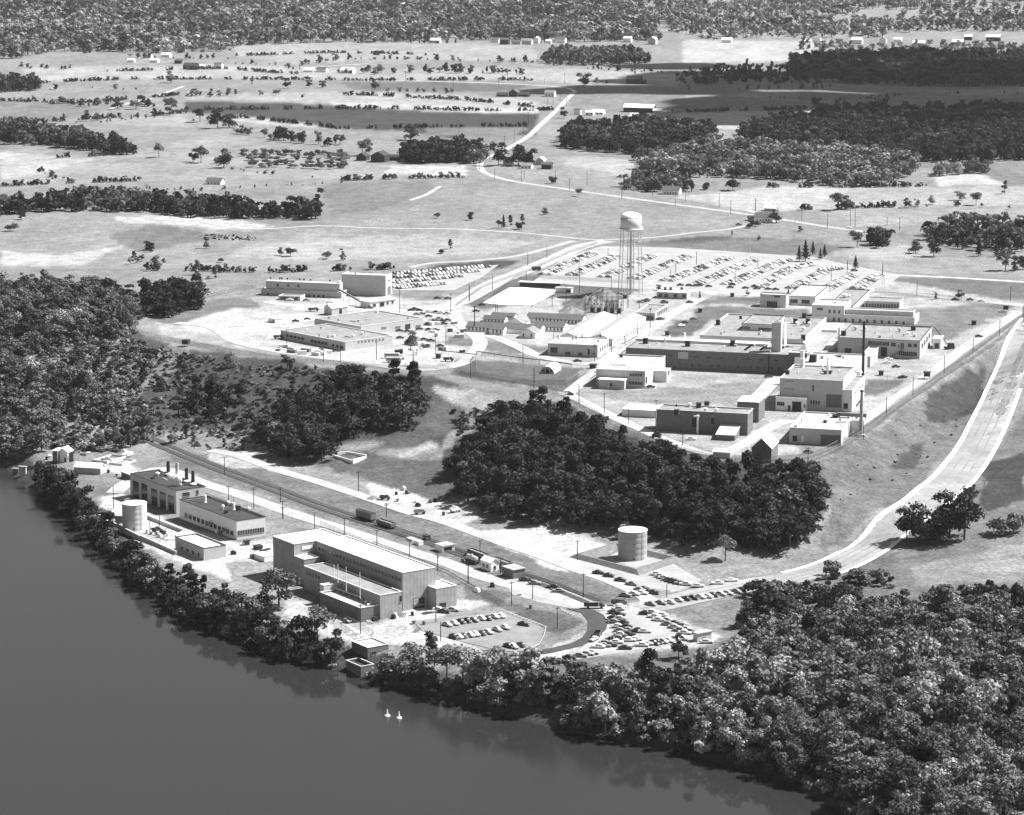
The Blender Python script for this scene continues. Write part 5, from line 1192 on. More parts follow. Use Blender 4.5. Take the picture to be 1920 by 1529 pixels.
fence([(1640,548),(1700,556),(1780,562),(1870,578),(1930,586)], 'fence along the road at the upper right', 3)
fence([(1275,556),(1420,566),(1440,572)], 'fence between the great car park and the lawns', 2.6)
fence([(740,1002),(800,1018),(870,1040),(960,1075),(1060,1105),(1180,1145)], 'fence between the railway and the terrace road', 2.2, 5, curved=True)
fence([(600,985),(700,1028),(790,1062),(860,1092),(930,1128),(960,1145)], 'fence behind the ribbed panel hall', 2.4, 4, curved=True)
fence([(620,1165),(690,1212),(700,1190),(640,1160)], 'low fence in front of the intake house', 2.2, 4)
fence([(1920,850),(1880,880),(1845,905),(1850,930)], 'ragged post fence on the right hill pasture', 1.2, 3)
fence([(1480,1098),(1560,1083),(1640,1056),(1720,1022),(1760,1000)], 'post fence along the outer edge of the climbing road', 1.2, 5, curved=True)
fence([(1650,712),(1720,716)], 'short fence beside the lower inner hut', 2)
# guard rail of the riverside lot: white posts
def guard_rail(pxs, label):
    q = [P(x, y) for x, y in pxs]; o = q[0].copy(); root = empty('guard_rail', o, 0, label=label, cat='guard rail')
    pts_ = [q[0]]
    for p in q[1:]:
        k = max(1, round((p-pts_[-1]).length/2.5)); a = pts_[-1].copy(); pts_ += [a+(p-a)*t/k for t in range(1,k+1)]
    for p in pts_:
        m = MB(); d = p-o; m.box(d.x-.18,d.x+.18,d.y-.18,d.y+.18,d.z-.3,d.z+.9); m.obj('guard_post', M_white, root)
    m = MB()
    for a, c in zip(pts_, pts_[1:]): m.beam(a-o+Vector((0,0,.7)), c-o+Vector((0,0,.7)), .12)
    m.obj('rail', M_white, root)
guard_rail(zz([(430,612),(500,640),(560,660),(652,700),(640,750),(612,805),(560,828),(520,832)]), 'white post guard rail round the right end of the riverside car park')
guard_rail(zz([(740,590),(820,630)]), 'short guard rail above the fresh black curve')
# overhead pipe and pipe racks
def pipe_run(pxs, h, r, label, name='overhead_pipe'):
    q = [P(x, y) for x, y in pxs]; o = q[0].copy(); root = empty(name, o, 0, label=label, cat='pipe')
    pts_ = [q[0]]
    for p in q[1:]:
        k = max(1, round((p-pts_[-1]).length/7)); a = pts_[-1].copy(); pts_ += [a+(p-a)*t/k for t in range(1,k+1)]
    m = MB()
    for a, c in zip(pts_, pts_[1:]): m.beam(a-o+Vector((0,0,h)), c-o+Vector((0,0,h)), r, n=8)
    m.obj('pipe', M_dark, root)
    for p in pts_: m = MB(); d = p-o; m.beam((d.x,d.y,d.z-.5),(d.x,d.y,d.z+h),.12); m.obj('support', M_steel, root)
pipe_run([(822,668),(860,672),(892,676),(895,670),(960,680),(1030,688),(1072,694)], 3.4, .35, 'long dark overhead pipe crossing the grass toward the round hut')
pipe_run([(1115,712),(1145,690),(1182,662),(1192,655)], 3.8, .4, 'dark pipe rack along the street between the sheds and the long laboratory')
pipe_run([(1165,655),(1195,640)], 3, .3, 'short pipe beside the long laboratory')
pipe_run([(700,1020),(760,1042),(840,1075),(900,1110)], 1.0, .22, 'low pipe line between the ribbed hall and the terrace road')
pipe_run([(385,930),(440,952),(500,975)], 1.4, .2, 'low pipe line behind the black roofed power house')
# lattice masts
def mast(x, yb, yt, label):
    c = P(x, yb); X, Yr, Zr = ray(x, yt); h = CH + Zr/Yr*c.y - c.z; root = empty('lattice_mast', c, 0, label=label, cat='mast')
    m = MB(); w = 1.6
    for a in (-1,1):
        for b2 in (-1,1): m.beam((a*w,b2*w,-1),(a*.15,b2*.15,h),.07)
    m.obj('mast_leg', M_steel, root); m = MB()
    for k in range(10):
        f0, f1 = k/10, (k+1)/10; w0 = w+( .15-w)*f0; w1 = w+(.15-w)*f1
        for a, b2, c2, d2 in ((-1,-1,1,-1),(1,-1,1,1),(1,1,-1,1),(-1,1,-1,-1)): m.beam((a*w0,b2*w0,h*f0),(c2*w1,d2*w1,h*f1),.035)
    m.obj('lattice', M_steel, root)
mast(1490, 460, 410, 'thin lattice mast in the field beyond the great car park'); mast(1404, 480, 445, 'thin lattice mast at the upper edge of the great car park'); mast(1656, 556, 515, 'thin lattice mast behind the administration building')
# electrical substation
def substation():
    c = P(1128, 590); root = empty('substation', c, -AXP, label='steel lattice electrical substation behind the twin white sheds', cat='substation')
    for i in range(4):
        for j in range(3):
            m = MB(); x_, y_ = -11+i*7, j*16
            for s_ in (-.5,.5): m.beam((x_+s_,y_,-.5),(x_+s_,y_,9.5),.2)
            for k in range(6): m.beam((x_-.5,y_,k*1.6),(x_+.5,y_,k*1.6+1.6),.14)
            m.obj('lattice_column', M_dark, root)
    for j in range(3):
        for z_ in (6.2,9.4): m = MB(); m.beam((-11,j*16,z_),(10,j*16,z_),.14); m.beam((-11,j*16,z_-.8),(10,j*16,z_-.8),.08); m.obj('gantry_beam', M_dark, root)
    for i in range(4):
        m = MB(); m.beam((-11+i*7,0,9.4),(-11+i*7,32,9.4),.12); m.obj('gantry_beam', M_dark, root)
    for i in range(5):
        m = MB(); m.box(-9+i*4.4,-6.6+i*4.4,6,8.4,-.3,3.2)
        for k in range(3): m.lathe([(.14,3.2),(.22,3.5),(.12,4.6),(0,4.6)], 6, 0, (-8.6+i*4.4+k*.8,7.2))
        m.obj('transformer', M_barn, root)
    for i in range(8):
        m = MB(); m.beam((-10+i*2.6,20,0),(-10+i*2.6,20,3.4),.1); m.box(-10.5+i*2.6,-9.5+i*2.6,19.6,20.4,3.4,4.0); m.obj('switch', M_dark, root)
substation()
# earth mounds
def mound(px, py, wx, wy, h, label, m):
    c = P(px, py); nr, na = 7, 26; vs = [(0,0,h)]; fs = []
    for i in range(1, nr+1):
        f = i/nr
        for k in range(na):
            a = 2*math.pi*k/na; rr = f*(1+.14*math.sin(3*a+px)+.08*math.sin(7*a)); z = h*(math.cos(f*math.pi)+1)/2*(1+.2*math.sin(5*a+i)) - (.4 if i == nr else 0)
            vs.append((wx*rr*math.cos(a), wy*rr*math.sin(a), z))
    for k in range(na): fs.append((0,1+k,1+(k+1)%na))
    for i in range(nr-1):
        for k in range(na): a = 1+i*na+k; b_ = 1+i*na+(k+1)%na; fs.append((a,a+na,b_+na,b_))
    o = mesh_obj('earth_mound', vs, fs, m, smooth=True); o.location = c; tagp(o, label, 'mound')
M_soil = mat('bare_soil', .17, 1, .25, .4, fine=.25, spec=.05)
mound(1105, 574, 14, 26, 6, 'largest heap of earth in front of the water tower', M_soil); mound(1130, 556, 14, 20, 5, 'rear heap of earth near the water tower foot', M_soil); mound(1070, 585, 10, 14, 3, 'low heap of earth behind the rear barrack', M_soil)
mound(700, 935, 4, 5, 1.2, 'low gravel heap at the bluff foot near the parked scrapers', M_soil) ; mound(560, 578, 6, 8, 1.5, 'pale gravel heap beside the loading dock', M_dirt)

# ------------------------------------------------------------------ railway
rail_l = wline([(265,812),(300,828),(350,850),(430,882),(520,915),(600,945),(668,968),(745,992),(830,1020),(900,1045),(980,1074),(1060,1103),(1120,1127)])
M_ball = mat('cinder_ballast', .07, 1, .25, .6, coords='World', fine=.3); M_tie = mat('rail_tie', .05, 1, .2, 1); M_rail = mat('steel_rail', .35, .4, .1, 1)
def track(off, name_l):
    root = ribbon('railway_track', rail_l, 3.6, M_ball, .22, off=off)
    del root['kind']; root['kind'] = 'structure'
    dense = [rail_l[0]]
    for p in rail_l[1:]:
        k = max(1, int((p-dense[-1]).length/1.6)); a = dense[-1].copy(); dense += [a+(p-a)*t/k for t in range(1,k+1)]
    mid = offset_line(dense, off); m = MB(); rl = MB()
    for i in range(0, len(mid)-1):
        p = mid[i]; d = (mid[i+1]-p); d.z = 0; d.normalize(); n_ = Vector((-d.y,d.x,0)); z = hgt(p.x,p.y)+.25
        c4 = [p+n_*1.25-d*.14, p-n_*1.25-d*.14, p-n_*1.25+d*.14, p+n_*1.25+d*.14]; m.add([(v.x,v.y,z+.1) for v in c4], [(0,1,2,3)])
        q_ = mid[i+1]; z2 = hgt(q_.x,q_.y)+.25
        for s_ in (-.72,.72): rl.beam((p+n_*s_).xyz*1+Vector((0,0,z+.2-(p.z))), (q_+n_*s_).xyz*1+Vector((0,0,z2+.2-(q_.z))), .06)
    ti = m.obj('rail_tie', M_tie, root); ti['kind'] = 'stuff'; rl.obj('rail', M_rail, root)
track(0, ''); track(-5.2, '')
def railcar(x, y, L, kind, label, off=0):
    p = P(x, y); 
    best = min(range(len(rail_l)-1), key=lambda i: (Vector((rail_l[i].x-p.x, rail_l[i].y-p.y))).length)
    d = rail_l[best+1]-rail_l[best]; rz = math.atan2(d.y, d.x); root = empty('rail_car', p, rz, label=label, cat='rail car')
    m = MB(); m.box(-L/2,L/2,-1.35,1.35,.95,1.35); m.obj('underframe', M_dark, root)
    for s_ in (-1,1):
        tr = MB(); tr.box(s_*L*.34-1.2,s_*L*.34+1.2,-1.1,1.1,.45,.94); tk = tr.obj('truck', M_dark, root)
        for a in (-.85,.85):
            w = MB(); w.lathe([(.46,-.85),(.46,-.7),(.40,-.7),(.40,.7),(.46,.7),(.46,.85),(0,.85)], 14); wo = w.obj('wheel', M_dark, tk); wo.rotation_euler = (math.pi/2,0,0); wo.location = (s_*L*.34+a,0,.48)
    if kind == 'box':
        m = MB(); m.box(-L/2+.1,L/2-.1,-1.45,1.45,1.36,4.1); m.obj('body', M_brick, root); m = MB(); m.add([(-L/2,-1.55,4.11),(L/2,-1.55,4.11),(L/2,0,4.5),(-L/2,0,4.5),(-L/2,1.55,4.11),(L/2,1.55,4.11)], [(0,1,2,3),(3,2,5,4)]); m.obj('roof', M_tar, root)
        m = MB(); m.box(-1.3,1.3,-1.53,-1.46,1.5,3.9); m.obj('sliding_door', M_block, root)
    elif kind == 'gon':
        for (a0,a1,b0,b1_) in ((-L/2,L/2,-1.45,-1.35),(-L/2,L/2,1.35,1.45),(-L/2,-L/2+.1,-1.35,1.35),(L/2-.1,L/2,-1.35,1.35)): m = MB(); m.box(a0,a1,b0,b1_,1.36,3.0); m.obj('side_panel', M_block, root)
        for k in range(8): m = MB(); m.box(-L/2+.6+k*(L-1.2)/7-.08,-L/2+.6+k*(L-1.2)/7+.08,-1.55,-1.46,1.4,3.0); m.obj('side_rib', M_dark, root)
        m = MB(); m.box(-L/2+.2,L/2-.2,-1.3,1.3,1.36,2.5); m.obj('coal_load' if False else 'cargo', M_grav, root)
    else:
        m = MB(); m.lathe([(0,-L*.44),(.8,-L*.44),(1.1,-L*.42),(1.1,L*.42),(.8,L*.44),(0,L*.44)], 20); o_ = m.obj('tank', M_steel, root, smooth=True); o_.rotation_euler = (0,math.pi/2,0); o_.location = (0,0,2.5)
        m = MB(); m.lathe([(.5,3.4),(.5,4.0),(0,4.1)], 12); m.obj('dome', M_steel, root)
railcar(686, 975, 12.5, 'box', 'dark brown box car standing on the siding above the ribbed hall')
railcar(724, 989, 12, 'gon', 'grey open gondola car coupled to the dark box car')
railcar(896, 1046, 13, 'gon', 'left one of two grey gondola cars beyond the yard office'); railcar(940, 1062, 13, 'gon', 'right one of two grey gondola cars beyond the yard office')
p = P(*zm(Z3,(215,285))); 
railcar(885, 1056, 8, 'tank', 'short silvery tank car beside the white yard office')
# yard clutter by the siding
def crate(x, y, w, h, d, label, m=M_white, name='crate', cat='crate', rz=None):
    c = P(x, y); o = MB(); o.box(-w/2,w/2,-d/2,d/2,-.4,h); o.box(-w/2-.08,w/2+.08,-d/2-.08,d/2+.08,h,h+.12); q = o.obj(name, m); q.location = c; q.rotation_euler = (0,0,rz if rz is not None else -.95); tagp(q, label, cat)
crate(785,1021,4,1.6,2.4,'long pale crate beside the track fence',M_white); crate(800,1013,3,2.2,2.4,'dark bin at the track fence right of the pale crate',M_dark); crate(772,1013,5,.8,2.4,'low pale pallet stack left of the pale crate',M_white)
crate(462,1022,2.2,2,2.2,'dark machine on the gravel right of the low dark block',M_dark); crate(483,1030,4,1.6,2.2,'dark flat crate left of the ribbed hall end',M_dark); crate(438,1040,1.4,1.2,1.4,'small dark drum on the gravel yard',M_dark)
crate(495,1049,9,2.2,5,'low white roofed lean shed touching the ribbed hall end',M_white,'lean_shed','shed')
# white letters and stored goods right of the machine shops
random.seed(11)
JK = []; CRT = []
for i in range(46):
    x = random.choice([random.uniform(745,870), random.uniform(520,650)]); y = random.uniform(640,685) if x > 700 else 668-(650-x)*.12+random.uniform(-4,8)
    if x > 700: y = random.uniform(598,662) if x > 800 else random.uniform(640,680)
    JK.append((x, y))
for i, (x, y) in enumerate(JK):
    mm = random.choice([M_white, M_white, M_dark, M_block, M_pale]); tn = 'white' if mm is M_white else 'dark' if mm is M_dark else 'grey'
    c = P(x, y); L = random.uniform(1.5,6); D = random.uniform(1,2.4); h = random.uniform(.6,2.2); m = MB(); m.box(-L/2,L/2,-D/2,D/2,-.3,h); 
    for k in range(3): m.box(-L/2+k*L/3+.05,-L/2+(k+1)*L/3-.05,-D/2-.05,D/2+.05,h,h+random.uniform(.1,.5))
    o = m.obj('stored_crate', mm); o.location = c; o.rotation_euler = (0,0,random.uniform(-1,.6))
    tagp(o, ' ', 'crate', 'crates and machinery in the storage grounds'); CRT.append((o, f'{tn} crate pile right of the machine shops' if x > 700 else f'{tn} crate pile before the near machine shop', x, y))
# equipment round the river buildings: drums, pipe stacks, spools
random.seed(23)
def clutter(x, y, place):
    c = P(x, y); kk = random.choice(['drum','pipes','crate','spool','crate']); mm = random.choice([M_white, M_dark, M_block, M_dark, M_pale]); tn = 'white' if mm is M_white else 'dark' if mm is M_dark else 'grey'; m = MB()
    if kk == 'drum': m.lathe([(.7,-.3),(.7,1.5),(.5,1.6),(.5,1.7),(0,1.7)], 12)
    elif kk == 'pipes':
        for k in range(5): m.beam((-3,(k-2)*.45,.2+.3*(k%2)),(3,(k-2)*.45,.2+.3*(k%2)),.2,n=8)
    elif kk == 'spool': m.lathe([(1.0,-.3),(1.0,-.1),(.4,-.1),(.4,.9),(1.0,.9),(1.0,1.1),(0,1.1)], 14)
    else: m.box(-1.2,1.2,-.8,.8,-.3,1.3); m.box(-.9,.5,-.6,.6,1.3,1.8); m.box(-1.3,1.3,-.9,-.8,.2,.4)
    nm = {'drum':'steel_drum','pipes':'pipe_stack','spool':'cable_spool','crate':'machine_crate'}[kk]
    o = m.obj(nm, mm); o.location = c; o.rotation_euler = (0,0,random.uniform(-1.5,1.5)); tagp(o, ' ', {'drum':'drum','pipes':'pipes','spool':'spool','crate':'crate'}[kk], 'equipment lying about the river yard')
    CRT.append((o, f"{tn} {nm.replace('_',' ')} {place}", x, y))
for zf, l_, place in ((Z1, [(860,665),(880,680),(905,672),(930,690),(950,700),(975,712),(895,705),(860,700),(1000,735),(960,735),(840,690),(920,720)], 'between the white tank and the low annex'),
    (Z1, [(1530,775),(1560,760),(1640,800),(1680,815),(1590,870),(1450,845),(1330,690),(1360,700),(1320,660)], 'on the gravel right of the power house'),
    (Z2, [(770,950),(800,955),(1095,900),(1110,870),(1180,915),(1190,900),(1260,890),(1340,890),(1480,870),(1530,860),(1600,850),(1350,960),(1440,970),(1380,1020),(960,940),(1020,935),(700,1040),(680,1035)], 'along the front of the ribbed hall'),
    (Z12, [(950,190),(1010,200),(1060,205),(1180,300),(1230,280),(1290,270),(1480,235),(1550,240),(1120,150),(1400,165),(1500,190),(1020,160),(1340,300),(1300,430),(1400,470),(560,270),(600,240),(360,380)], 'in the laydown yard beside the boat shed'),
    (Z11, [(490,1080),(520,1110),(430,1120),(340,1150),(580,1180),(600,1210),(700,1180),(740,1175),(440,1170),(880,1235),(800,1280)], 'at the shaded foot of the bluff'),
    (Z3, [(180,270),(190,300),(150,300),(500,500),(240,480),(330,450),(560,580)], 'near the railway siding sheds')):
    for x, y in l_: clutter(*zm(zf, (x, y)), place)
# buoys
for x, y, lab in ((726,1343,'left of two small white buoys on the dark river'),(748,1347,'right of two small white buoys on the dark river')):
    c = atz(x, y, 0); r_ = empty('buoy', c, 0, label=lab, cat='buoy', group='white river buoys'); m = MB(); m.lathe([(0,-.4),(.9,-.3),(1.15,.1),(.9,.45),(.35,.6),(0,.6)], 16); m.obj('float', M_white, r_); m = MB(); m.lathe([(.4,.6),(.14,2.6),(0,2.7)], 10); m.obj('cone', M_white, r_)
# crane by the shed
c = P(1780, 655); r_ = empty('mobile_crane', c, .4, label='dark mobile crane with a lattice jib raised to the left', cat='crane')
m = MB(); m.box(-3,3,-1.3,1.3,.6,1.6); m.obj('chassis', M_dark, r_); m = MB(); m.box(-.5,2.6,-1.3,1.3,1.6,3.6); m.obj('cab', M_barn, r_)
m = MB()
for s_ in (-.5,.5):
    for z_ in (0,.8): m.beam((-1,s_,2.0+z_),(-11,s_*.4,14+z_*.4),.1)
for k in range(9): f = k/9; m.beam((-1-10*f,-.5+.2*f,2+12*f),(-1-10*(f+.11),.5-.2*f,2.8+12*(f+.08)),.06)
m.obj('jib', M_dark, r_)
for s_ in (-2,0,2):
    for t_ in (-1.2,1.2): m = MB(); m.lathe([(.55,-.2),(.55,.2),(0,.2)], 12); o_ = m.obj('wheel', M_dark, r_); o_.rotation_euler = (math.pi/2,0,0); o_.location = (s_,t_,.55)
# steam from the power house roof
sm = bpy.data.materials.new('steam'); sm.use_nodes = True; n = sm.node_tree.nodes; l = sm.node_tree.links; b_ = n['Principled BSDF']; b_.inputs['Base Color'].default_value = (.9,.9,.9,1); b_.inputs['Roughness'].default_value = 1
lw = n.new('ShaderNodeLayerWeight'); mr2 = n.new('ShaderNodeMapRange'); mr2.inputs[1].default_value = .25; mr2.inputs[2].default_value = .95; mr2.inputs[3].default_value = .8; mr2.inputs[4].default_value = 0; l.new(lw.outputs['Facing'], mr2.inputs[0]); l.new(mr2.outputs[0], b_.inputs['Alpha'])
import bmesh
bm = bmesh.new()
for (x, y, r) in ((990,270,1.3),(1003,280,1.6),(1022,285,1.5),(1015,300,1.4),(1030,318,1.3),(1055,300,2.0),(1062,310,1.7),(1070,340,.9),(1045,295,1.5)):
    p = zm(Z1,(x,y+28)); c = P(*zm(Z1,(x, 500))); X, Yr, Zr = ray(*zm(Z1,(x,y))); yy = atz(*zm(Z1,(1000,330)), 19).y; t = yy/Yr
    ctr = Vector((X*t, yy, CH+Zr*t)); g2 = bmesh.ops.create_icosphere(bm, subdivisions=2, radius=r*.85, matrix=Matrix.Translation(ctr))
    for v in g2['verts']: v.co += (v.co-ctr)*.3*math.sin(v.co.x*2.1+v.co.z*3)*math.cos(v.co.y*2.7)
me = bpy.data.meshes.new('steam_puff'); bm.to_mesh(me); bm.free(); me.materials.append(sm); me.polygons.foreach_set('use_smooth', [True]*len(me.polygons))
o_ = bpy.data.objects.new('steam_puff', me); COL.objects.link(o_); o_['kind'] = 'stuff'

# ------------------------------------------------------------------ a fair weather cloud whose shade crosses the far fields
def cloud(cx, cy, wx_px, depth_m, label, hc=1500, seed=1):
    g0 = P(cx, cy); ctr = g0 + sdir*(hc/sdir.z); W2 = wx_px/scale_at(g0)/2; r = random.Random(seed); bm = bmesh.new()
    for k in range(60):
        a = r.uniform(0,6.28); f = math.sqrt(r.random())*.86; rr = r.uniform(.8,1.2)*70*(1.25-f*.6)
        c = Vector((math.cos(a)*f*W2, math.sin(a)*f*depth_m/2, r.uniform(-15,40)))
        g2 = bmesh.ops.create_icosphere(bm, subdivisions=2, radius=rr, matrix=Matrix.Translation(c) @ Matrix.Diagonal((1.7,1.0,.6,1)))
        for v in g2['verts']: v.co += (v.co-c)*.12*math.sin(v.co.x*.05+v.co.y*.04)
    me = bpy.data.meshes.new('cloud'); bm.to_mesh(me); bm.free(); me.materials.append(mat('cloud_white', .9, 1, .02, .01)); me.polygons.foreach_set('use_smooth', [True]*len(me.polygons))
    o = bpy.data.objects.new('cloud', me); COL.objects.link(o); o.location = ctr; o['kind'] = 'stuff'; o['label'] = label
cloud(1640, 170, 1130, 1500, 'broad fair weather cloud shading the far right fields', seed=2)
# ------------------------------------------------------------------ cars of the fifties
def loft(q, secs, mi=0, n=8):
    """secs: (x, halfwidth, z0, z1, shoulder) closed cross sections along x"""
    rings = []
    for x, hw, z0, z1, sh_ in secs:
        zz_ = z1-z0
        rings.append([(x,-hw,z0),(x,-hw*1.0,z0+zz_*.45),(x,-hw*sh_,z1-zz_*.12),(x,-hw*sh_*.7,z1),(x,hw*sh_*.7,z1),(x,hw*sh_,z1-zz_*.12),(x,hw,z0+zz_*.45),(x,hw,z0)])
    vs = [v for r_ in rings for v in r_]; fs = []
    for i in range(len(rings)-1):
        for k in range(8): a = i*8+k; b_ = i*8+(k+1)%8; fs.append((a,b_,b_+8,a+8))
    fs.append(tuple(range(8))[::-1]); fs.append(tuple(range((len(rings)-1)*8, len(rings)*8)))
    q.add(vs, fs, mi)
BODY = [(-2.6,.70,.45,.80,.9),(-2.45,.86,.35,.95,.9),(-1.7,.92,.32,1.02,.88),(-.9,.93,.3,1.05,.88),(.7,.93,.3,1.05,.88),(1.5,.92,.3,1.02,.82),(2.3,.86,.32,.95,.82),(2.55,.74,.42,.82,.85)]
CAB = [(-1.75,.70,1.0,1.06,.95),(-1.1,.74,1.0,1.52,.86),(-.6,.76,1.0,1.60,.86),(.2,.76,1.0,1.60,.86),(.55,.74,1.0,1.52,.86),(1.05,.70,1.0,1.06,.95)]
GLS = [(-1.5,.80,1.06,1.12,.95),(-1.1,.80,1.06,1.38,.92),(.5,.80,1.06,1.38,.92),(.9,.78,1.06,1.12,.95)]
car_paint = {'white':mat('white_car_paint',.75,.35,.05,1,spec=.5),'pale':mat('pale_car_paint',.48,.35,.05,1,spec=.5),'grey':mat('grey_car_paint',.24,.35,.05,1,spec=.5),'dark':mat('dark_car_paint',.05,.3,.05,1,spec=.6)}
M_tyre = mat('tyre', .02, .9, .1, 1); M_chrome = mat('chrome_trim', .7, .25, .05, 1, metal=1)
CARD = {}
q = MB(); loft(q, GLS); CARD['glass'] = q.obj('window_band', M_glass, link=False).data
q = MB(); q.lathe([(.2,-.11),(.34,-.11),(.34,.11),(.2,.11),(.18,.12),(0,.12)], 12); CARD['wheel'] = q.obj('wheel', M_tyre, link=False).data
q = MB(); q.box(-2.72,-2.62,-.8,.8,.42,.6); q.box(2.6,2.7,-.8,.8,.42,.6); q.box(2.56,2.61,-.62,.62,.62,.8); CARD['bumper'] = q.obj('bumper', M_chrome, link=False).data
for t_, mm in car_paint.items():
    q = MB(); loft(q, BODY); CARD['body', t_] = q.obj('body', mm, link=False).data
    for p_ in CARD['body', t_].polygons: p_.use_smooth = True
    q = MB(); loft(q, CAB); CARD['cabin', t_] = q.obj('cabin', mm, link=False).data
    for p_ in CARD['cabin', t_].polygons: p_.use_smooth = True
    q = MB(); loft(q, BODY, 0); loft(q, CAB, 0); loft(q, GLS, 1)
    for x_ in (-1.6,1.55):
        for y_ in (-.8,.8): q.box(x_-.33,x_+.33,y_-.1,y_+.1,0,.62,2)
    CARD['far', t_] = q.obj('parked_car', [mm, M_glass, M_tyre], link=False).data
CARL = []
def inst(name, data, parent=None, loc=(0,0,0), rot=(0,0,0)):
    o = bpy.data.objects.new(name, data); COL.objects.link(o); o.parent = parent; o.location = loc; o.rotation_euler = rot; return o
def car(x, y, rz, place, tone=None, near=True, w=None, group='cars parked by the river and the railway'):
    c = P(x, y) if w is None else w; ks = 1.08 if near else 1.0
    tone = tone or random.choices(['white','pale','grey','dark'], [3,3,2,4])[0]
    if near:
        r_ = empty('parked_car', c+Vector((0,0,.2)), rz, label='', cat='car', group=group); r_.scale = (ks,ks,ks)
        inst('body', CARD['body', tone], r_); inst('cabin', CARD['cabin', tone], r_); inst('window_band', CARD['glass'], r_); inst('bumper', CARD['bumper'], r_)
        for x_ in (-1.6,1.55):
            for y_ in (-.8,.8): inst('wheel', CARD['wheel'], r_, (x_,y_,.34), (math.pi/2,0,0))
    else:
        r_ = inst('parked_car', CARD['far', tone], None, c+Vector((0,0,.2)), (0,0,rz)); tagp(r_, ' ', 'car', group)
    CARL.append((r_, tone, place, c)); return r_
random.seed(5)
aR = math.atan2(-.82,.572); aV = math.atan2(.572,.82)
def c3(l_, rz, place, jit=.08, **k):
    for t in l_: p = zm(Z3, t[:2]); car(p[0], p[1]+2, rz+random.uniform(-jit,jit)+(math.pi if random.random()<.3 else 0), place, *(t[2:]), **k)
c3([(60,680,'pale'),(102,672,'white'),(142,662,'dark'),(180,656,'dark'),(220,652,'grey'),(262,642,'white'),(300,642,'dark'),(345,632,'white'),(382,628,'white')], aR, 'upper row of the riverside car park')
c3([(100,752,'dark'),(125,752,'white'),(152,748,'dark'),(195,742,'white'),(230,738,'white'),(265,732,'dark'),(305,725,'white'),(362,710,'pale'),(408,697,'white')], aR, 'lower row of the riverside car park')
c3([(520,677,'dark')], aR*.6, 'guard rail end of the riverside car park'); c3([(428,808),(458,812),(502,802,'dark')], aR, 'bottom corner of the riverside car park')
c3([(40,600,'dark'),(10,590,'white'),(95,590,'pale')], -.3, 'foot of the ribbed hall end wall')
c3([(528,410,'dark'),(585,430,'grey'),(695,452,'dark'),(725,477,'grey')], -.15, 'forecourt right of the grey yard store')
c3([(968,368,'dark'),(1030,385,'dark'),(1100,412,'dark'),(1165,435,'grey'),(1240,466,'dark'),(1298,486,'dark'),(1128,503,'grey'),(1180,495,'white'),(1228,490,'white'),(1215,470,'grey')], -.5, 'loose row above the railway')
c3([(1318,375,'white'),(1342,388,'pale'),(1362,397,'white'),(1385,408,'grey'),(1408,416,'dark'),(1432,423,'dark'),(1458,430,'grey'),(1488,435,'white')], -.12, 'short row right of the tank dyke')
c3([(1562,448,'pale'),(1680,430,'white'),(1765,413,'white')], .12, 'left shoulder of the climbing road')
c3([(1280,556),(1342,550,'grey'),(1395,545,'white'),(1440,532),(1487,525),(1533,520),(1578,513),(1618,510,'white'),(1655,503),(1700,497),(1742,491),(1790,480,'grey'),(1826,472)], aR+.25, 'row below the climbing road')
c3([(1095,572,'white'),(1085,585,'pale'),(1062,605),(1090,620),(1060,640),(1098,643),(1062,662,'grey'),(1110,668),(1085,690),(1130,692),(1100,716),(1145,712),(1100,738),(1150,738),(1090,760),(1125,764),(1050,770),(1075,785),(1010,790),(1040,803,'dark'),(1000,806,'grey'),(965,812)], -.12, 'double file beside the black curve')
c3([(1250,612,'dark'),(1292,605,'white'),(1300,630,'white'),(1345,622),(1330,650),(1372,652,'pale'),(1385,676),(1415,672),(1425,694),(1462,690),(1452,712),(1492,706),(1485,728,'white'),(1520,726)], -.25, 'right edge of the triangular car park')
c3([(1208,715,'dark'),(1245,720,'white'),(1150,772,'white'),(1190,768,'white'),(1128,820,'dark'),(1225,802,'white'),(1255,795,'pale')], -.05, 'middle of the triangular car park')
c3([(1300,790,'dark'),(1320,785,'dark'),(1350,780),(1388,776,'white'),(1430,766,'white'),(1468,760,'white')], aR+.2, 'near row of the triangular car park')
c3([(735,900,'dark'),(792,878,'dark'),(858,866,'grey'),(900,855,'pale'),(930,848)], -.2, 'verge behind the riverside trees')
c3([(1615,782,'white')], .1, 'front of the small corner shack')
c3([(940,768,'pale')], 1.0, 'lower lane of the fresh black curve')
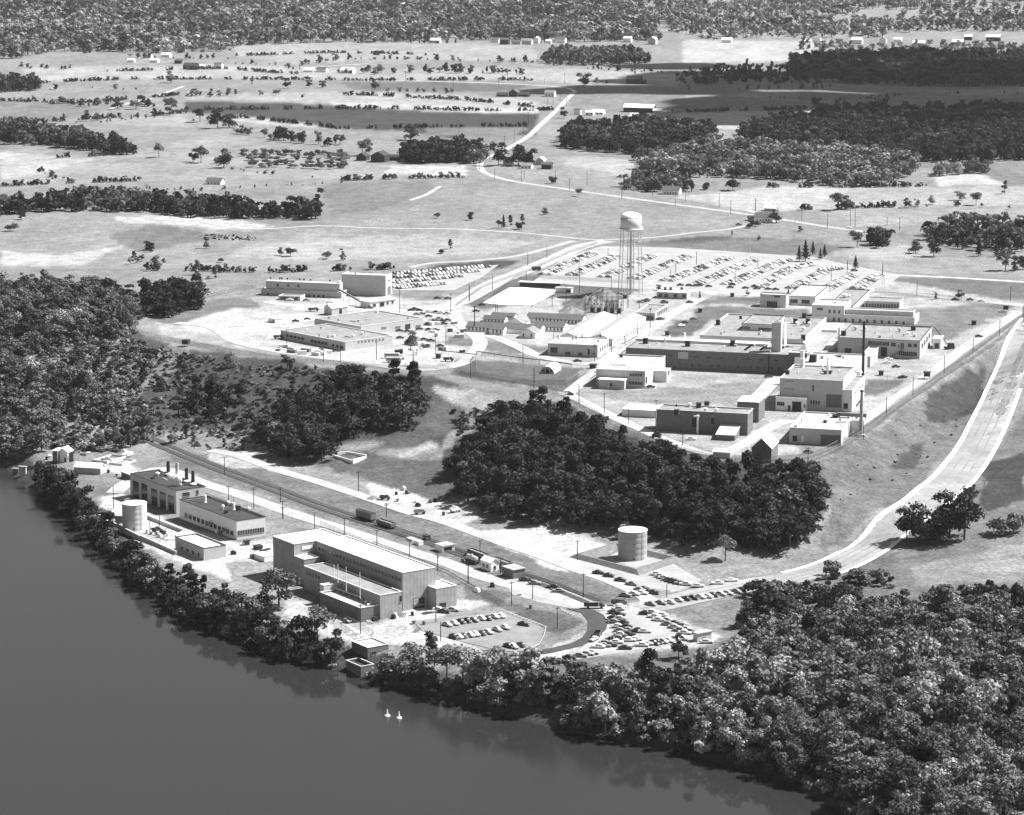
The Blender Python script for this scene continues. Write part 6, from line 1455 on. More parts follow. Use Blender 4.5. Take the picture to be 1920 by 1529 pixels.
# trucks
def truck(x, y, rz, L, label, mm, bus=False):
    c = P(x, y); r_ = empty('bus' if bus else 'truck', c+Vector((0,0,.25)), rz, label=label, cat='bus' if bus else 'truck')
    if bus:
        q = MB(); loft(q, [(-L/2,1.05,.6,2.7,.9),(-L/2+.4,1.2,.5,2.95,.88),(L/2-.5,1.2,.5,2.95,.88),(L/2,1.05,.6,2.6,.9)]); q.obj('body', mm, r_)
        for k in range(7):
            for s_ in (-1,1): q = MB(); q.box(-L/2+.8+k*(L-1.6)/7,-L/2+.8+k*(L-1.6)/7+(L-1.6)/9,s_*1.2-.03,s_*1.2+.03,1.6,2.3); q.obj('window', M_glass, r_)
    else:
        q = MB(); q.box(L/2-2.4,L/2-.9,-1.05,1.05,.8,2.3); q.box(L/2-.9,L/2,-.85,.85,.7,1.5); q.obj('cab', mm, r_)
        q = MB(); q.box(-L/2,L/2-2.55,-1.2,1.2,.8,1.0)
        for (a0,a1,b0,b1_) in ((-L/2,L/2-2.55,-1.2,-1.1),(-L/2,L/2-2.55,1.1,1.2),(-L/2,-L/2+.1,-1.1,1.1),(L/2-2.65,L/2-2.55,-1.1,1.1)): q.box(a0,a1,b0,b1_,1.0,2.0)
        q.obj('cargo_bed', mm, r_); q = MB(); q.box(L/2-1.2,L/2-.88,-.9,.9,1.6,2.15); q.obj('windscreen', M_glass, r_)
    for x_ in (-L*.3,L*.34):
        for y_ in (-1,1): q = MB(); q.lathe([(.5,-.18),(.5,.18),(0,.18)], 12); o_ = q.obj('wheel', M_tyre, r_); o_.rotation_euler = (math.pi/2,0,0); o_.location = (x_,y_,.4)
MD = car_paint['dark']; MG = car_paint['grey']
p = zm(Z3,(942,580)); truck(p[0],p[1],-.05,8.6,'long dark truck crossing at the head of the fresh black curve',MD)
p = zm(Z3,(1090,562)); truck(p[0],p[1],-.1,6.5,'dark truck at the upper end of the double file',MD)
p = zm(Z3,(963,748)); truck(p[0],p[1],1.35,6,'dark high bodied truck driving down the fresh black curve',MD)
p = zm(Z8,(72,362)); truck(p[0],p[1],.3,6.5,'dark bus entering the great car park by the fence',MD,True)
truck(588,584,.1,7,'dark truck beside the small gabled store',MD); truck(522,636,.1,6,'dark truck at the left end of the near machine shop',MD); truck(1232,657,.6,5.5,'truck beside the pipe rack on the cross street',MG) ; truck(841,678,.0,6,'dark truck by the overhead pipe',MD); truck(735,672,0,9,'pale bus left of the small tree at the storage ground',car_paint['pale'],True); truck(738,680,0,9,'second pale bus nearer the small tree at the storage ground',car_paint['pale'],True)
truck(853,961,.6,5,'pale loader working at the shaded wood foot',car_paint['white']); truck(787,965,.3,5.5,'grey tractor parked at the shaded wood foot',MG); truck(722,938,-.2,5,'dark grader parked at the bluff foot',MD)
# plateau cars
def cl(zf, l_, rz, place, **k):
    for t in l_: p = zm(zf, t[:2]); car(p[0], p[1], rz+random.uniform(-.1,.1), place, *(t[2:]), near=False, group='cars parked on the plateau', **k)
cl(Z5, [(420,222,'dark'),(465,205,'dark'),(400,240,'white'),(290,205,'dark')], .5, 'cross street left of the wide laboratory'); cl(Z5, [(190,108,'dark'),(215,100,'grey'),(310,115,'dark'),(445,113,'dark')], 0, 'street before the small gate office')
cl(Z5, [(1530,425,'white'),(1520,440,'white'),(1570,465,'dark'),(1600,520,'grey'),(1832,225,'dark')][:4], .2, 'yard below the outside stair')
cl(Z9, [(1040,15,'dark'),(1165,18,'dark'),(1260,28,'white'),(1237,328,'dark')], .0, 'upper right road verge'); cl(Z9, [(575,670,'white'),(600,672,'dark')], .2, 'inner fence by the lower gate')
cl(Z6, [(1330,430,'dark'),(1360,418,'dark'),(1400,430,'dark'),(1480,440,'white'),(1545,445),(1590,450),(1640,455),(1480,480,'dark'),(1380,462),(1420,460),(1600,520,'dark'),(1640,515,'dark'),(1570,500),(1610,545,'dark'),(1500,520),(1470,550),(1480,595,'dark'),(1540,598,'dark'),(1400,590,'dark'),(1230,605,'dark'),(1300,610),(1350,620),(1235,665,'dark'),(1350,672,'dark'),(1440,680,'dark'),(1500,690,'dark'),(1450,720,'white'),(1580,735,'dark'),(1640,755,'white'),(1555,325,'dark'),(1645,328,'dark'),(340,520,'dark'),(440,505,'dark'),(690,775,'dark'),(290,340,'white'),(430,342,'grey')], .0, 'gravel yard right of the machine shops')
cl(Z7, [(250,345,'dark'),(200,400,'dark'),(1810,470,'dark'),(1690,310,'dark'),(1850,318,'dark'),(1090,840,'dark'),(1640,320,'grey')], .1, 'streets around the barracks and sheds')
cl(Z4, [(462,225,'dark'),(715,548,'white'),(1440,630,'dark'),(1195,160,'dark')], .1, 'laboratory yards near the wood')
cl((1280,220,3.0), [(315,608,'dark'),(935,628,'white'),(965,868,'dark')], .1, 'country road near the white cottage')
# car parks in rows: the nearest cars as things, the rest joined
FARC = []
def rowpark(a, b_, place, double=True, sp=2.75, skip=.04):
    p = P(*a); q = P(*b_); d = q-p; d.z = 0; L = d.length; d.normalize(); n_ = Vector((d.y,-d.x,0)); rz = math.atan2(n_.y,n_.x)
    k = int(L/sp)
    for i in range(k):
        for s_ in ((-1,1) if double else (0,)):
            if random.random() < skip: continue
            c = p + d*(i*sp+random.uniform(-.25,.25)) + n_*(s_*2.9+random.uniform(-.35,.35)); c.z = hgt(c.x,c.y)
            FARC.append((c, rz+(math.pi if random.random() < .5 else 0)+random.uniform(-.05,.05), random.choices(['white','pale','grey','dark'], [4,3,2,3])[0], place))
O = ['leftmost','second','third','fourth','fifth','sixth','seventh','eighth','ninth','tenth','rightmost']
strips = [((118,385),(300,298)),((262,388),(500,285)),((430,398),(690,282)),((588,408),(885,283)),((762,418),(1105,290)),((912,442),(1248,295)),((1085,437),(1400,305)),((1248,450),(1415,355)),((1430,350),(1560,325)),((1430,458),(1592,372)),((1585,362),(1690,350)),((1592,468),(1762,380)),((1772,458),(1880,388))]
for i, (a, b_) in enumerate(strips): rowpark(zm(Z8,a), zm(Z8,b_), f'{O[min(i,10)]} file of the great car park')
rowpark(zm(Z8,(322,292)), zm(Z8,(380,270)), 'far left corner of the great car park')
for x in (835,880,915,985,1100,1180,1240,1300,1340): c = P(*zm(Z8,(x,442+(x-835)*.045))); FARC.append((c, .1, 'dark', 'near edge of the great car park'))
for k, (y0, y1, x0, x1) in enumerate(((515,500,742,925),(522,508,742,905),(531,518,742,870),(541,532,742,838))): rowpark((x0,y0),(x1,y1),f'{["farthest","third","second","nearest"][k]} rank, left plateau car park', True, 2.9)
near = sorted(range(len(FARC)), key=lambda i: FARC[i][0].y)
n_ind = max(0, 292 - len(CARL))
for i in near[:n_ind]:
    c, rz, tn, pl = FARC[i]; car(0, 0, rz, pl, tn, near=False, w=c, group='cars in the plateau car parks')
vs = []; fs = []; mi = []
base = {}
for t_ in car_paint:
    q = MB(); loft(q, [BODY[0],BODY[2],BODY[5],BODY[7]], 0); loft(q, [CAB[0],CAB[1],CAB[4],CAB[5]], 0); loft(q, [GLS[0],GLS[1],GLS[2],GLS[3]], 1); base[t_] = q
order = list(car_paint)
for i in near[n_ind:]:
    c, rz, tn, pl = FARC[i]; k = len(vs); cc, ss = math.cos(rz), math.sin(rz); q = base[tn]
    vs += [(c.x+v[0]*cc-v[1]*ss, c.y+v[0]*ss+v[1]*cc, c.z+.2+v[2]) for v in q.v]; fs += [tuple(a+k for a in f) for f in q.f]; mi += [(order.index(tn) if m_ == 0 else 4) for m_ in q.m]
o_ = mesh_obj('distant_parked_cars', vs, fs, [car_paint[t_] for t_ in order]+[M_glass], None, mi); tagp(o_, 'remaining cars in the far files of the great car park', None, None, 'stuff')
print('CARS', len(CARL), 'far', len(FARC)-n_ind)
# ------------------------------------------------------------------ trees
def leafmat(name, tone, var=.3):
    m = bpy.data.materials.new(name); m.use_nodes = True; n = m.node_tree.nodes; l = m.node_tree.links; n.remove(n['Principled BSDF'])
    d = n.new('ShaderNodeBsdfDiffuse'); t = n.new('ShaderNodeBsdfTranslucent'); mx = n.new('ShaderNodeMixShader'); mx.inputs[0].default_value = .15
    oi = n.new('ShaderNodeObjectInfo'); g_ = n.new('ShaderNodeNewGeometry')
    nz = n.new('ShaderNodeTexNoise'); nz.inputs['Scale'].default_value = .45; nz.inputs['Detail'].default_value = 2; l.new(g_.outputs['Position'], nz.inputs['Vector'])
    a = n.new('ShaderNodeMapRange'); a.inputs[3].default_value = tone*(1-var); a.inputs[4].default_value = tone*(1+var*1.3); l.new(oi.outputs['Random'], a.inputs[0])
    b2 = n.new('ShaderNodeMapRange'); b2.inputs[1].default_value = .3; b2.inputs[2].default_value = .7; b2.inputs[3].default_value = .65; b2.inputs[4].default_value = 1.45; l.new(nz.outputs[0], b2.inputs[0])
    p = n.new('ShaderNodeMath'); p.operation = 'MULTIPLY'; l.new(a.outputs[0], p.inputs[0]); l.new(b2.outputs[0], p.inputs[1])
    c = n.new('ShaderNodeCombineColor')
    for i in range(3): l.new(p.outputs[0], c.inputs[i])
    l.new(c.outputs[0], d.inputs[0]); l.new(c.outputs[0], t.inputs[0]); l.new(d.outputs[0], mx.inputs[1]); l.new(t.outputs[0], mx.inputs[2]); l.new(mx.outputs[0], n['Material Output'].inputs[0])
    MATS[name] = m; return m
L_dark = leafmat('dark_foliage', .042, .45); L_mid = leafmat('mid_foliage', .12, .4); L_light = leafmat('pale_foliage', .24, .35); L_con = leafmat('conifer_foliage', .035)
M_bark = mat('bark', .07, .95, .2, 1)
def crown_np(seed, kind, nleaf, ls, R=4.0, Hh=10.0):
    """leaf-clump quads on the shells of several lobes -> verts, quads"""
    r = np.random.default_rng(seed); V = []
    if kind == 'conifer':
        t = r.random(nleaf)**.8; a = r.random(nleaf)*2*np.pi; tier = (1-t*.97)*R*1.0*(.75+.35*np.sin(t*38)); rr = tier*(.55+.5*r.random(nleaf))
        c = np.stack([rr*np.cos(a), rr*np.sin(a), Hh*.1+t*Hh*.92], 1); nrm = np.stack([np.cos(a), np.sin(a), .6+0*a], 1)
    else:
        if kind == 'round': nl = 11; zc, zs, sp = .46, .22, .52
        elif kind == 'tall': nl = 10; zc, zs, sp = .50, .26, .36
        elif kind == 'open': nl = 9; zc, zs, sp = .58, .18, .6
        else: nl = 6; zc, zs, sp = .42, .14, .55       # bush
        lc = np.stack([r.normal(0, sp*R*.75, nl), r.normal(0, sp*R*.75, nl), Hh*(zc+r.normal(0, zs, nl))], 1)
        rad_ = np.hypot(lc[:,0], lc[:,1]); f_ = np.minimum(1, R*.72/np.maximum(rad_, .01)); lc[:,0] *= f_; lc[:,1] *= f_
        lr = R*r.uniform(.30,.52, nl); lc[:,2] = np.clip(lc[:,2], (lr*.75)+(Hh*.05 if kind != 'bush' else 0), Hh-lr*.75)
        w = lr**2/ (lr**2).sum(); li = r.choice(nl, nleaf, p=w); d = r.normal(size=(nleaf,3)); d /= np.linalg.norm(d, axis=1)[:,None]; d[:,2] = np.where(d[:,2] < -.35, -d[:,2], d[:,2])
        rad = lr[li]*(1-.45*r.random(nleaf)**2.2)*(1+.16*r.normal(size=nleaf)); c = lc[li]+d*rad[:,None]*np.array([1.05,1.05,.85]); nrm = d
    nrm = nrm + r.normal(0,.55,(nleaf,3)); nrm /= np.linalg.norm(nrm, axis=1)[:,None]
    up = r.normal(size=(nleaf,3)); u_ = np.cross(nrm, up); u_ /= np.linalg.norm(u_, axis=1)[:,None]; v_ = np.cross(nrm, u_)
    s = ls*r.uniform(.6,1.4,nleaf)[:,None]
    q = np.stack([c-u_*s-v_*s*.6, c+u_*s*.8-v_*s*.8, c+u_*s+v_*s*.7, c-u_*s*.7+v_*s], 1).reshape(-1,3)
    return q, np.arange(nleaf*4).reshape(-1,4)
def trunk_mb(seed, R, Hh, conifer=False, n=6):
    r = random.Random(seed); q = MB(); top = Hh*(.95 if conifer else .55)
    q.lathe([(Hh*.028,-1.5),(Hh*.022,Hh*.2),(Hh*.012,top),(0,top)], n)
    if not conifer:
        for k in range(5):
            a = r.uniform(0,6.28); z = Hh*r.uniform(.22,.45); q.beam((0,0,z),(math.cos(a)*R*.55,math.sin(a)*R*.55,z+Hh*r.uniform(.18,.3)), Hh*.009, n=4, w2=Hh*.004)
    return q
TREE = {}
KINDS = {'round':(4.6,10),'tall':(3.1,11),'open':(4.6,10),'bush':(2.6,3.6),'conifer':(3.0,11)}
LM = {'dark':L_dark,'mid':L_mid,'light':L_light,'con':L_con}
def np_mesh(name, V, Fq, mats, mi=None):
    me = bpy.data.meshes.new(name); me.vertices.add(len(V)); me.vertices.foreach_set('co', V.astype(np.float32).ravel())
    me.loops.add(Fq.size); me.loops.foreach_set('vertex_index', Fq.astype(np.int32).ravel()); me.polygons.add(len(Fq)); me.polygons.foreach_set('loop_start', np.arange(0, Fq.size, 4, dtype=np.int32))
    for m in mats: me.materials.append(m)
    if mi is not None: me.polygons.foreach_set('material_index', mi)
    me.update(calc_edges=True); return me
NVAR = 5
for kd, (R, Hh) in KINDS.items():
    for v in range(NVAR):
        nl = {'bush':420,'conifer':800}.get(kd, 1150)
        V, Q = crown_np(hash((len(kd), v)) % 1000 + v*17, kd, nl, .30 if kd != 'bush' else .26, R, Hh)
        for tn in (('dark','mid','light') if kd != 'conifer' else ('con',)):
            TREE[kd, tn, v, 'crown'] = np_mesh('crown', V, Q, [LM[tn]])
        TREE[kd, v, 'trunk'] = trunk_mb(v+len(kd)*10, R, Hh, kd == 'conifer').obj('trunk', M_bark, link=False).data
# prototypes for instancing: crown and trunk in one mesh, two levels of detail
def proto_mesh(kd, tn, v, nl, ls):
    R, Hh = KINDS[kd]; V, Q = crown_np(v*31+len(kd)*7+nl, kd, nl, ls, R, Hh); tq = MB(); z1 = Hh*.5
    tv = []; rr = Hh*.022
    for z in (-1.5, z1): tv += [(rr,rr,z),(-rr,rr,z),(-rr,-rr,z),(rr,-rr,z)]
    tf = np.array([(0,1,5,4),(1,2,6,5),(2,3,7,6),(3,0,4,7)]) + len(V)
    return np_mesh('tree_proto', np.vstack([V, np.array(tv)]), np.vstack([Q, tf]), [LM[tn], M_bark], np.array([0]*len(Q)+[1]*4, dtype=np.int32))
COLS = {}
def proto_col(tone, lod):
    if (tone, lod) in COLS: return COLS[tone, lod]
    c = bpy.data.collections.new(f'foliage_{tone}_{lod}')
    nl, ls = {0:(800,.36),1:(260,.62),2:(90,1.05)}[lod]
    mix = {'dark':['round','round','tall','open'],'mid':['round','tall','open','round'],'light':['round','open','tall','bush'],'con':['conifer','conifer','conifer']}[tone]
    for i, kd in enumerate(mix):
        o = bpy.data.objects.new(f'proto_{i}', proto_mesh(kd, tone, i+1, int(nl*(.5 if kd == 'bush' else 1)), ls)); c.objects.link(o)
    COLS[tone, lod] = (c, len(mix)); return COLS[tone, lod]
c_b = None
def bush_col(tone):
    if ('bush', tone) in COLS: return COLS['bush', tone]
    c = bpy.data.collections.new(f'bushes_{tone}')
    for i in range(3): c.objects.link(bpy.data.objects.new(f'bush_{i}', proto_mesh('bush', tone, i+5, 150, .42)))
    COLS['bush', tone] = (c, 3); return COLS['bush', tone]
def gn_group(col):
    nm = 'scatter_' + col.name
    if nm in bpy.data.node_groups: return bpy.data.node_groups[nm]
    ng = bpy.data.node_groups.new(nm, 'GeometryNodeTree')
    ng.interface.new_socket('Geometry', in_out='INPUT', socket_type='NodeSocketGeometry'); ng.interface.new_socket('Geometry', in_out='OUTPUT', socket_type='NodeSocketGeometry')
    n = ng.nodes; l = ng.links; gi = n.new('NodeGroupInput'); go = n.new('NodeGroupOutput')
    ci = n.new('GeometryNodeCollectionInfo'); ci.inputs['Collection'].default_value = col; ci.inputs['Separate Children'].default_value = True; ci.inputs['Reset Children'].default_value = True
    ip = n.new('GeometryNodeInstanceOnPoints'); ip.inputs['Pick Instance'].default_value = True
    def na(name, typ):
        a = n.new('GeometryNodeInputNamedAttribute'); a.data_type = typ; a.inputs['Name'].default_value = name; return a.outputs['Attribute']
    l.new(gi.outputs[0], ip.inputs['Points']); l.new(ci.outputs[0], ip.inputs['Instance']); l.new(na('idx','INT'), ip.inputs['Instance Index'])
    cx_ = n.new('ShaderNodeCombineXYZ'); l.new(na('rot','FLOAT'), cx_.inputs[2]); l.new(cx_.outputs[0], ip.inputs['Rotation']); l.new(na('scl','FLOAT_VECTOR'), ip.inputs['Scale'])
    l.new(ip.outputs[0], go.inputs[0]); return ng
def scatter(name, pts_, colinfo, hscale, label, spread=.25):
    if not len(pts_): return
    col, k = colinfo; me = bpy.data.meshes.new(name); P_ = np.array(pts_, np.float32); N = len(P_)
    me.vertices.add(N); me.vertices.foreach_set('co', P_.ravel())
    s = (hscale*rng.uniform(1-spread, 1+spread, N)).astype(np.float32); sx = s*rng.uniform(.85,1.2,N)
    a = me.attributes.new('rot','FLOAT','POINT'); a.data.foreach_set('value', rng.uniform(0,6.28,N).astype(np.float32))
    a = me.attributes.new('scl','FLOAT_VECTOR','POINT'); a.data.foreach_set('vector', np.stack([sx,sx,s],1).astype(np.float32).ravel())
    a = me.attributes.new('idx','INT','POINT'); a.data.foreach_set('value', rng.integers(0,k,N).astype(np.int32))
    o = bpy.data.objects.new(name, me); COL.objects.link(o); md = o.modifiers.new('scatter','NODES'); md.node_group = gn_group(col); tagp(o, label, None, None, 'stuff')
def sample(poly_px, sp, keep=1.0, yscale=1.0, jit=.45, clump=None):
    poly = [P(x, y) for x, y in poly_px]; pl = [(p.x,p.y) for p in poly]; a = np.array(pl); lo = a.min(0); hi = a.max(0)
    gx, gy = np.meshgrid(np.arange(lo[0],hi[0],sp), np.arange(lo[1],hi[1],sp*yscale)); gx = gx.ravel()+rng.uniform(-jit,jit,gx.size)*sp; gy = gy.ravel()+rng.uniform(-jit,jit,gy.size)*sp*yscale
    k = inpoly(gx, gy, pl) & (rng.random(gx.size) < keep)
    if clump: k &= vnoise(gx, gy, clump[0], 21, 2) > clump[1]
    gx, gy = gx[k], gy[k]; gz = hgtv(gx, gy)
    return np.stack([gx,gy,gz],1)
IND = []   # candidate individual trees: (x,y,z,tone list,height,label,group)
WOODS = []
def wood(name, poly, sp, hs, tones, label, lod=0, keep=1.0, ind=False, clump=None, dz=-.3, treelabel=None):
    p = sample(poly, sp, keep, clump=clump)
    p = p[p[:,2] > .4]; p[:,2] += dz
    if name == 'shoreline_thicket' and len(p):           # the intake house stands in a gap of the thicket
        gi = P(705,1228); p = p[np.hypot(p[:,0]-gi.x, p[:,1]-gi.y) > 17]
    patch = vnoise(p[:,0], p[:,1], sp*5, 33, 2) if len(p) else p
    ts = list(tones.items()); cum = np.cumsum([t[1] for t in ts]); cum = cum/cum[-1]
    v = np.clip((patch-.5)*1.5+.5, 0, .999)*.6 + rng.random(len(p))*.4; idx = np.searchsorted(cum, v)
    WOODS.append([name, p, idx, [t[0] for t in ts], hs, label, lod, ind, treelabel])
wood('riverbank_wood', [(800,1280),(900,1286),(1040,1290),(1150,1288),(1250,1284),(1330,1276),(1390,1250),(1430,1222),(1490,1200),(1560,1185),(1600,1180),(1640,1170),(1700,1165),(1790,1150),(1860,1150),(1990,1150),(2100,1700),(1780,1660),(1620,1540),(1500,1476),(1400,1440),(1250,1402),(1050,1363),(850,1312),(790,1296)], 6.0, 1.0, {'dark':.26,'mid':.36,'light':.38}, 'dense leafy wood filling the lower right above the river', 0, .93, True, clump=(30,.31), treelabel='leafy tree in the dense wood between the triangular car park and the river')
wood('shoreline_thicket', [(70,905),(110,905),(150,950),(180,985),(215,1020),(262,1062),(330,1100),(420,1140),(520,1180),(560,1195),(640,1240),(660,1232),(740,1250),(800,1262),(800,1300),(720,1284),(650,1262),(600,1250),(530,1240),(470,1212),(400,1187),(330,1152),(250,1092),(180,1018),(150,988),(100,948)], 5.0, .82, {'dark':.6,'mid':.28,'light':.12}, 'narrow dark thicket of trees along the river bank', 0, .95, True, treelabel='tree in the narrow dark thicket between the river and the power house yard')
wood('west_wood', [(-70,530),(60,538),(150,545),(240,558),(262,590),(225,625),(205,665),(190,705),(190,745),(230,790),(300,825),(240,850),(130,848),(60,858),(-70,862)], 7.6, .95, {'dark':.32,'mid':.34,'light':.34}, 'broad mixed wood covering the hillside at the left', 0, .9, True, clump=(40,.41), treelabel='tree in the broad mixed wood on the left hillside')
wood('gully_wood', [(640,720),(700,722),(790,735),(788,775),(770,800),(700,812),(660,820),(600,868),(560,872),(500,850),(478,822),(520,790),(600,770)], 6.2, 1.05, {'dark':.8,'mid':.2}, 'dark clump of trees on the bluff between the machine shops and the railway', 0, .95, True, treelabel='tree in the dark clump on the bluff below the machine shops')
wood('bluff_wood', [(850,880),(885,838),(920,812),(960,792),(1010,775),(1050,782),(1090,812),(1150,842),(1230,868),(1330,892),(1400,900),(1480,905),(1530,915),(1540,985),(1500,1030),(1420,1045),(1300,1028),(1150,1002),(1000,986),(900,962),(855,925)], 6.3, 1.08, {'dark':.78,'mid':.22}, 'large dark wood on the bluff in front of the laboratories', 0, .95, True, clump=(16,.2), treelabel='tree in the large dark wood between the laboratories and the grey tank')
wood('slope_scrub', [(200,690),(262,640),(330,665),(450,685),(640,700),(640,760),(560,800),(470,845),(400,846),(300,830),(230,790),(195,745)], 7.5, .6, {'dark':.6,'mid':.3,'light':.1}, 'scattered scrub on the slope below the curving fence', 0, .24)
wood('bluff_corner_trees', [(395,800),(330,790),(340,750),(450,745),(470,800)], 8, .9, {'dark':.8,'mid':.2}, 'loose group of dark trees on the left bluff slope', 0, .6)
wood('hedge_oak_group', [(262,575),(300,560),(372,560),(372,580),(310,600),(270,592)], 6.5, 1.25, {'dark':1}, 'rounded dark clump of big trees at the head of the west wood', 0, .95)
# farther woods
wood('middle_belt', [(-70,398),(40,385),(150,378),(280,378),(380,385),(450,395),(520,400),(612,402),(600,412),(480,412),(350,408),(240,398),(60,398),(-70,420)], 8.5, 1.05, {'dark':.6,'mid':.3,'light':.1}, 'dark belt of trees across the left middle distance', 1)
wood('upper_left_belt', [(-70,238),(60,246),(150,262),(220,275),(266,292),(190,288),(100,275),(-70,268)], 9, 1.15, {'dark':.6,'mid':.4}, 'dark belt of trees at the left edge below the farmland', 1)
wood('small_left_wood', [(-70,160),(30,158),(78,160),(70,172),(-70,176)], 10, 1.3, {'dark':.7,'mid':.3}, 'small wood at the left edge among the fields', 1)
wood('farm_grove', [(752,292),(800,285),(860,285),(900,290),(892,305),(760,308)], 8, 1.3, {'dark':1}, 'dark grove beside the two dark barns', 1)
wood('grove_edge', [(860,288),(912,290),(908,306),(868,308)], 8, 1.0, {'mid':1}, 'paler trees at the right edge of the dark grove', 1)
wood('east_wood', [(1050,262),(1080,245),(1200,240),(1340,245),(1345,262),(1320,275),(1260,290),(1180,290),(1060,280)], 9.5, 1.2, {'dark':.75,'mid':.25}, 'dark wood below the white roofed barn', 1)
wood('great_east_wood', [(1385,262),(1400,245),(1500,228),(1620,215),(1750,212),(1990,212),(1990,300),(1840,305),(1750,306),(1680,300),(1560,285),(1440,280),(1385,275)], 9.5, 1.2, {'dark':.8,'mid':.2}, 'great dark wood filling the right middle distance', 1)
wood('pale_wood', [(1190,300),(1260,290),(1330,272),(1440,278),(1560,285),(1680,300),(1720,318),(1700,335),(1640,350),(1560,350),(1480,340),(1380,334),(1290,334),(1210,330)], 9, 1.05, {'mid':.5,'light':.5}, 'paler young wood along the near edge of the great dark wood', 1)
wood('lower_pale_clump', [(1170,352),(1190,338),(1270,348),(1300,360),(1220,362)], 8, .95, {'dark':.3,'mid':.7}, 'clump of trees behind the highway bungalow', 1)
wood('edge_wood', [(1750,325),(1850,318),(1855,326),(1760,332)], 9, .95, {'mid':.5,'light':.5}, 'pale clump at the end of the great wood', 1)
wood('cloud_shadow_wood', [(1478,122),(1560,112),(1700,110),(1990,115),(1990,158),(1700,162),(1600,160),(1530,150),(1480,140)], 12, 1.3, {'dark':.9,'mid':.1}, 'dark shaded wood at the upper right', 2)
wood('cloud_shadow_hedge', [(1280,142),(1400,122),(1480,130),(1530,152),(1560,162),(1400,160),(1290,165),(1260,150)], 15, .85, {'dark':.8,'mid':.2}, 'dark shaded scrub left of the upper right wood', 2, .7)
wood('field_wood', [(1010,122),(1040,104),(1120,100),(1200,104),(1225,120),(1160,124),(1060,124)], 12, 1.15, {'dark':.3,'mid':.7}, 'rounded wood in the middle of the far fields', 2)
wood('conifer_plantation', [(1730,440),(1790,425),(1870,425),(1990,425),(1990,470),(1900,472),(1830,470),(1760,462)], 9, .95, {'dark':.45,'mid':.55}, 'wood of dark and pale trees at the right edge beyond the lawn', 1, .8)
wood('right_road_clump', [(1620,455),(1660,445),(1672,458),(1650,468)], 7, 1.0, {'dark':.5,'mid':.5}, 'clump of trees beside the country road', 1)
wood('far_forest', [(-90,98),(30,112),(100,98),(200,98),(300,100),(430,98),(450,86),(560,82),(660,80),(760,80),(900,76),(1080,80),(1240,78),(1220,40),(1150,-40),(-90,-40)], 17.5, 1.5, {'dark':.08,'mid':.42,'light':.5}, 'far forest stretching to the top of the view', 2, .95, clump=(300,.2))  # leaf mix made paler, part of the distance haze put into its tone
wood('far_right_forest', [(1240,76),(1420,72),(1560,72),(1700,70),(1990,66),(1990,-40),(1150,-40),(1220,40)], 20, 1.45, {'mid':.3,'light':.7}, 'pale broken forest with clearings at the upper right', 2, .8, clump=(180,.36))  # mostly pale leaves, the hazy brightening painted into the foliage
wood('right_far_scrub', [(1500,84),(1990,84),(1990,110),(1700,106),(1600,104),(1500,96)], 16, .9, {'mid':.4,'light':.6}, 'pale scrub among the far right houses', 2, .5)
def hedge(name, line, width, sp, hs, tones, label, lod=1, keep=1.0):
    pts_ = []
    q = [P(x, y) for x, y in line]
    for a, b_ in zip(q, q[1:]):
        L = (b_-a).length; k = int(L/sp)
        for i in range(k):
            if random.random() > keep or math.sin(i*.37+L)+math.sin(i*.113+L*2) < -.55: continue
            p = a+(b_-a)*((i+random.random())/k); pts_.append((p.x+random.uniform(-width,width)*.5, p.y+random.uniform(-width,width), 0))
    if not pts_: return
    p = np.array(pts_); p[:,2] = hgtv(p[:,0], p[:,1])-.2
    ts = list(tones.items()); cum = np.cumsum([t[1] for t in ts]); idx = np.searchsorted(cum/cum[-1], rng.random(len(p))*.999)
    WOODS.append([name, p, idx, [t[0] for t in ts], hs, label, 'bush' if hs < .01 else lod, False, None])
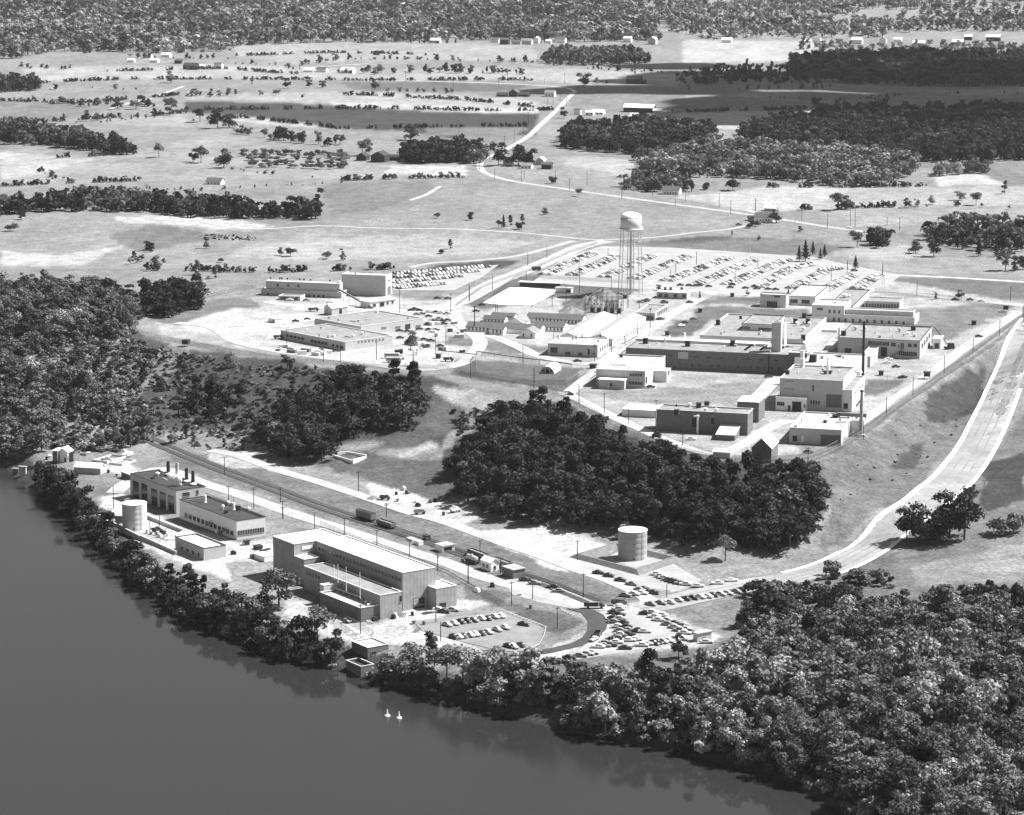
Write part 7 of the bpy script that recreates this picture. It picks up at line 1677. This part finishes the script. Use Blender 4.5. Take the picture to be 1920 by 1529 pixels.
H1 = [([(590,136),(700,138),(800,136),(900,138),(990,140)], 22, 7, .9, 'long hedgerow with trees across the far fields'),([(560,124),(650,112),(760,112),(900,116),(1010,118)], 14, 9, .75, 'second hedgerow just beyond the long one'),
([(340,180),(400,182),(480,178),(560,182),(600,188)], 12, 7, .7, 'tree lined hedge above the dark field'),([(60,190),(130,196),(180,200),(210,192),(270,200),(300,202)], 16, 9, .7, 'ragged hedge at the left among the fields'),
([(40,168),(110,170),(170,166),(260,170),(330,172)], 20, 13, .6, 'broken line of trees across the left fields'),([(60,232),(180,232),(260,222),(350,218)], 8, 10, .4, 'thin hedge above the upper left belt'),
([(440,250),(500,258),(560,268),(600,272),(640,272)], 14, 7, 1.1, 'row of dark trees before the orchard'),([(390,302),(420,310)], 10, 5, .7, 'small clump left of the orchard'),
([(430,318),(560,335),(700,330)], 6, 12, .3, 'low hedge below the orchard'),([(260,355),(400,358),(500,350),(640,345)], 6, 9, .25, 'thin hedge behind the hen house'),([(75,322),(110,338),(145,342)], 6, 8, .4, 'short hedge on the left pasture'),
([(150,100),(250,108),(330,112),(420,112)], 18, 9, .7, 'bushes round the distant hamlet'),([(440,120),(520,122),(560,132)], 10, 10, .5, 'bushes right of the distant hamlet'),([(0,122),(60,128),(140,130)], 14, 11, .6, 'bushes at the far left field edge'),
([(1260,168),(1380,170),(1480,168),(1560,165)], 10, 9, .6, 'hedge along the shaded field'),([(1320,188),(1480,185),(1600,190),(1700,178)], 8, 12, .4, 'thin hedge in the shaded field'),([(1700,175),(1800,178),(1920,176)], 8, 10, .4, 'hedge at the right of the shaded field'),([(1540,205),(1600,202),(1650,195),(1640,205)], 20, 9, .9, 'sunlit trees at the rim of the great wood'),
([(660,82),(760,82),(860,82),(1080,82)], 8, 13, .6, 'bushes along the far forest edge'),([(1180,140),(1300,134),(1330,130)], 12, 12, .5, 'low bushes behind the dark barn'),([(1100,130),(1260,138)], 10, 9, .5, 'bushes below the rounded far wood'),
([(1690,388),(1760,390),(1830,388),(1900,392)], 8, 12, .45, 'loose shrubs on the right field'),([(1195,300),(1290,300),(1380,300)], 16, 14, .3, 'low shrubs behind the roadside farm'),([(1050,300),(1160,305)], 12, 20, .3, 'scattered shrubs by the roadside farm'),
([(360,525),(430,520),(500,514)], 6, 6, .3, 'thin hedge left of the long workshop'),([(230,500),(262,498),(300,495),(262,485)], 14, 8, .45, 'brush in the hollow at the head of the west wood'),([(265,480),(285,468)], 8, 5, .5, 'dark brush in the pasture hollow')]
for ln, wd_, spc, hs_, lab in H1: hedge('hedgerow', ln, wd_, spc, hs_, {'dark':.45,'mid':.4,'light':.15}, lab)
OR_ = ['first','second','third','fourth','fifth','sixth','seventh','eighth','ninth','tenth','eleventh','twelfth','thirteenth','fourteenth','fifteenth','sixteenth']
for ln_ in ([(0,190),(150,195),(340,178)],[(60,158),(250,150),(500,150),(700,152),(1000,152)],[(340,208),(600,205),(840,208),(1040,208)],[(0,228),(120,228),(350,213)],[(360,228),(460,222),(640,243),(800,240),(990,238)],[(0,152),(60,158)],[(640,178),(860,188),(1000,202)],[(0,350),(130,345),(260,340)],[(90,298),(200,292)],[(640,340),(700,337),(900,333)],[(1260,212),(1560,204)],[(1300,150),(1400,152)],[(440,106),(640,100),(800,104)],[(200,135),(420,130),(560,140)],[(1440,352),(1600,352),(1760,350)],[(1480,395),(1700,388)],[(250,505),(500,512),(740,505)]):
    hedge('hedgerow', ln_, 2.2, 1.9, .42, {'dark':.6,'mid':.4}, 'thin line of weeds and bushes along a field edge')
# orchard: rows of round trees
orch = []
for r_ in range(5):
    for k in range(16):
        x = 452+r_*6+k*13+random.uniform(-4,4); y = 278+r_*6.5+k*.2+random.uniform(-1.5,1.5)
        if x < 655 and random.random() < .9: orch.append((x, y, r_, k))
# individual field trees: x, base y, height px, tone, kind
FT = [(595,405,50,'dark','tall'),(540,403,34,'dark','round'),(375,229,25,'dark','open'),(408,241,36,'dark','round'),(430,240,28,'dark','round'),(318,216,30,'mid','open'),(320,156,22,'mid','open'),(705,112,17,'dark','open'),(540,166,17,'dark','round'),(580,165,14,'dark','round'),(605,165,15,'mid','round'),(472,158,14,'mid','tall'),(703,169,20,'dark','open'),
(727,173,9,'mid','round'),(749,173,10,'mid','round'),(764,173,8,'mid','round'),(784,174,9,'mid','round'),(794,174,8,'mid','round'),(815,174,9,'mid','round'),(837,176,12,'dark','round'),(848,175,10,'mid','round'),(770,263,32,'dark','round'),(935,311,42,'dark','round'),(972,310,40,'dark','round'),(990,312,36,'dark','round'),(1095,161,26,'dark','round'),(1118,158,12,'mid','round'),(1137,158,8,'dark','round'),
(883,413,22,'dark','tall'),(820,410,14,'mid','open'),(944,428,24,'dark','conifer'),(958,424,20,'dark','tall'),(935,428,15,'mid','open'),(972,430,14,'dark','bush'),(980,420,18,'mid','tall'),(1022,403,14,'mid','round'),(1085,368,14,'mid','open'),(387,466,26,'mid','tall'),(280,470,20,'dark','round'),(545,481,22,'mid','open'),(527,479,14,'mid','round'),(613,486,18,'mid','open'),(643,489,22,'mid','tall'),(845,467,18,'mid','tall'),(827,476,10,'dark','bush'),(414,492,9,'dark','bush'),
(368,516,28,'mid','tall'),(404,522,22,'mid','tall'),(295,508,28,'light','tall'),(1751,481,36,'dark','round'),(1716,475,24,'dark','round'),(1607,464,30,'mid','open'),(1645,460,34,'mid','round'),(1660,459,32,'dark','round'),(1510,491,38,'dark','conifer'),(1524,478,24,'dark','conifer'),(1546,482,22,'dark','conifer'),(1538,487,20,'dark','conifer'),(1498,490,28,'dark','conifer'),(1604,505,24,'dark','conifer'),
(1835,481,32,'dark','conifer'),(1805,468,30,'dark','conifer'),(1795,466,24,'dark','conifer'),(1868,482,26,'dark','conifer'),(1880,480,22,'dark','conifer'),(1885,508,38,'mid','open'),(1903,508,34,'mid','tall'),(1918,506,30,'dark','round'),(1572,394,32,'mid','open'),(1588,393,26,'mid','open'),(1700,390,18,'mid','round'),(1748,384,16,'light','round'),(1800,376,20,'light','round'),(1830,385,24,'mid','open'),(1884,364,24,'mid','tall'),(1374,357,24,'dark','bush'),(1325,356,16,'dark','bush'),(1213,361,15,'dark','round'),(1196,358,12,'mid','bush'),(1178,356,12,'mid','bush'),(1236,343,14,'mid','round'),
(1057,222,20,'dark','round'),(1035,345,14,'dark','bush'),(40,412,20,'dark','round'),(18,434,16,'mid','bush'),(298,296,28,'mid','open'),(377,306,32,'mid','open'),(362,304,24,'dark','round'),(420,315,34,'dark','round'),(680,292,30,'mid','open'),(692,290,20,'mid','round'),(120,228,14,'dark','tall'),(161,228,20,'dark','round'),(182,227,16,'mid','round'),(290,218,16,'dark','round'),(220,205,22,'mid','round'),(255,205,22,'mid','open'),(268,200,20,'mid','tall'),(60,158,10,'dark','round'),
(1557,1082,32,'mid','bush'),(1725,1018,72,'dark','round'),(1700,1014,60,'dark','round'),(1748,1016,64,'dark','round'),(1780,1010,84,'dark','round'),(1808,1012,92,'dark','round'),(1610,1095,34,'mid','bush'),(1650,1090,30,'light','bush'),(1870,1000,34,'mid','bush'),(1900,1000,38,'mid','bush'),(1360,1052,50,'mid','open'),(523,1138,66,'mid','open'),(497,1150,55,'dark','round'),(595,1205,62,'mid','open'),(770,656,34,'mid','round'),(1438,1122,36,'mid','bush'),(1400,1175,50,'dark','round'),(1450,1145,50,'dark','bush'),(1500,1200,60,'dark','round'),(1445,1195,34,'dark','tall'),(1470,1120,36,'mid','bush'),(1550,1150,60,'dark','round'),(1420,1118,34,'dark','bush'),
(1272,1236,44,'dark','round'),(775,1262,56,'light','open'),(838,1272,66,'light','open'),(868,1280,72,'light','open'),(905,1284,78,'light','round'),(940,1288,72,'light','open'),(975,1290,70,'mid','round'),(1010,1294,66,'mid','open'),(1402,555,10,'mid','round'),(1504,555,18,'mid','open'),(1478,558,16,'dark','conifer'),(1520,558,14,'dark','conifer'),(1312,560,14,'dark','conifer'),(1235,545,12,'mid','round'),(1755,562,14,'mid','tall'),(1802,562,18,'mid','round'),(1372,442,9,'mid','tall'),(1422,452,10,'mid','round'),(1500,435,12,'mid','round'),(1456,418,24,'dark','round'),(1405,428,10,'dark','bush'),(1415,425,12,'dark','bush'),(803,1242,58,'dark','tall'),(815,1250,54,'mid','tall'),(1075,1296,60,'mid','round'),(1130,1298,62,'light','tall'),(122,945,60,'dark','round'),(150,955,50,'dark','round'),(322,832,24,'mid','round')]
random.seed(3)
LMK = [('the water tower',1182,553),('the far dark barns',700,303),('the orchard',560,290),('the roadside farm',985,315),('the highway bungalow',1257,366),('the white fork cottage',1431,418),('the great car park',1330,520),('the distant hamlet',330,115),('the hen house',400,347),('the middle barn',962,182),('the long white roofed barn',1200,211),('the pale stony track',330,415),('the long workshop',560,545),('the twin white sheds',1110,610),('the administration building',1560,570),('the right lawn',1750,500),('the climbing road',1740,930),('the grey tank',1186,1045),('the ribbed hall',690,1100),('the intake house',700,1230),('the triangular car park',1280,1190),('the white tank',253,985),('the machine shops',680,630),('the power house',330,960),('the round backed hut',1035,695),('the long laboratory',1330,690),('the scaffolded hut',1440,850),('the left pasture',150,440),('the far field hedge',600,140),('the country road verge',1620,435),('the railway siding',800,1010),('the gully fence',960,725),('the embankment fence',1750,720),('the entrance road',960,500),('the dark shaded wood',1500,150),('the upper left belt',150,260),('the right field',1800,380),('the left bluff fence',350,645)]
def where(x, y):
    best = min(LMK, key=lambda t: ((t[1]-x))**2+((t[2]-y)*2.2)**2); dx = x-best[1]; dy = y-best[2]
    if abs(dx) < 14 and abs(dy) < 8: return 'close to '+best[0]
    if abs(dx) > abs(dy)*2.0: return ('right of ' if dx > 0 else 'left of ')+best[0]
    return ('in front of ' if dy > 0 else 'behind ')+best[0]
KN = {'round':('broadleaf_tree','round crowned tree'),'tall':('broadleaf_tree','slender tree'),'open':('broadleaf_tree','spreading open tree'),'bush':('bush','low bush'),'conifer':('conifer_tree','pointed conifer')}
NAMED = []
def tree_at(c, kd, tone, hm, label, group=None, name=None, cat=None):
    v = random.randrange(NVAR); R, Hh = KINDS[kd]; tn = 'con' if kd == 'conifer' else tone; s = hm/Hh*1.03
    r_ = empty(name or KN[kd][0], c, random.uniform(0,6.28), label=label, cat=cat or ('bush' if kd == 'bush' else 'tree'), group=group); sx = s*random.uniform(.9,1.15); r_.scale = (sx,sx,s)
    inst('crown', TREE[kd, tn, v, 'crown'], r_); inst('trunk', TREE[kd, v, 'trunk'], r_); return r_
for x, yb, hp, tn, kd in FT:
    c = P(x, yb); sc = scale_at(c); hm = hp/sc
    sz = 'very tall' if hm > 17 else 'tall' if hm > 11 else 'small' if hm < 6 else 'medium'
    r_ = tree_at(c, kd, tn, hm, '', name=KN[kd][0]); NAMED.append((r_, f"{sz} {'dark' if tn == 'dark' else 'pale' if tn == 'light' else 'grey leaved'} {KN[kd][1]} standing {where(x, yb)}", x, yb))
for x, y, r__, k__ in orch:
    c = P(x, y+10); r_ = tree_at(c, 'bush', 'mid', 5.8+random.uniform(-1.5,1), 'round fruit tree, %s from the left in the %s row of the orchard' % (OR_[k__], ['farthest','second','middle','fourth','nearest'][r__]), 'fruit trees of the orchard', 'fruit_tree', 'tree')
# woods: the trees that show largest become things, the rest instanced
cand = []
for wi, w in enumerate(WOODS):
    if not w[7]: continue
    for k, p in enumerate(w[1]):
        x, y = proj((p[0], p[1], p[2]+5))
        if -10 < x < 1930 and -10 < y < 1560: cand.append((p[1], wi, k))
cand.sort(); n_tree = 282 - sum(1 for o in S.objects if o.name.startswith('broadleaf_tree'))
pick = {}
for d, wi, k in cand[:max(0,n_tree)]: pick.setdefault(wi, set()).add(k)
HBASE = 10
SC = {}
for wi, (name, p, idx, tones, hs, label, lod, ind, tl) in enumerate(WOODS):
    sel = pick.get(wi, set()); keep = np.array([k not in sel for k in range(len(p))])
    for k in sel:
        tn = tones[idx[k]]; kd = random.choice(['round','round','tall','open']); tree_at(Vector(p[k]), kd, tn, 10*hs*random.uniform(.55,1.5), f"{'dark' if tn == 'dark' else 'pale sunlit' if tn == 'light' else 'grey green'} "+tl, 'trees of the '+name.replace('_',' '))
    for ti, tn in enumerate(tones):
        m_ = keep & (idx == ti)
        if m_.any(): SC.setdefault((tn, lod), []).append((p[m_], hs, name, label))
# one instancer per wood: join tones through a combined collection
def mixed_col(tones, lod):
    key = ('mix', tuple(tones), lod)
    if key in COLS: return COLS[key]
    c = bpy.data.collections.new('foliage_mix_%d' % len(COLS)); off = []; k = 0
    for tn in tones:
        cc, n_ = proto_col(tn, lod); off.append((k, n_))
        for i, o in enumerate(sorted(cc.objects, key=lambda o: o.name)):
            o2 = bpy.data.objects.new('p%03d' % (k+i), o.data); c.objects.link(o2)
        k += n_
    COLS[key] = (c, off); return COLS[key]
for wi, (name, p, idx, tones, hs, label, lod, ind, tl) in enumerate(WOODS):
    sel = pick.get(wi, set()); keep = np.array([k not in sel for k in range(len(p))], bool)
    p = p[keep]; idx = idx[keep]
    if not len(p): continue
    col, off = mixed_col(tones, lod); N = len(p); me = bpy.data.meshes.new(name)
    me.vertices.add(N); me.vertices.foreach_set('co', p.astype(np.float32).ravel())
    s = (hs*rng.uniform(.5,1.5,N)).astype(np.float32); sx = (s*rng.uniform(.75,1.35,N)).astype(np.float32)
    a = me.attributes.new('rot','FLOAT','POINT'); a.data.foreach_set('value', rng.uniform(0,6.28,N).astype(np.float32))
    a = me.attributes.new('scl','FLOAT_VECTOR','POINT'); a.data.foreach_set('vector', np.stack([sx,sx,s],1).ravel())
    ii = np.array([off[t][0]+rng.integers(0,off[t][1]) for t in idx], dtype=np.int32); a = me.attributes.new('idx','INT','POINT'); a.data.foreach_set('value', ii)
    o = bpy.data.objects.new(name, me); COL.objects.link(o); md = o.modifiers.new('scatter','NODES'); md.node_group = gn_group(col); tagp(o, label, None, None, 'stuff')
# weeds and brush: undergrowth on slopes and banks
def brush(name, poly, sp, hs, tones, label, keep=1.0, clump=None):
    p = sample(poly, sp, keep, clump=clump); p = p[p[:,2] > .3]
    gi = P(700,1226); p = p[np.hypot(p[:,0]-gi.x, p[:,1]-gi.y) > 15]
    if not len(p): return
    p[:,2] -= .25
    key = ('bmix', tuple(tones))
    if key not in COLS:
        c = bpy.data.collections.new('brush_mix_%d' % len(COLS)); k = 0
        for tn in tones:
            for o in sorted(bush_col(tn)[0].objects, key=lambda o: o.name): c.objects.link(bpy.data.objects.new('b%03d' % k, o.data)); k += 1
        COLS[key] = (c, k)
    scatter(name, p, COLS[key], hs, label, .5)
brush('bank_brush', [(60,900),(110,915),(180,985),(262,1062),(330,1105),(420,1148),(520,1188),(640,1240),(800,1275),(850,1314),(720,1284),(600,1250),(530,1240),(470,1212),(400,1187),(330,1152),(250,1092),(180,1018),(100,948)], 2.6, .8, ['dark','mid','light'], 'low brush covering the river bank')
brush('wood_undergrowth', [(830,1285),(900,1275),(1040,1270),(1250,1260),(1350,1245),(1380,1190),(1420,1120),(1560,1095),(1660,1125),(1800,1110),(1990,1110),(2100,1700),(1780,1660),(1620,1540),(1500,1476),(1400,1440),(1250,1402),(1050,1363),(850,1314)], 3.8, .75, ['dark','mid','light'], 'undergrowth beneath the lower right wood', .8, clump=(30,.25))
brush('slope_brush', [(190,700),(262,640),(330,662),(450,684),(640,698),(660,760),(560,860),(470,845),(400,846),(300,830),(230,790)], 3.4, .5, ['dark','mid','mid','light'], 'low brush on the slope below the curving fence', .75, clump=(12,.44))
brush('west_brush', [(-60,520),(240,550),(262,600),(250,650),(300,660),(250,760),(300,830),(130,850),(-60,860)], 4.4, .8, ['mid','light','light','dark'], 'undergrowth among the trees of the left hillside', .85)
brush('riverside_saplings', [(1150,1330),(1300,1310),(1500,1330),(1700,1380),(1800,1560),(1620,1540),(1500,1476),(1400,1440),(1250,1402),(1150,1385)], 5, 1.35, ['dark','mid','light'], 'saplings filling the gaps of the wood above the river', .9)
brush('hill_brush', [(1500,1120),(1560,1085),(1640,1070),(1700,1100),(1900,1100),(1930,1150),(1700,1160),(1560,1160)], 6, .8, ['mid','dark'], 'brush at the foot of the right hill pasture', .35)
brush('embankment_weeds', [(1560,1000),(1640,930),(1720,880),(1800,800),(1850,740),(1700,800),(1600,880),(1560,940)], 7, .25, ['mid','dark'], 'sparse weeds on the long right embankment', .25)
brush('bluff_edge_brush', [(850,770),(950,760),(1050,770),(1060,800),(960,800),(880,850),(850,860)], 4, .7, ['dark','mid'], 'brush at the upper edge of the bluff wood', .6)
brush('stone_row_weeds', [(390,440),(480,445),(480,452),(400,450)], 3, .35, ['light','dark'], 'weedy stone row by the pale track', .7)
# ------------------------------------------------------------------ labels that single out each repeat
ORD = ['first','second','third','fourth','fifth','sixth','seventh','eighth','ninth','tenth','eleventh','twelfth','thirteenth','fourteenth','fifteenth','sixteenth','seventeenth','eighteenth','nineteenth','twentieth']
def ordinal(i):
    if i < 20: return ORD[i]
    t = {2:'twenty',3:'thirty',4:'forty',5:'fifty',6:'sixty',7:'seventy',8:'eighty'}[(i+1)//10]; r = (i+1) % 10
    return {2:'twentieth',3:'thirtieth',4:'fortieth',5:'fiftieth',6:'sixtieth',7:'seventieth',8:'eightieth'}[(i+1)//10] if r == 0 else f'{t} {ORD[r-1]}'
by = {}
for r_, tone, place, c in CARL: by.setdefault(place, []).append((proj(c)[0], r_, tone, c))
for place, l_ in by.items():
    l_.sort(key=lambda t: t[0]); n_ = len(l_)
    for i, (x, r_, tone, c) in enumerate(l_):
        if n_ == 1: s = f'{tone} sedan in the {place}'
        else: s = f'{tone} sedan, {ordinal(i)} from left, {place}'
        r_['label'] = s
for o_, s_, x, y in CRT: NAMED.append((o_, s_, x, y))
for r_, x, y, h in POLL: NAMED.append((r_, f"{'tall' if h > 12 else 'short' if h < 8 else 'thin'} dark pole {where(x, y)}", x, y))
by = {}
for r_, s, x, y in NAMED: by.setdefault(s, []).append((x, r_))
for s, l_ in by.items():
    l_.sort(key=lambda t: t[0])
    if len(l_) > 1 and len(s.split()) > 12: s = s.replace(' standing', '').replace('grey leaved', 'grey')
    for i, (x, r_) in enumerate(l_): r_['label'] = s if len(l_) == 1 else f'{s}, {ordinal(i)} from the left'
